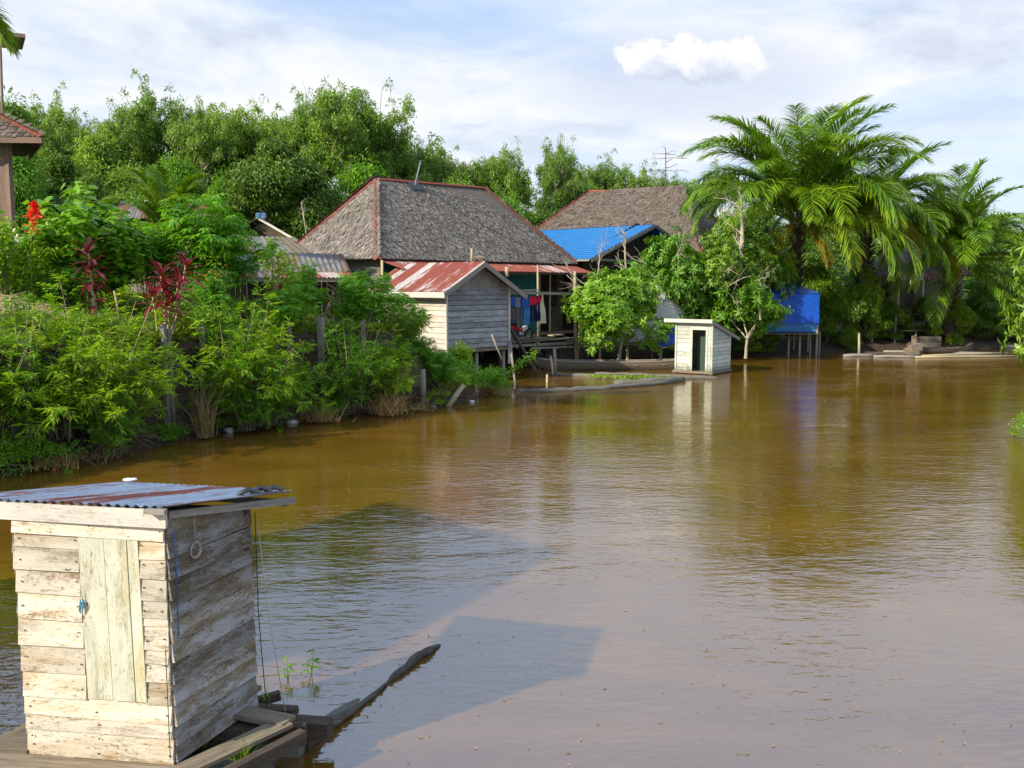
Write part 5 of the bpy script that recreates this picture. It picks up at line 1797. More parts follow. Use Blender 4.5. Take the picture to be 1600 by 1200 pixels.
mb = MB(); mb.slab([gl + Vector((.4, .5, -.1)), gr_ + Vector((-.4, .5, -.1)), p + Vector((0, .5, -.2))], Vector((0, .04, 0))); mb.slab([V2(gl, 1.4) + Vector((.4, .6, 0)), V2(gr_, 1.4) + Vector((-.4, .6, 0)), gr_ + Vector((-.4, .6, -.05)), gl + Vector((.4, .6, -.05))], Vector((0, .04, 0))); mb.build('wall', M['dark_wood'], gh)
tk = thing('water_drum', 'pair of small pale blue drums on top of the gray roof peak', 'drum', at(406, 341, 47.9))
for s in (-.12, .16):
    mb = MB(); q = at(406, 341, 47.9) + Vector((s, .1, -.02)); mb.tube([q, q + UZ * .05, q + UZ * .26, q + UZ * .30], [.125, .13, .13, .11], 12); mb.build('drum', M['barrel_blue'], tk, True)
rh = thing('wooden_house', 'house with a rust-streaked tin roof half hidden behind the broad-leaved shrubs', 'house', (-20, 52, 3))
a, b, c, d = at(205, 344, 50), at(345, 344, 50), at(330, 317, 53), at(188, 317, 53)
a = at(170, 340, 49.5)
mb = MB(); corrug(mb, a, b, c, d, .2, .02, 2, 5); rr_ = mb.build('roof', M['brown_sheet'], rh, True)
mb = MB(); mb.board(d + UZ * .05, c + UZ * .05, .2, .03, Vector((0, -1, .3))); mb.build('ridge_cap', M['metal'], rr_)
mb = MB(); vboards(mb, V2(a, 0) + Vector((.4, .5, 0)), V2(b, 0) + Vector((-.4, .5, 0)), 1.6, lambda s: 7.2, .25, .02, Vector((0, -1, 0)), 6); mb.build('wall', M['gray_planks'], rh)

# ================================================================== tall house at the left edge
LX = thing('wooden_house', 'tall brown plank house with a dark shingled eave cut off by the left edge', 'house', (-18, 31, 3))
ec = at(66, 214, 29.0); ez = ec.z
e_b = ec + Vector((-6, -.3, 0)); e_r = ec + Vector((-2.6, 4.0, 0)); e_d = e_b + Vector((-2.6, 4.0, 0))
tp = at(-70, 146, 31.0); tb = tp + Vector((-2.0, -.2, 0))
mb = MB(); shingles(mb, e_b, ec, tp, tb, .2, .16, 2.2, 31); shingles(mb, ec, e_r, tp, tp, .2, .16, 2.2, 32)
for q in ([e_b, ec, tp, tb], [ec, e_r, tp], [e_r, e_d, tb, tp]):
    n = fn_(*q[:3]); mb.slab([p_ - n * .02 for p_ in q], -n * .05)
rl = mb.build('roof', M['shingle_brown'], LX)
cap(rl, ec, tp, .1, fn_(e_b, ec, tp), fn_(ec, e_r, tp), 'red_trim')
mb = MB(); mb.board(ec + Vector((0, -.03, -.1)), e_b + Vector((0, -.03, -.1)), .19, .03, Vector((.1, -1, 0))); mb.board(ec + Vector((.02, 0, -.1)), e_r + Vector((.02, 0, -.1)), .19, .03, Vector((1, -.1, 0))); mb.build('fascia', M['brown_wall'], LX)
wc_ = ec + Vector((-1.42, .55, 0))
mb = MB(); vboards(mb, V2(wc_, 0) + Vector((-4.6, -.45, 0)), V2(wc_, 0), 2.8, lambda s: ez + .05, .2, .025, Vector((.1, -1, 0)), 3); vboards(mb, V2(wc_, 0), V2(wc_, 0) + Vector((-1.9, 3.0, 0)), 2.8, lambda s: ez + .05, .2, .025, Vector((1, -.1, 0)), 4); mb.build('wall', M['brown_wall'], LX)
mb = MB(); mb.beam(V2(wc_, 2.8) + Vector((-.0, -.02, 0)), V2(wc_, ez), .17); mb.build('corner_post', M['brown_wall'], LX)
# upper storey gable: post and barge board tip
up = at(0, 120, 30.0)
mb = MB(); mb.beam(V2(up, ez + .4), at(0, 62, 30), .06); mb.build('gable_post', M['brown_wall'], LX)
mb = MB(); q = at(40, 59, 30.0); mb.slab([q, q + Vector((-3.2, .0, .32)), q + Vector((-4.1, 1.5, .32)), q + Vector((-.92, 1.5, 0))], UZ * .12); mb.build('upper_roof', M['shingle_brown'], LX)
mb = MB(); mb.beam(V2(up, 6.6) + Vector((-1.7, 1, 0)), V2(up, 10.0) + Vector((-2.1, 1, 0)), 1.6, 1.6); mb.build('upper_wall', M['brown_wall'], LX)

# ================================================================== tarpaulin shelters between the mango and the palm
ts = thing('tarp_house', 'shed on stilts hung with a deep blue tarpaulin under the big palm', 'shed', at(1250, 520, 47))
zf = 1.22
T0, T1 = at(1196, 519, 46.2), at(1279, 521, 46.2)
T0.z = T1.z = zf
TT0, TT1 = V2(T0, 4.15), V2(T1, 3.30)
bkv = Vector((.5, 4.5, 0)).normalized() * 2.2
TT0 = at(1226, 441, 46.2); TT1 = at(1281, 459, 46.2)
def tarpsheet(name, mat, parent, P, nu=26, nv=22, amp=.06, drop=None, thick=.015, seed=0):
    """P: four corners a,b,c,d (bottom a->b, top d->c); pulled into folds"""
    a, b, c, d = map(Vector, P); n = (b - a).cross(d - a).normalized()
    if n.y > 0: n = -n
    mb = MB()
    def fn(i, j):
        p = a.lerp(b, i).lerp(d.lerp(c, i), j)
        f = math.sin(i * 19 + seed + 3 * j) * .35 + math.sin((i - .45) * 60 * (1.2 - j) + seed) * .3 * (1 - j) + math.sin(j * 9 + i * 5 + seed) * .3
        return p + n * amp * f
    mb.grid(fn, nu, nv); mb.grid(lambda i, j: fn(i, j) - n * thick, nu, nv, flip=True)
    return mb.build(name, M[mat], parent, True)
fz1 = 1.72
fa, fb = V2(T0, fz1), V2(T1, fz1); m0 = at(1186, 462, 46.2); m0 = V2(T0, 3.28)
tarpsheet('tarp_front', 'blue_tarp', ts, (fa, fb, TT1, V2(T0, TT1.z + .02)), amp=.03, seed=1)
ap = at(1226, 441, 47.6)
tarpsheet('tarp_top', 'blue_tarp', ts, (V2(T0, TT1.z + .03) + Vector((-.3, -.05, 0)), TT1 + Vector((.04, -.05, .01)), TT1 + bkv + UZ * .25, ap + Vector((-.6, 1.2, .25))), amp=.04, seed=2)
tarpsheet('tarp_side', 'blue_tarp', ts, (V2(T1, zf + .3), V2(T1, zf + .3) + bkv, TT1 + bkv, TT1), amp=.04, seed=3)
tarpsheet('tarp_skirt', 'teal_tarp', ts, (V2(T0, zf + .05) + Vector((0, .06, 0)), V2(T1, zf + .05) + Vector((-.04, .06, 0)), V2(T1, fz1 + .15) + Vector((-.02, .08, 0)), V2(T0, fz1 + .15) + Vector((0, .08, 0))), amp=.015, seed=4)
mb = MB()
for i in range(12):
    q = T0.lerp(T1, 0) + bkv * i / 12
    mb.board(V2(q, zf - .02) + Vector((-.3, -.12, 0)), V2(q, zf - .02) + Vector((2.65, -.12 + random.uniform(-.03, .03), 0)), .32, .035, UZ)
mb.build('floor', M['deck_wood'], ts)
poles(ts, 'stilt', [(V2(at(u, 550, 46.3 + dy), -.9), V2(at(u, 550, 46.3 + dy), zz_)) for u, dy, zz_ in ((1232, .2, zf), (1249, 0, zf), (1265, .6, zf), (1276, -.05, 1.6), (1240, 1.9, zf), (1262, 1.9, zf), (1280, 1.9, zf))], .055, M['gray_pole'])
t2 = thing('tarp_house', 'shelter of bright blue tarpaulins in the shade behind the mango trees', 'shed', at(1110, 520, 47.5))
B0, B1 = at(1040, 512, 47.2), at(1205, 512, 48.0)
B0.z = B1.z = 1.5
tarpsheet('tarp_front', 'blue_tarp', t2, (B0, B1, V2(B1, 3.95), V2(B0, 3.55)), amp=.07, seed=5)
tarpsheet('tarp_top', 'light_blue_tarp', t2, (V2(B0, 3.55), V2(B1, 3.95), V2(B1, 4.7) + Vector((0, 3, 0)), V2(B0, 4.4) + Vector((0, 3, 0))), amp=.06, seed=6)
tarpsheet('tarp_flap', 'light_blue_tarp', t2, (at(1046, 498, 45.6), at(1108, 496, 46.0), at(1085, 445, 46.6), at(1038, 440, 46.2)), amp=.10, seed=7)
mb = MB()
for i in range(10): mb.board(V2(B0, 1.38) + Vector((0, i * .3, 0)), V2(B1, 1.38) + Vector((0, i * .3 - .7, 0)), .28, .04, UZ)
mb.build('floor', M['deck_wood'], t2)
poles(t2, 'stilt', [(V2(B0.lerp(B1, s) + Vector((0, .2 + y, 0)), -.8), V2(B0.lerp(B1, s) + Vector((0, .2 + y, 0)), 1.4)) for s in (.05, .3, .55, .8, .97) for y in (0, 2)], .07, M['gray_pole'])
t3 = thing('covered_pile', 'pile under a pale gray tarpaulin behind the bright mango crown', 'covered pile', at(1010, 530, 43.5))
pc = at(1006, 530, 44.0)
mb = MB()
def hump(i, j):
    x = (i - .5) * 4.6; y = (j - .5) * 3.0
    h = 2.75 * (max(0, 1 - abs(i * 2 - 1) ** 2.2)) ** .7 * (max(0, 1 - abs(j * 2 - 1) ** 3)) ** .6
    return Vector((pc.x + x, pc.y + y, 1.0 + h + .05 * math.sin(x * 5 + y * 3) * (h > .1)))
mb.grid(hump, 40, 26); mb.build('tarp', M['white_tarp'], t3, True)
mb = MB(); mb.slab([pc + Vector((x, y, 0)) - UZ * (pc.z - .85) for x, y in ((-2.6, -1.7), (2.6, -1.7), (2.6, 1.7), (-2.6, 1.7))], UZ * .12); mb.build('platform', M['deck_wood'], t3)
poles(t3, 'stilt', [(V2(pc + Vector((x, y, 0)), -.8), V2(pc + Vector((x, y, 0)), .9)) for x in (-2.3, -1, .6, 2.2) for y in (-1.5, 1.4)], .07, M['pale_pole'])
o = tarpsheet('blue_sheet', 'blue_tarp', None, (at(1012, 543, 41.8), at(1056, 541, 42.2), at(1062, 505, 42.6), at(1040, 520, 42.2)), amp=.12, seed=9)
tag(o, 'loose blue tarpaulin corner hanging between the pale pile and the river privy', 'tarpaulin')

# ================================================================== far right: house, walkway, boat, planks
hr = thing('wooden_house', 'gray plank house with a red tin awning half hidden behind the right palm', 'house', (26, 58, 1.5))
a, b = at(1370, 500, 56), at(1500, 500, 57)
mb = MB(); vboards(mb, V2(a, 0), V2(b, 0), 1.4, lambda s: 4.3, .25, .02, Vector((0, -1, 0)), 5); mb.build('wall', M['gray_planks'], hr)
for u in (1393, 1436): 
    q = at(u, 470, 55.9); mb = MB(); mb.board(V2(q, 1.9) + Vector((0, -.06, 0)), V2(q, 4.2) + Vector((0, -.06, 0)), .5, .03, Vector((0, -1, 0))); mb.build('shutter', M['gray_planks'], hr)
mb = MB(); corrug(mb, at(1395, 438, 54.5), at(1490, 438, 55.5), at(1490, 426, 57), at(1400, 426, 56), .2, .02, 2, 5); mb.build('awning', M['red_sheet'], hr, True)
mb = MB(); E_ = [at(1355, 432, 56), at(1520, 430, 57), at(1500, 380, 60), at(1390, 385, 59)]; shingles(mb, *E_, .25, .2, 2.2, 41); n = fn_(*E_[:3]); mb.slab([q - n * .02 for q in E_], -n * .05); mb.build('roof', M['shingle_brown'], hr)
poles(hr, 'porch_post', [(V2(at(u, 500, 54.6), 1.4), V2(at(u, 500, 54.6), 4.0)) for u in (1402, 1440, 1486)], .06, M['white_plastic'])
wk = thing('plank_walkway', 'dark plank walkway on posts along the far right bank', 'walkway', at(1380, 520, 52))
mb = MB()
for i in range(5): mb.board(at(1283, 519 , 50.5 + .3 * i) , V2(at(1500, 517, 53.0 + .3 * i), at(1283, 519, 50.5).z), .28, .05, UZ)
mb.build('deck_planks', M['dark_wood'], wk)
mb = MB()
zw = at(1283, 519, 50.5).z
mb.beam(V2(at(1300, 500, 51.8), zw + .45), V2(at(1500, 500, 54.2), zw + .45), .05, .10); mb.beam(V2(at(1300, 500, 51.8), zw + .9), V2(at(1500, 500, 54.2), zw + .9), .05, .10); mb.build('rail', M['dark_wood'], wk)
poles(wk, 'post', [(V2(at(u, 540, Y_), -.6), V2(at(u, 540, Y_), zz_)) for u, Y_, zz_ in ((1292, 50.7, zw), (1322, 51.0, zw), (1362, 51.5, zw), (1398, 51.9, zw + .9), (1430, 52.2, zw), (1470, 52.7, zw + .9), (1495, 53, zw))], .06, M['gray_pole'])
canoe('canoe', 'dark wooden canoe drawn up by the floating planks under the right palm', wat(1418, 551), wat(1520, 552), .9, .24, M['boat_dark'], .34)
cr = thing('wooden_box', 'weathered box standing behind the dark canoe at the right', 'box', wat(1440, 545))
q = wat(1442, 546, .12)
mb = MB()
for k in range(4): mb.board(q + Vector((-.1, .2, .10 + .18 * k)), q + Vector((1.15, .35, .08 + .18 * k)), .17, .04, Vector((.1, -1, 0))); mb.board(q + Vector((-.1, .2, .10 + .18 * k)), q + Vector((-.25, .9, .10 + .18 * k)), .17, .04, Vector((-1, 0, 0)))
mb.build('sides', M['deck_wood'], cr)
mb = MB(); mb.slab([q + Vector((-.1, .2, .02)), q + Vector((1.15, .35, .02)), q + Vector((1.0, 1, .02)), q + Vector((-.25, .9, .02))], UZ * .05); mb.build('bottom', M['dark_wood'], cr)
cr = thing('wooden_block', 'pale timber block propping the bow of the dark canoe', 'block', wat(1424, 550))
mb = MB(); mb.obox(wat(1424, 549, .25), (.26, .05, .1), (-.05, .2, 0), (-.06, 0, .22)); mb.build('body', M['deck_wood'], cr)
mb = MB(); mb.obox(wat(1430, 543, .95), (.25, .05, .05), (-.03, .12, 0), (-.03, 0, .14)); mb.build('wedge', M['deck_wood'], cr)
fg = 'planks floating at the far right bank'
for i, (u0, v0, u1, v1, r, lb, mt) in enumerate(((1318, 556, 1370, 555, .13, 'gray log floating at the left end of the far planks', 'gray_pole'), (1352, 551, 1432, 556, .10, 'dark plank crossing the far floating logs', 'dark_wood'),
    (1380, 549, 1560, 552, .09, 'long pale pole floating under the dark canoe', 'gray_pole'), (1440, 556, 1575, 551, .06, 'thin tan pole reaching past the dark canoe stern', 'pale_pole'), (1430, 558, 1590, 556, .06, 'lowest tan pole floating out toward the right edge', 'pale_pole'),
    (1365, 557, 1440, 557.5, .10, 'short gray board floating before the canoe bow', 'gray_pole'), (1562, 543, 1600, 541, .16, 'gray log lying on the far right bank', 'gray_pole'), (1385, 546, 1425, 547, .08, 'small gray timber behind the far floating planks', 'gray_pole'))):
    mb = MB(); a, b = wat(u0, v0, .05), wat(u1, v1, .05); mb.tube([a, a.lerp(b, .3) + UZ * .02, a.lerp(b, .7), b], [r * .7, r * .75, r * .7, r * .55], 7)
    tag(mb.build('floating_pole', M[mt], None, True), lb, 'pole', fg)
pole(1342, 556, 1342, 520, 48.5, 48.5, .07, 'pale_pole', 'lone tan post in the water right of the blue tarp shed')

# ================================================================== retaining wall along the left bank
rw = thing('retaining_wall', 'old board wall with posts holding the left bank behind the bamboo', 'wall', (-8.5, 20, .2))
inl = [Vector(p).to_3d() for p in ((-12.6, 12.6), (-11.0, 16.6), (-8.75, 21.1), (-7.35, 23.55), (-5.8, 25.3), (-3.7, 27.2))]
mb = MB()
for i in range(len(inl) - 1):
    a, b = inl[i], inl[i + 1]; o = Vector(((b - a).y, -(b - a).x, 0)).normalized()
    siding(mb, a + o * .08, b + o * .08, .0, 2.44, .26, .035, o, seed=i)
mb.build('boards', M['dark_wood'], rw)
pp = [(28, 17.9, .22), (246, 21.0, .42), (256, 21.25, .3), (305, 22.1, .35), (375, 23.1, .3), (447, 24.2, .35), (497, 24.8, .45), (560, 25.9, .3)]
for u, Y_, ex in pp:
    # find the point on the wall at this azimuth
    best = None
    for i in range(len(inl) - 1):
        for t in np.linspace(0, 1, 40):
            q = inl[i].lerp(inl[i + 1], t); e = abs(q.x / q.y - (u - 800) / FPX * 1.0)
            if best is None or e < best[0]: best = (e, q, i)
    q, i = best[1], best[2]; o = Vector(((inl[i + 1] - inl[i]).y, -(inl[i + 1] - inl[i]).x, 0)).normalized()
    mb = MB(); q = q + o * .2
    mb.beam(V2(q, -.4), V2(q, 2.35 + ex) + Vector((random.uniform(-.06, .06), 0, 0)), .10 if u != 497 else .16)
    mb.build('post', M['gray_pole'], rw)
# ================================================================== plants on the left bank
def gpos(u, Y, dz=0.0):
    p = at(u, 480, Y)
    return Vector((p.x, p.y, max(0.02, gzf(p.x, p.y)) + dz))


bam = [bamboo_bush(1, 2.6, 1.2), bamboo_bush(2, 2.6, 1.0, 62, 90, 'weed_leaf', .12, .021), bamboo_bush(3, 2.7, 1.45, 52, 95, 'bamboo_leaf', .145, .019)]
bamL = [bamboo_bush(s, 2.6, 1.1, 56, 50, 'weed_leaf', .17, .034) for s in (4, 5)]
BG = 'bamboo shrubs leaning out from the bank wall'
for i, (u, Y, v, sc, dz, lb) in enumerate((
    (-35, 17.7, 0, .95, .2, 'dark bamboo shrub cut by the left edge above the water bags'),
    (22, 18.3, 1, 1.02, .2, 'small bamboo shrub near the left edge in front of the first wall post'),
    (84, 18.8, 2, 1.12, .2, 'low bamboo shrub overhanging the two blue bags at the water'),
    (135, 19.5, 0, 1.28, .2, 'tallest bamboo shrub of the left half, below the single red cordyline'),
    (182, 20.0, 2, .92, .15, 'bamboo shrub whose sprays point right at the pale wall posts'),
    (160, 18.95, 1, .62, -.1, 'small dark bamboo spray hanging over the water under the tallest bamboo'),
    (362, 22.5, 1, 1.18, .3, 'bright bamboo shrub right of the dry hanging stalk'),
    (398, 22.9, 0, 1.22, .2, 'high bright bamboo shrub below the sapling with the pink flower'),
    (445, 23.7, 2, .84, .1, 'bamboo shrub leaning right over the dark hollow in the bank'),
    (548, 25.3, 1, 1.05, .2, 'upright bamboo shrub left of the dry grass clump'),
    (600, 26.1, 0, .92, .1, 'bamboo shrub above the dry grass clump beside the shed'))):
    p = gpos(u, Y)
    if p.z < .5 or True:
        p.z = max(.05, min(p.z, .5) + dz)
    place('bamboo_shrub', bam[v], p, i * 2.1, (sc * 1.05, sc * 1.05, sc), lb, 'shrub', BG)
for i, (u, Y, sc, dz, lb) in enumerate((
    (378, 22.0, .62, .0, 'light leafy vine shrub trailing to the water by the white bottle'),
    (415, 22.6, .66, .05, 'light green shrub touching the water left of the gray roots'),
    (535, 24.9, .52, .05, 'low leafy shrub at the foot of the upright bamboo'))):
    place('leafy_shrub', bamL[i % 2], gpos(u, Y, dz) * Vector((1, 1, 0)).to_tuple()[0] if False else Vector((gpos(u, Y).x, gpos(u, Y).y, .1 + dz)), i * 1.7 + 1, sc, lb, 'shrub', 'leafy shrubs at the water line')

cas = [stem_shrub(s, 2.3, 1.15, 18, 44, PALMATE, 'cassava_leaf', .19, .19, .20) for s in (11, 12, 13)]
CG = 'cassava plants on the bank'
for i, (u, Y, v, sc, dz, lb) in enumerate((
    (300, 27.0, 0, 1.52, 0, 'biggest cassava plant with yellowing leaves, behind the three red cordylines'),
    (352, 27.6, 1, 1.30, 0, 'cassava plant right of the biggest one before the gray lean-to roof'),
    (232, 27.4, 2, 1.05, 0, 'cassava plant between the broad-leaved shrub and the biggest cassava'),
    (330, 24.6, 1, .80, 0, 'low cassava plant right of the red cordylines'),
    (482, 27.2, 2, .80, -.1, 'cassava plant in front of the dark kitchen wall'),
    (545, 27.8, 0, .86, -.3, 'cassava plant between the two dark purple cordylines and the shed'),
    (580, 28.3, 1, .98, -.6, 'tall cassava plant reaching the fascia of the red-roofed shed'),
    (628, 29.0, 2, .80, -.7, 'cassava plant drooping before the pale shed side'),
    (664, 28.4, 0, .60, -.6, 'small cassava plant at the foot of the pale shed wall'),
    (452, 25.0, 0, .66, -.2, 'short dark cassava on the bank edge near the thick wall post'),
    (690, 27.7, 1, .62, .05, 'cassava plant at the water edge between the gray post and leaning post'))):
    p = gpos(u, Y, dz)
    if u == 690: p.z = .35
    place('cassava_plant', cas[v], p, i * 1.3, sc, lb, 'plant', CG)

bro = [stem_shrub(s, 3.3, 1.45, 26, 62, LOBED, 'broad_leaf', .23, .23, .20, low=.22, tilt=.35) for s in (21, 22)]
place('broadleaf_shrub', bro[0], gpos(132, 24.8, -.05), .3, (1.0, 1, 1.06), 'big bushy shrub of broad lobed leaves behind the single red cordyline', 'shrub')
place('broadleaf_shrub', bro[1], gpos(172, 25.9, -.1), 1.9, (.86, .86, .86), 'shadier broad-leaved shrub on the right of the big one', 'shrub')
place('broadleaf_shrub', bro[0], gpos(22, 25.2, -.1), 4.0, (.74, .74, .72), 'broad-leaved shrub at the foot of the left edge house wall', 'shrub')
place('broadleaf_shrub', bro[1], gpos(95, 23.6, -.2), 3.0, (.48, .48, .44), 'low broad-leaved shrub beneath the big one', 'shrub')
flw = stem_shrub(31, 2.6, 1.3, 30, 60, OVAL, 'vine_leaf', .17, .075, .12, low=.3, tilt=.5)
rng = np.random.default_rng(3)
def petals(n, c, r, mat, size, seed):
    rng = np.random.default_rng(seed); P = np.array(c)[None] + rng.normal(0, 1, (n, 3)) * np.array(r)
    V_, F_ = leaves(P, rdir(rng, n), rdir(rng, n), np.full(n, size), np.full(n, size * .8), OVAL)
    return mesh_np('blossom', V_, F_, M[mat])
wf = [np.array((rng.uniform(-.9, .9), rng.uniform(-1.2, -.3), rng.uniform(1.5, 2.3))) for i in range(9)]
V_, F_ = join([leaves(np.repeat(c[None], 7, 0), rdir(rng, 7), rdir(rng, 7), np.full(7, .075), np.full(7, .06), OVAL) for c in wf])
place('flowering_shrub', flw + [('blossom', mesh_np('blossom', V_, F_, M['petal_white']))], gpos(12, 23.2), 0, (1, 1, .95), 'white-flowered shrub at the left edge below the brown house', 'shrub')
# red torch flower
p = gpos(52, 23.0)
t = thing('flowering_plant', 'plant with one bright red plume of flowers by the left brown house', 'plant', p)
mb = MB(); mb.tube([p, p + UZ * 1.2, at(50, 332, 23.0)], .012, 5); mb.build('stem', M['stem_green'], t, True)
rng = np.random.default_rng(9); n = 260; s = rng.random(n)
c = np.array(at(54, 330, 23.0)); P = c + np.stack([rng.normal(0, .09, n) * (1.1 - s), rng.normal(0, .09, n) * (1.1 - s), (s - .45) * .42], 1)
k = rng.integers(0, n, 60); P[k] += np.array((-.06, 0, -.35)) + rng.normal(0, .04, (60, 3))
V_, F_ = leaves(P, rdir(rng, n, -.6, .6), rdir(rng, n), np.full(n, .09), np.full(n, .05), OVAL)
o = bpy.data.objects.new('blossom', mesh_np('blossom', V_ - np.array(p), F_, M['petal_red'])); COL.objects.link(o); o.parent = t
# cordylines
place('cordyline', strap_plant(41, [(0, 0, 1.12, .0), (.02, .05, .72, .0), (-.03, 0, 1.40, 0)], 'red_leaf', 15, .42, .075), gpos(145, 21.6, .0), 0, 1.42, 'single red cordyline standing before the big broad-leaved shrub', 'plant')
place('cordyline', strap_plant(42, [(-.20, 0, .92, -.12), (.02, .05, 1.02, .0), (.30, 0, 1.15, .10), (-.06, .1, 1.30, 0), (.42, .1, 1.45, .1), (.15, -.1, .75, .05)], 'red_leaf', 16, .46, .085), gpos(255, 21.75, .0), 0, 1.3, 'clump of three red cordylines on thin canes', 'plant')
place('cordyline', strap_plant(43, [(0, 0, 1.25, 0), (.05, 0, .8, 0), (0, .1, 1.5, .03)], 'purple_leaf', 13, .40, .07), gpos(438, 25.1, -.25), 0, .95, 'dark purple cordyline left of the thick wall post', 'plant')
place('cordyline', strap_plant(44, [(.1, 0, 1.3, -.3), (-.05, 0, .95, -.2), (.2, 0, 1.55, -.2)], 'purple_leaf', 14, .46, .08), gpos(512, 26.0, -.25), 0, .95, 'dark drooping cordyline right of the thick wall post', 'plant')
place('cordyline', strap_plant(45, [(0, 0, .6, 0)], 'purple_leaf', 13, .36, .07), gpos(468, 25.3, -.1), 0, .9, 'short dark cordyline beside the thick wall post', 'plant')
# saplings, cut stalks, flowers
sap = stem_shrub(51, 3.0, .75, 12, 62, OVAL, 'vine_leaf', .16, .06, .14, low=.2, tilt=.5)
pk = petals(16, (.25, -.55, 1.55), (.05, .05, .07), 'petal_pink', .09, 5)
place('sapling', sap + [('blossom', pk)], gpos(432, 25.7, -.3), 0, (1, 1, .98), 'bright yellow-green sapling with a pink flower before the gray lean-to', 'sapling')
yw = petals(70, (0, 0, 1.5), (.22, .2, .16), 'petal_yellow', .07, 6)
place('flowering_shrub', weed_bush(52, 1.5, .9, 1500) + [('blossom', yw)], gpos(335, 24.0), 0, 1, 'weed shrub topped with orange-yellow blossom right of the red cordylines', 'shrub')
place('stalk', strap_plant(53, [(0, 0, 1.0, .05), (.1, 0, .9, .1)], 'grass_leaf', 7, .5, .05), gpos(352, 23.2, .1), 0, 1.0, 'pale withered corn stalk right of the orange blossom', 'stalk')
mb = MB(); p = gpos(187, 22.4); mb.tube([p, p + Vector((-.05, 0, .5)), p + Vector((-.12, 0, .95))], [.028, .025, .02], 6)
tag(mb.build('bare_stick', M['stem_dry'], None, True), 'bare tan stick standing between the red cordylines', 'stick')
# weeds along the top of the bank
wd = [weed_bush(60 + i, .8, .85, 1500, lf, L, W, T) for i, (lf, L, W, T) in enumerate((('weed_leaf', .085, .036, OVAL), ('grass_leaf', .16, .02, LANCE), ('vine_leaf', .075, .045, OVAL), ('weed_leaf', .13, .022, LANCE)))]
rng = np.random.default_rng(77)
WG_ = 'weeds covering the bank top'
WG2 = 'low weeds hanging at the foot of the bank wall'
for i, (u, Y, v, sc, lb) in enumerate(((-20, 17.3, 3, 1.0, 'low weeds at the water on the left edge'), (60, 18.0, 0, .8, 'low weeds at the water above the two blue bags'), (258, 20.9, 3, .6, 'low weeds at the water between the wall posts and the dry stalk'), (325, 21.9, 2, .6, 'low light weeds at the water left of the white bottle'), (505, 24.5, 3, .7, 'low weeds at the water right of the gray roots'), (680, 27.2, 2, .6, 'low light weeds at the water beside the leaning post'))):
    p = gpos(u, Y); p.z = .05
    place('weed_clump', wd[v], p, i * 1.7, sc, lb, 'weeds', WG2)
wl = [(20, 20.5, 'weed clump over the wall top at the left edge'), (62, 20.2, 'weed clump right of the straw heap'), (105, 20.7, 'weed clump left of the single red cordyline foot'), (170, 21.4, 'weed clump right of the single red cordyline foot'),
      (210, 21.9, 'weed clump left of the three red cordylines foot'), (285, 22.7, 'weed clump right of the three red cordylines foot'), (322, 23.2, 'weed clump under the orange blossom'), (365, 23.9, 'weed clump above the bright bamboo'),
      (410, 24.4, 'weed clump at the foot of the yellow-green sapling'), (480, 25.2, 'weed clump just behind the thick wall post'), (525, 25.9, 'weed clump under the dark drooping cordyline'), (575, 26.6, 'weed clump between bamboo and tall cassava'),
      (55, 22.5, 'weed clump at the foot of the red plume plant'), (205, 24.6, 'weed clump in the shade of the broad-leaved shrubs'), (270, 24.6, 'weed clump behind the three red cordylines'), (390, 26, 'weed clump left of the sapling under the lean-to')]
for i, (u, Y, lb) in enumerate(wl):
    place('weed_clump', wd[i % 4], gpos(u, Y, -.08), i * 1.1, rng.uniform(.75, 1.1), lb, 'weeds', WG_)
for i, (u, Y, v, sc, z, lb) in enumerate(((712, 28.4, 2, .95, .25, 'leafy weed bush right of the leaning post'), (740, 29.3, 0, 1.1, .4, 'weed bush under the gray shed gable'), (770, 30.2, 3, .9, .3, 'weed bush at the waterside under the shed corner'),
      (722, 31.2, 2, .80, .75, 'small bright weed sprig growing up the gray shed gable'), (785, 30.8, 2, .55, .02, 'low weed mat at the water next to the longest floating log'), (655, 28.2, 3, .9, .6, 'weed bush behind the stout gray post'), (620, 27.3, 0, .8, .4, 'weed bush behind the dry grass clump'), (634, 27.7, 1, 1.0, 9, 'grassy weed bush on the bank edge before the pale shed side'), (606, 27.0, 2, 1.0, 9, 'weed bush on the bank edge left of the shed'))):
    p = gpos(u, Y); p.z = max(z, p.z - .1) if u in (655, 620) else (p.z - .1 if z == 9 else z)
    place('weed_clump', wd[v], p, i * 2.0, (sc, sc, sc * (1.5 if u == 722 else 1)), lb, 'weeds', 'weeds at the foot of the shed')
br = at(800, 590, 31.5)
mb = MB(); a, b = at(768, 606, 30.9), at(838, 553, 31.3); mb.tube([a, a.lerp(b, .5) + UZ * .08, b], [.02, .015, .006], 5)
rng = np.random.default_rng(8); n = 230; tt = rng.uniform(.35, 1, n)
P = np.array([a.lerp(b, x) + UZ * .06 for x in tt]) + rng.normal(0, .09, (n, 3)); V_, F_ = leaves(P, rdir(rng, n, -.2, .9) + np.array((.6, 0, .3)), np.array((0, 0, 1.)) + rng.normal(0, .5, (n, 3)), np.full(n, .11), np.full(n, .045), OVAL)
t = thing('leafy_branch', 'green branch reaching right over the water before the canoe', 'branch', a); mb.build('stem', M['stem_green'], t, True)
o = bpy.data.objects.new('foliage', mesh_np('foliage', V_ - np.array(a), F_, M['vine_leaf'])); COL.objects.link(o); o.parent = t
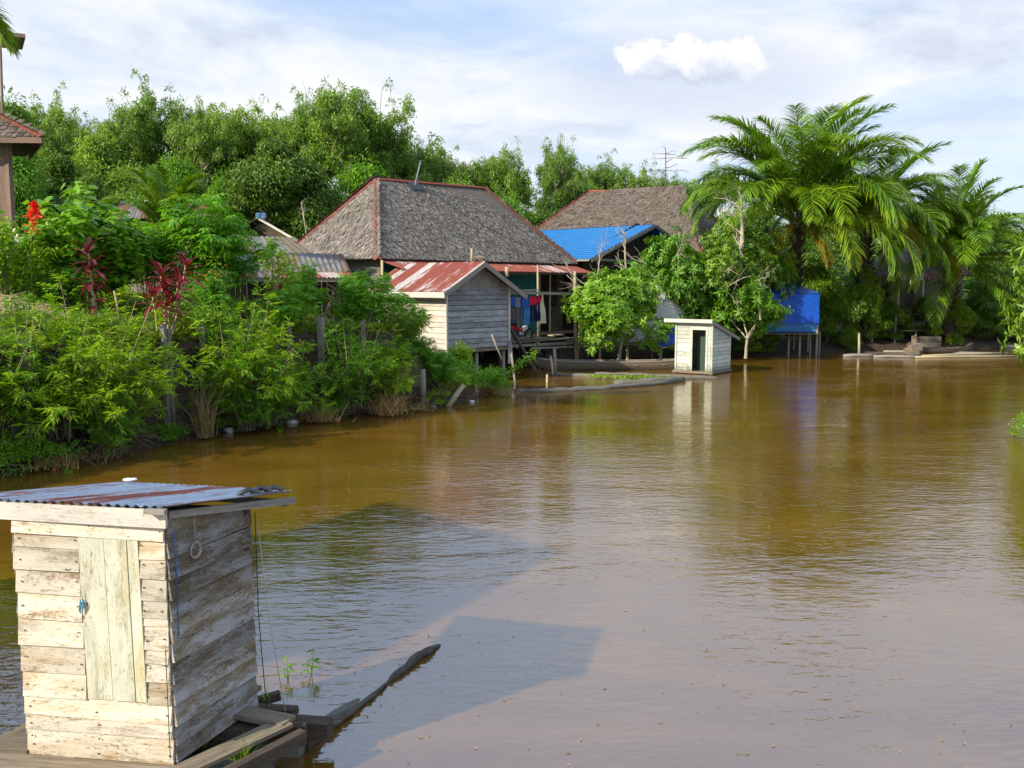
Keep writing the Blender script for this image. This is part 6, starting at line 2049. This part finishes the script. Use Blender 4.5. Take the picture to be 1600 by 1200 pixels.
# dry grass, dead stalk and roots at the water line
for i, (u, Y, h, n, lb) in enumerate(((590, 25.5, .95, 260, 'dry tan grass clump hanging at the water under the bamboo'), (480, 24.2, .75, 200, 'gray dead root clump at the water line'), (300, 21.6, 1.5, 110, 'dry hanging stalk with pale fibres at the bank wall'),
      (60, 18.0, .5, 120, 'dry twigs at the water by the bags'), (640, 26.4, .5, 120, 'dry twigs between the dry grass and the stout post'), (135, 18.9, .5, 100, 'dry twigs under the tallest bamboo'), (775, 30.0, .6, 100, 'brown twigs in the brush below the shed'))):
    me = grass_clump(80 + i, n, h, .22 if i != 2 else .10, 'dry_leaf', .014, 1.3 if i != 2 else .35)
    p = gpos(u, Y); p.z = .05; p.x += .3; p.y -= .3
    place('dry_grass', [('foliage', me)], p, i, 1, lb, 'dry grass', 'dry growth along the water line')
# fallen twigs / brush along the foot of the wall as uncountable litter
rng = np.random.default_rng(15)
mb = MB()
for i in range(950):
    k = rng.integers(0, 6); a = Vector(LEFT[4 + k]).to_3d(); b = Vector(LEFT[5 + k]).to_3d()
    p = a.lerp(b, rng.random()); o = Vector((-(b - a).y, (b - a).x, 0)).normalized()
    p = p + o * rng.uniform(-.12, .5) + UZ * rng.uniform(0, .35)
    d = Vector((rng.normal(0, .4), rng.normal(0, .4), rng.normal(0, .28)))
    mb.tube([p, p + d * .5 + UZ * .03, p + d], [.012, .009, .004], 4)
tag(mb.build('brush_litter', M['bark']), kind='stuff')
# ground cover: small leaves and grass over the whole terrace and the far shore
rng = np.random.default_rng(16)
n = 46000
X_ = rng.uniform(-16, 2, n); Y_ = rng.uniform(14, 37, n)
k = rng.random(n) < .10
X_[k] = rng.uniform(-25, 34, k.sum()); Y_[k] = rng.uniform(36, 60, k.sum())
d = river_dist(X_, Y_); keep = (d > .75) & (np.abs(X_ / Y_) < .68)
keep &= ~((d < 1.0) & (X_ < -4) & (rng.random(n) < .4))
X_, Y_ = X_[keep], Y_[keep]; n = len(X_)
Zg = gz(X_, Y_)
P = np.stack([X_, Y_, Zg + rng.uniform(0, .16, n)], 1)
D = nrm(rdir(rng, n, 0, .8) + np.array((0, 0, .45)))
V_, F_ = leaves(P, D, rdir(rng, n, .2, 1), rng.uniform(.07, .2, n), rng.uniform(.02, .05, n), LANCE)
o = bpy.data.objects.new('ground_cover', mesh_np('ground_cover', V_, F_, M['grass_leaf'])); COL.objects.link(o); tag(o, kind='stuff')
# cut straw lying on the bank at the left
rng = np.random.default_rng(17); mb = MB()
for i in range(170):
    p = gpos(rng.uniform(-20, 66), rng.uniform(20.3, 22.8), rng.uniform(.12, .30)); a = rng.uniform(-.5, .5)
    d_ = Vector((math.cos(a), math.sin(a) * .8, rng.normal(0, .1))) * rng.uniform(.3, .9)
    mb.tube([p, p + d_], [.012, .006], 4)
tag(mb.build('straw_heap', M['stem_dry']), 'heap of cut tan stalks lying on the bank at the left edge', 'straw')
# overhanging grass on the wall top
rng = np.random.default_rng(18); Pq = []
for i in range(len(inl) - 1):
    L_ = (inl[i + 1] - inl[i]).length
    for k in range(int(L_ * 150)):
        q = inl[i].lerp(inl[i + 1], rng.random()); Pq.append((q.x + rng.normal(0, .13), q.y + rng.normal(0, .13), 2.36 + rng.uniform(-.05, .12)))
P = np.array(Pq); n = len(P)
o_ = np.array((.75, -.66, 0))
V_, F_ = leaves(P, rdir(rng, n, -.1, .8) + o_ * .45, np.array((0, 0, 1.)) + rng.normal(0, .4, (n, 3)), rng.uniform(.12, .34, n), rng.uniform(.015, .03, n), LANCE)
o = bpy.data.objects.new('edge_grass', mesh_np('edge_grass', V_, F_, M['grass_leaf'])); COL.objects.link(o); tag(o, kind='stuff')

# trash at the water line
def bag(u, v, sx_, sy_, sz_, mat, label, name='plastic_bag', seed=0):
    rng = np.random.default_rng(seed); p = wat(u, v, 0); mb = MB()
    ph_ = rng.uniform(0, 6, 6)
    def fn(a, b):
        t, q = a * 2 * PI, (b - .5) * PI
        r = 1 + .16 * math.sin(3 * t + ph_[0]) * math.cos(2 * q) + .10 * math.sin(7 * t + 5 * q + ph_[1]) + .06 * math.sin(13 * t - 4 * q + ph_[2])
        return p + Vector((sx_ * r * math.cos(t) * math.cos(q), sy_ * r * math.sin(t) * math.cos(q), sz_ * .3 + sz_ * r * math.sin(q)))
    mb.grid(fn, 26, 14)
    return tag(mb.build(name, M[mat], None, True), label, 'litter', 'litter at the water line')
bag(97, 721, .19, .12, .11, 'bag_plastic', 'larger blue-gray plastic bag floating under the left bamboo', seed=1)
bag(126, 711, .11, .09, .08, 'bag_plastic', 'smaller blue-gray plastic bag just right of the larger one', seed=2)
bag(57, 723, .08, .06, .05, 'bag_plastic', 'scrap of plastic left of the two blue-gray bags', seed=3)
bag(84, 735, .035, .03, .03, 'pink_plastic', 'tiny orange scrap below the larger blue-gray bag', 'plastic_scrap', seed=4)
for i, (u, v, s, mt, lb) in enumerate(((432, 662, .09, 'bag_plastic', 'blue-gray scrap right of the white bottle'), (455, 661, .17, 'white_plastic', 'pale plastic piece below the gray dead roots'), (526, 656, .09, 'pink_plastic', 'reddish scrap floating before the bamboo'),
    (607, 637, .14, 'bag_plastic', 'gray-blue rubbish left in the heap by the stout post'), (636, 633, .07, 'pink_plastic', 'pink scrap in the rubbish by the stout post'), (628, 634, .12, 'white_plastic', 'white scrap in the middle of the rubbish heap'), (660, 634, .10, 'bag_plastic', 'scrap right under the stout gray post'), (677, 636, .10, 'bag_plastic', 'scrap between stout post and leaning post'), (737, 628, .09, 'white_plastic', 'white scrap floating right of the leaning post'))):
    bag(u, v, s, s * .7, s * .45, mt, lb, 'plastic_scrap', 10 + i)
bt = thing('bottle', 'white plastic bottle with a teal cap end floating at the bank', 'bottle', wat(354, 672))
a, b = wat(344, 671.5, .05), wat(363, 672.5, .05); mb = MB(); mb.tube([a.lerp(b, .25), b, b.lerp(b + (b - a), .03)], [.075, .075, .05], 12); mb.build('body', M['white_plastic'], bt, True)
mb = MB(); mb.tube([a.lerp(b, -.08), a.lerp(b, .02), a.lerp(b, .06), a.lerp(b, .26)], [.035, .04, .07, .076], 12); mb.build('neck', M['cyan_plastic'], bt, True)
for i, (u, v, sc, lb) in enumerate(((270, 692, .55, 'green water plant sprouting at the foot of the bank wall'), (107, 742, .28, 'tiny green sprig in the water by the larger blue-gray bag'), (437, 676, .25, 'tiny weed in the water right of the white bottle'))):
    me = grass_clump(95 + i, 26, .8, .05, 'weed_leaf', .06, .9)
    place('water_plant', [('foliage', me)], wat(u, v, -.02), i, sc, lb, 'water plant', 'green sprouts in the shallow water')

# bits of leaf and bark drifting on the river: nobody could count them
rng = np.random.default_rng(44); n = 420
X_ = rng.uniform(-8, 22, n); Y_ = 6.5 + 36 * rng.random(n) ** 1.4
k_ = rng.random(n) < .55; X_[k_] = (X_ * .25 - 1.5 + Y_ * .12)[k_]
kp = river_dist(X_, Y_) < -.3; X_, Y_ = X_[kp], Y_[kp]; n = len(X_)
V_, F_ = leaves(np.stack([X_, Y_, np.full(n, .008)], 1), rdir(rng, n, -.02, .05), np.tile((0, 0, 1.), (n, 1)) + rng.normal(0, .1, (n, 3)), rng.uniform(.018, .05, n), rng.uniform(.008, .02, n), OVAL)
o = bpy.data.objects.new('floating_leaves', mesh_np('floating_leaves', V_, F_, M['dry_leaf'])); COL.objects.link(o); tag(o, kind='stuff')
# ================================================================== mango trees and shrubs by the houses
mg = [rosette_tree(101, 4.3, 4.6, 'mango_leaf', 1250, 11, .25, .062), rosette_tree(102, 4.6, 5.2, 'mango_dark', 1400, 11, .25, .06, low=.42), rosette_tree(103, 3.6, 3.6, 'mango_leaf', 1100, 11, .25, .06, bare=4, low=.3)]
MG = 'mango trees by the landing'
def mplace(u, Y, z, v, rz, sc, lb): 
    p = at(u, 520, Y); p.z = z
    return place('mango_tree', mg[v], p, rz, sc, lb, 'tree', MG)
mplace(968, 40.6, .1, 0, .2, (1.2, 1.0, 1.02), 'bright green mango tree beside the laundry landing over the canoe')
mplace(1046, 44.2, .6, 0, 2.0, (1.0, .95, 1.3), 'mango tree rising before the blue roof gable')
mplace(1112, 44.4, .3, 1, 1.0, (1.2, 1.0, 1.2), 'larger dark mango tree shading the blue tarpaulins')
mplace(1152, 46.3, 1.0, 1, 3.6, (1.15, .95, 1.32), 'upper mango crown under the left fronds of the big palm')
mplace(1196, 47.6, .8, 0, 4.0, (.8, .7, 1.3), 'mango tree between the drooping mango and the tallest palm')
mplace(1166, 43.3, .15, 2, .8, (1.25, 1.1, 1.05), 'drooping mango tree with pale bare twigs right of the river privy')
# pale dead-looking tree inside the mango
rng = np.random.default_rng(4)
def deadtree(loc, h, label, seed, mat='bark_pale', r=.1, ang=(20, 50), nb=5):
    rng = np.random.default_rng(seed); mb = MB()
    pts, d = limb(mb, rng, (0, 0, 0), (0, 0, 1), h, r, r * .5, .05, .08, 6, 7)
    st = [(pts[k], tilted(rng, d, *ang), h * .32, r * .42, 0) for k in (2, 3, 4, 5, 6, 6, 5)[:nb + 2]]
    while st:
        p, e, l, q, k = st.pop()
        pp_, e2 = limb(mb, rng, p, e, l * rng.uniform(.7, 1.2), q, q * .4, .05, .2, 4, 5)
        if k < 2:
            for i in range(2): st.append((pp_[rng.integers(2, 5)], tilted(rng, e2, 20, 60), l * .55, q * .45, k + 1))
    o = mb.build('bare_tree', M[mat], None, True); o.location = loc
    return tag(o, label, 'tree')
deadtree(at(1158, 440, 44.0), 3.4, 'pale bare tree standing up through the mango crowns', 5, r=.13)
deadtree(at(930, 470, 43.0), 2.6, 'thin dead tree in front of the blue roof', 6, r=.035)
deadtree(at(985, 470, 41.5), 3.0, 'pale forked branch standing out of the bright mango', 8, r=.06)
deadtree(at(908, 520, 41.8), 2.2, 'yellowing bare shrub behind the tall pale landing pole', 7, 'stem_dry', .03)
deadtree(at(1188, 500, 42.4), 1.9, 'tangle of gray dead branches before the blue tarpaulin', 9, r=.05, ang=(50, 85))
mb = MB(); a = Vector((at(1041, 300, 72).x, 72, 3)); b = at(1040, 232, 72)
mb.tube([a, a.lerp(b, .7) + Vector((.05, 0, 0)), b, at(1036, 228, 72)], [.12, .06, .035, .02], 6)
for v_, du, dv in ((240, -22, 2), (241, 30, 6), (240, 14, -4), (247, -26, 1), (247, 34, 1), (262, 18, -4), (266, -12, 3), (266, 36, 2), (266, -30, 0), (253, 10, -5)):
    p, q = at(1041, v_, 72), at(1041 + du, v_ + dv, 72 + rng.uniform(-1, 1))
    mb.tube([p, p.lerp(q, .35) + UZ * rng.uniform(-.1, .12), p.lerp(q, .7) + UZ * rng.uniform(-.08, .12), q], [.03, .024, .018, .010], 4)
    for k in range(2):
        c = p.lerp(q, rng.uniform(.4, .95)); mb.tube([c, c + Vector((rng.uniform(-.3, .3), 0, rng.uniform(-.3, .35)))], [.014, .008], 4)
tag(mb.build('bare_tree', M['bark'], None, True), 'thin bare tree like an aerial rising above the second shingled roof', 'tree')
deadtree(at(478, 366, 46), 1.3, 'small pale leafless tree beside the left hip of the large roof', 14, r=.04)
vine = dense_tree(111, 3.4, 2.2, 'vine_leaf', 22, 170, .15, .10, low=.1, droop=.6)
p = at(1232, 520, 48.85); p.z = .9; place('vine', vine, p, 0, (.95, .5, 1.85), 'yellow-green climber under the big palm beside the tarp shed', 'climber')
shade = dense_tree(112, 3.2, 3.4, 'mango_dark', 26, 260, .22, .06, low=.05)
SG = 'dark shrubs under the palms'
for i, (u, Y, z, sc, lb) in enumerate(((1168, 46.2, .3, (.62, .5, .62), 'dark shrub at the water right of the river privy'), (1196, 47.2, .2, (.6, .5, .5), 'dark low shrub left of the tarp shed stilts'), (1312, 50.2, .5, (.9, .7, .95), 'dark shrub right of the tarp shed'), (1356, 51.8, .6, (1.0, .8, .95), 'dark shrub before the plank walkway'), (1330, 49.3, .1, (.40, .4, .35), 'little shrub at the water by the lone tan post'),
    (1405, 53.6, .6, (.6, .5, .5), 'dark shrub under the walkway left of the right palm'), (1488, 52.4, .2, (.85, .7, .9), 'climbing shrub wrapped round the right palm trunk'), (1545, 54.5, .5, (1.0, .8, .65), 'dark bank shrub right of the right palm'), (1600, 54.5, .5, (1.0, .8, .8), 'dark bank shrub at the right edge'), (1270, 53.5, .8, (1.2, 1, 1.3), 'tall dark shrub behind the tarp shed'), (1440, 54.2, .8, (.8, .6, .7), 'dark shrub under the red awning of the right house'), (1385, 52.6, .5, (.8, .6, .75), 'dark shrub covering the rail of the walkway'), (1535, 56.5, .6, (1.2, .8, 1.1), 'tall dark shrub on the bank right of the right palm'), (1585, 57.5, .6, (1.2, .8, 1.3), 'tall dark shrub on the bank near the right edge'), (1352, 51.3, .7, (.75, .6, 1.25), 'dark climber on the trunk of the second palm'), (1345, 57, .9, (1.3, 1.1, 1.3), 'high dark thicket behind the walkway'), (1085, 49.5, .8, (1.0, .9, 1.1), 'dark thicket behind the blue tarpaulins'))):
    p = at(u, 520, Y); p.z = z; place('dark_shrub', shade, p, i * 1.4, sc, lb, 'shrub', SG)
pot = strap_plant(120, [(-.3, 0, 1.0, -.2), (.2, 0, 1.3, .1), (.5, .2, .9, .4), (-.5, .1, 1.1, -.4)], 'purple_leaf', 16, .55, .09)
place('cordyline', pot, at(1415, 515, 53.4), 0, 1.1, 'dark red cordyline on the walkway before the right house', 'plant')

# ================================================================== palms
palm('oil_palm', Vector((at(1243, 400, 49).x, 49, .9)), 6.2, 7.3, 'tallest oil palm with arching fronds in front of the right half of the sky',
     (('up', 13, 'palm_leaf'), ('mid', 17, 'palm_leaf'), ('out', 16, 'palm_leaf')), trunk_r=.36, seed=3,
     extra=(('out', -12, 1.02, 'palm_young'), ('low', -28, 1.05, 'palm_young'), ('low', -52, 1.0, 'palm_young'), ('out', -40, .95, 'palm_young'), ('low', -75, .9, 'palm_young'), ('low', -8, 1.02, 'palm_old'),
            ('out', 185, 1.0, 'palm_leaf'), ('mid', 200, 1.05, 'palm_leaf'), ('low', 215, .95, 'palm_leaf'), ('mid', 172, 1.08, 'palm_leaf'), ('out', 15, 1.05, 'palm_leaf'), ('out', -62, .95, 'palm_young'), ('out', -100, .9, 'palm_leaf'), ('mid', -85, 1.0, 'palm_leaf'), ('mid', -50, 1.0, 'palm_young'), ('drop', -130, .6, 'palm_old'), ('drop', -70, .5, 'palm_old'), ('drop', -20, .55, 'palm_old')))
palm('oil_palm', Vector((at(1352, 400, 52).x, 52, .9)), 5.6, 6.2, 'second oil palm merging with the tallest one on its right side',
     (('up', 8, 'palm_leaf'), ('mid', 12, 'palm_leaf'), ('out', 12, 'palm_leaf')), trunk_r=.34, seed=5,
     extra=(('low', -15, 1.0, 'palm_old'), ('out', -5, 1.0, 'palm_young'), ('low', -45, .95, 'palm_young'), ('low', -70, .95, 'palm_young'), ('out', -30, 1.0, 'palm_young')))
palm('oil_palm', Vector((at(1487, 420, 52.5).x, 52.5, .7)), 4.4, 5.6, 'shorter oil palm with a dark shaggy trunk near the right edge',
     (('spear', 2, 'palm_leaf'), ('up', 10, 'palm_leaf'), ('mid', 13, 'palm_leaf'), ('out', 12, 'palm_leaf')), trunk_r=.36, seed=7,
     extra=(('low', -30, 1.0, 'palm_young'), ('drop', -50, 1.0, 'palm_young'), ('low', -15, 1.1, 'palm_young'), ('drop', -125, .95, 'palm_leaf'), ('low', -160, .9, 'palm_leaf'), ('drop', -60, .9, 'palm_leaf'), ('low', -140, 1.0, 'palm_leaf'), ('out', -110, 1.0, 'palm_leaf')))
palm('oil_palm', Vector((at(258, 300, 47).x, 47, 2.6)), 3.4, 4.0, 'small palm behind the biggest cassava under the forest',
     (('spear', 2, 'palm_leaf'), ('up', 8, 'palm_leaf'), ('mid', 9, 'palm_leaf'), ('out', 5, 'palm_leaf')), trunk_r=.25, seed=9)
palm('coconut_palm', Vector((-13.9, 18.5, 3.2)), 5.05, 4.8, 'coconut palm whose hanging frond tips enter at the top left corner',
     (('up', 3, 'palm_leaf'), ('mid', 5, 'palm_leaf')), trunk_r=.16, seed=11, skirt=False, extra=(('out', 0, .92, 'palm_young'), ('out', 8, .9, 'palm_leaf'), ('mid', -4, .85, 'palm_leaf')))

# ================================================================== forest
rub = [rubber_tree(200 + i, 15.0, (1.0, .85, 1.15, .95)[i]) for i in range(4)]
rubl = [rubber_tree(210, 15.0, 1.0, 'bright_leaf')]
den = [dense_tree(300, 10, 8, 'dense_leaf', 52, 560, .25, .09), dense_tree(301, 10, 7, 'bright_leaf', 48, 520, .25, .09), dense_tree(302, 9, 8, 'rubber_leaf', 48, 520, .27, .10)]
FG = 'forest trees behind the houses'
def ft(u, vt, Y, kind, v, wide, lb, rz=0.0):
    top = at(u, vt, Y); base = Vector((top.x, top.y, 3.0)); H_ = top.z - 3.0
    if kind == 'r': me, zt_ = rub[v]; nm = 'rubber_tree'
    elif kind == 'l': me, zt_ = rubl[0]; nm = 'rubber_tree'
    else: me, zt_ = den[v], 10.3 if v < 2 else 9.3; nm = 'forest_tree'
    zt_ = zt_ + (1.15 if kind in 'rl' else .35)
    s = H_ / zt_
    place(nm, me, base, rz, (s * wide, s * wide, s), lb, 'tree', FG)
trees = (
 (42, 150, 66, 'r', 3, .65, 'thin tree between the left house and the feathery pale tree'), (128, 160, 70, 'r', 2, .6, 'thin airy tree farther back left of the dip'), (175, 205, 66, 'r', 0, .6, 'small airy tree on the left slope of the dip'), (280, 150, 68, 'r', 2, .6, 'slender tree behind the left skyline group'),
 (325, 165, 66, 'r', 3, .6, 'slender tree in the right part of the left skyline group'), (370, 170, 64, 'r', 0, .65, 'narrow tree just left of the gap between the two peaks'), (420, 160, 70, 'r', 1, .6, 'narrow tree behind the big dark dense tree'), (478, 150, 66, 'r', 0, .65, 'narrow tree inside the highest skyline peak on the left'),
 (575, 150, 68, 'r', 2, .6, 'narrow tree on the right flank of the highest peak'), (622, 200, 66, 'r', 1, .65, 'narrow tree on the slope down to the large roof'), (668, 220, 64, 'r', 0, .7, 'narrow tree over the aerial of the large roof'), (712, 232, 66, 'r', 3, .7, 'narrow tree over the middle of the large roof'), (755, 246, 68, 'r', 2, .7, 'narrow tree over the right hip of the large roof'),
 (872, 250, 74, 'r', 3, .7, 'narrow tree left of the farther roof'), (918, 248, 76, 'r', 2, .7, 'narrow tree over the left hip of the farther roof'), (960, 246, 78, 'r', 3, .7, 'narrow tree over the middle of the farther ridge'), (1050, 268, 80, 'r', 0, .7, 'narrow tree right of the aerial-like bare tree'),
 (8, 128, 58, 'd', 2, .9, 'leafy tree top beside the left edge house'), (62, 136, 62, 'r', 0, 0.67, 'feathery pale tree right of the left edge house'), (108, 172, 60, 'r', 1, 0.76, 'lower feathery tree between left house and the skyline dip'),
 (150, 186, 57, 'd', 2, .8, 'rounded tree at the left of the skyline dip'), (196, 190, 64, 'r', 2, 0.67, 'airy tree standing in the skyline dip'), (226, 152, 62, 'r', 3, 0.67, 'slim tree at the left flank of the left tall group'),
 (255, 120, 62, 'r', 0, 0.76, 'tallest tree of the left skyline group'), (302, 140, 63, 'r', 1, 0.76, 'tree right of the tallest in the left skyline group'), (343, 148, 61, 'r', 2, 0.67, 'rounded tree top closing the left skyline group'),
 (395, 146, 66, 'r', 3, 0.76, 'airy tree in the gap between the two skyline peaks'), (455, 130, 62, 'r', 2, 0.80, 'left shoulder tree of the highest skyline peak'), (503, 134, 66, 'r', 3, 0.67, 'thin tree between shoulder and highest peak'), (548, 108, 62, 'r', 1, 0.84, 'highest tree of the whole forest with pale forked limbs'),
 (600, 178, 64, 'r', 0, 0.76, 'tree stepping down right of the highest peak'), (646, 206, 66, 'r', 3, 0.80, 'tree top above the left part of the large roof ridge'), (690, 214, 68, 'r', 2, 0.80, 'tree top above the middle of the large roof ridge'), (735, 236, 70, 'r', 1, 0.76, 'tree above the right end of the large roof ridge'), (772, 240, 72, 'r', 0, 0.71, 'feathery tree right of the large roof ridge'),
 (815, 212, 66, 'r', 3, 0.71, 'tree with a pale bent trunk between the two shingled roofs'), (850, 204, 68, 'r', 2, 0.59, 'slender tall tree between the two shingled roofs'), (898, 238, 76, 'r', 1, 0.76, 'bright tree above the left end of the farther roof'), (938, 236, 78, 'r', 0, 0.71, 'tree above the middle of the farther roof'), (985, 248, 80, 'r', 2, 0.76, 'tree left of the aerial-like bare tree'), (1022, 262, 80, 'r', 3, 0.67, 'small tree under the aerial-like bare tree'), (1075, 262, 82, 'r', 1, 0.76, 'tree between the bare tree and the big palm'), (1130, 250, 84, 'r', 0, 0.84, 'tree behind the left fronds of the big palm'),
 (428, 186, 54, 'd', 0, 1.05, 'big dark dense tree left of the large shingled roof'), (490, 232, 55, 'd', 0, .8, 'dark dense tree against the left hip of the large roof'), (566, 214, 57, 'd', 1, .95, 'bright dense tree under the highest skyline peak'), (275, 205, 55, 'd', 1, .85, 'dense green tree behind the small palm'), (200, 240, 56, 'd', 2, .9, 'pale mid-height tree left of the small palm'), (90, 215, 54, 'd', 0, .95, 'dark dense tree right of the left edge house'),
 (345, 240, 53, 'd', 1, .6, 'small bright tree right of the small palm'), (650, 262, 58, 'd', 1, .9, 'bright dense growth behind the aerial on the large roof'), (715, 262, 60, 'd', 2, .8, 'dense tree just over the large roof ridge'), (790, 278, 62, 'd', 1, .9, 'bright leafy tree at the right hip of the large roof'), (850, 290, 64, 'd', 0, .8, 'dark dense tree in the valley between the two roofs'), (905, 270, 70, 'd', 2, .8, 'dense tree at the left hip of the farther roof'), (1000, 275, 72, 'd', 1, .8, 'bright dense tree along the farther ridge'), (1065, 280, 70, 'd', 1, .9, 'bright dense tree at the right end of the farther ridge'),
 (20, 190, 50, 'd', 1, .7, 'bright tree under the eave of the left edge house'), (140, 250, 52, 'd', 0, .8, 'dark dense tree above the big broad-leaved shrub'),
 (1185, 300, 66, 'd', 0, 1.0, 'dark dense tree behind the trunk of the tallest palm'), (1250, 330, 64, 'd', 2, 1.0, 'tree filling the gap behind the tallest palm'), (1310, 300, 74, 'd', 0, 1.2, 'dense tree hidden behind the second palm'), (1458, 280, 70, 'd', 1, .7, 'leafy tree behind the top of the right palm'), (1510, 300, 74, 'r', 1, 0.67, 'reddish airy tree right of the right palm top'), (1560, 322, 76, 'd', 2, .9, 'tree behind the right fronds near the right edge'), (1610, 338, 74, 'd', 1, .9, 'tree at the right edge of the skyline'), (1420, 330, 66, 'd', 0, .9, 'dark tree between the second and the right palm'), (1530, 370, 62, 'd', 1, .8, 'bright tree behind the right palm trunk'), (1590, 385, 60, 'd', 0, .7, 'dark tree low at the right edge'))
for i, t_ in enumerate(trees):
    ft(*t_, rz=i * 1.9)
# nearer tree just outside the right edge, its leaves entering the frame
p = Vector((15.9, 22.4, .8)); place('mango_tree', rosette_tree(104, 4.6, 4.6, 'vine_leaf', 560, 11, .25, .06, bare=0), p, 1, (1.02, 1.02, 1.05), 'yellow-green tree leaning in from the right edge', 'tree')
place('mango_tree', mg[1], Vector((18.6, 25.5, 1.0)), 2, 1.3, 'mango tree beyond the right edge mirrored in the water', 'tree')
place('weed_clump', wd[2], wat(1606, 686, 0), 0, (.6, .6, .8), 'green water weed clump at the right edge of the river', 'weeds')
# undergrowth under and between the trees: one uncountable mass
rng = np.random.default_rng(31)
n = 52000
X_ = rng.uniform(-60, 62, n); Y_ = np.where(X_ < 10, rng.uniform(51, 74, n), rng.uniform(58, 84, n))
Zt = np.array((3.0,)) + np.minimum(np.abs(rng.normal(0, 1, n)), 1.7) * 2.6 * (1 + .3 * np.sin(X_ * .5))
keep = (np.abs(X_ / Y_) < .8) & ~((X_ > -1) & (X_ < 18) & (Y_ < 67)) & ~((X_ < -10) & (X_ > -25) & (Y_ < 60) & (Y_ > 46) & (rng.random(n) < .8))
P = np.stack([X_, Y_, Zt], 1)[keep]; n = len(P)
V_, F_ = leaves(P, rdir(rng, n, -.6, .4), np.array((0, 0, 1.)) + rng.normal(0, .5, (n, 3)), rng.uniform(.3, .65, n), rng.uniform(.12, .24, n), LANCE)
o = bpy.data.objects.new('undergrowth', mesh_np('undergrowth', V_, F_, M['dense_leaf'])); COL.objects.link(o); tag(o, kind='stuff')
n = 60000
X_ = rng.uniform(-130, 150, n); Y_ = rng.uniform(88, 120, n)
P = np.stack([X_, Y_, 3 + rng.random(n) ** .8 * (7.0 + 1.3 * np.sin(X_ * .35) + 1.0 * np.sin(X_ * .83 + 1) - .03 * X_)], 1)
V_, F_ = leaves(P, rdir(rng, n, -.6, .4), np.array((0, 0, 1.)) + rng.normal(0, .5, (n, 3)), rng.uniform(.6, 1.2, n), rng.uniform(.25, .5, n), LANCE)
o = bpy.data.objects.new('forest', mesh_np('forest', V_, F_, M['rubber_leaf'])); COL.objects.link(o); tag(o, kind='stuff')
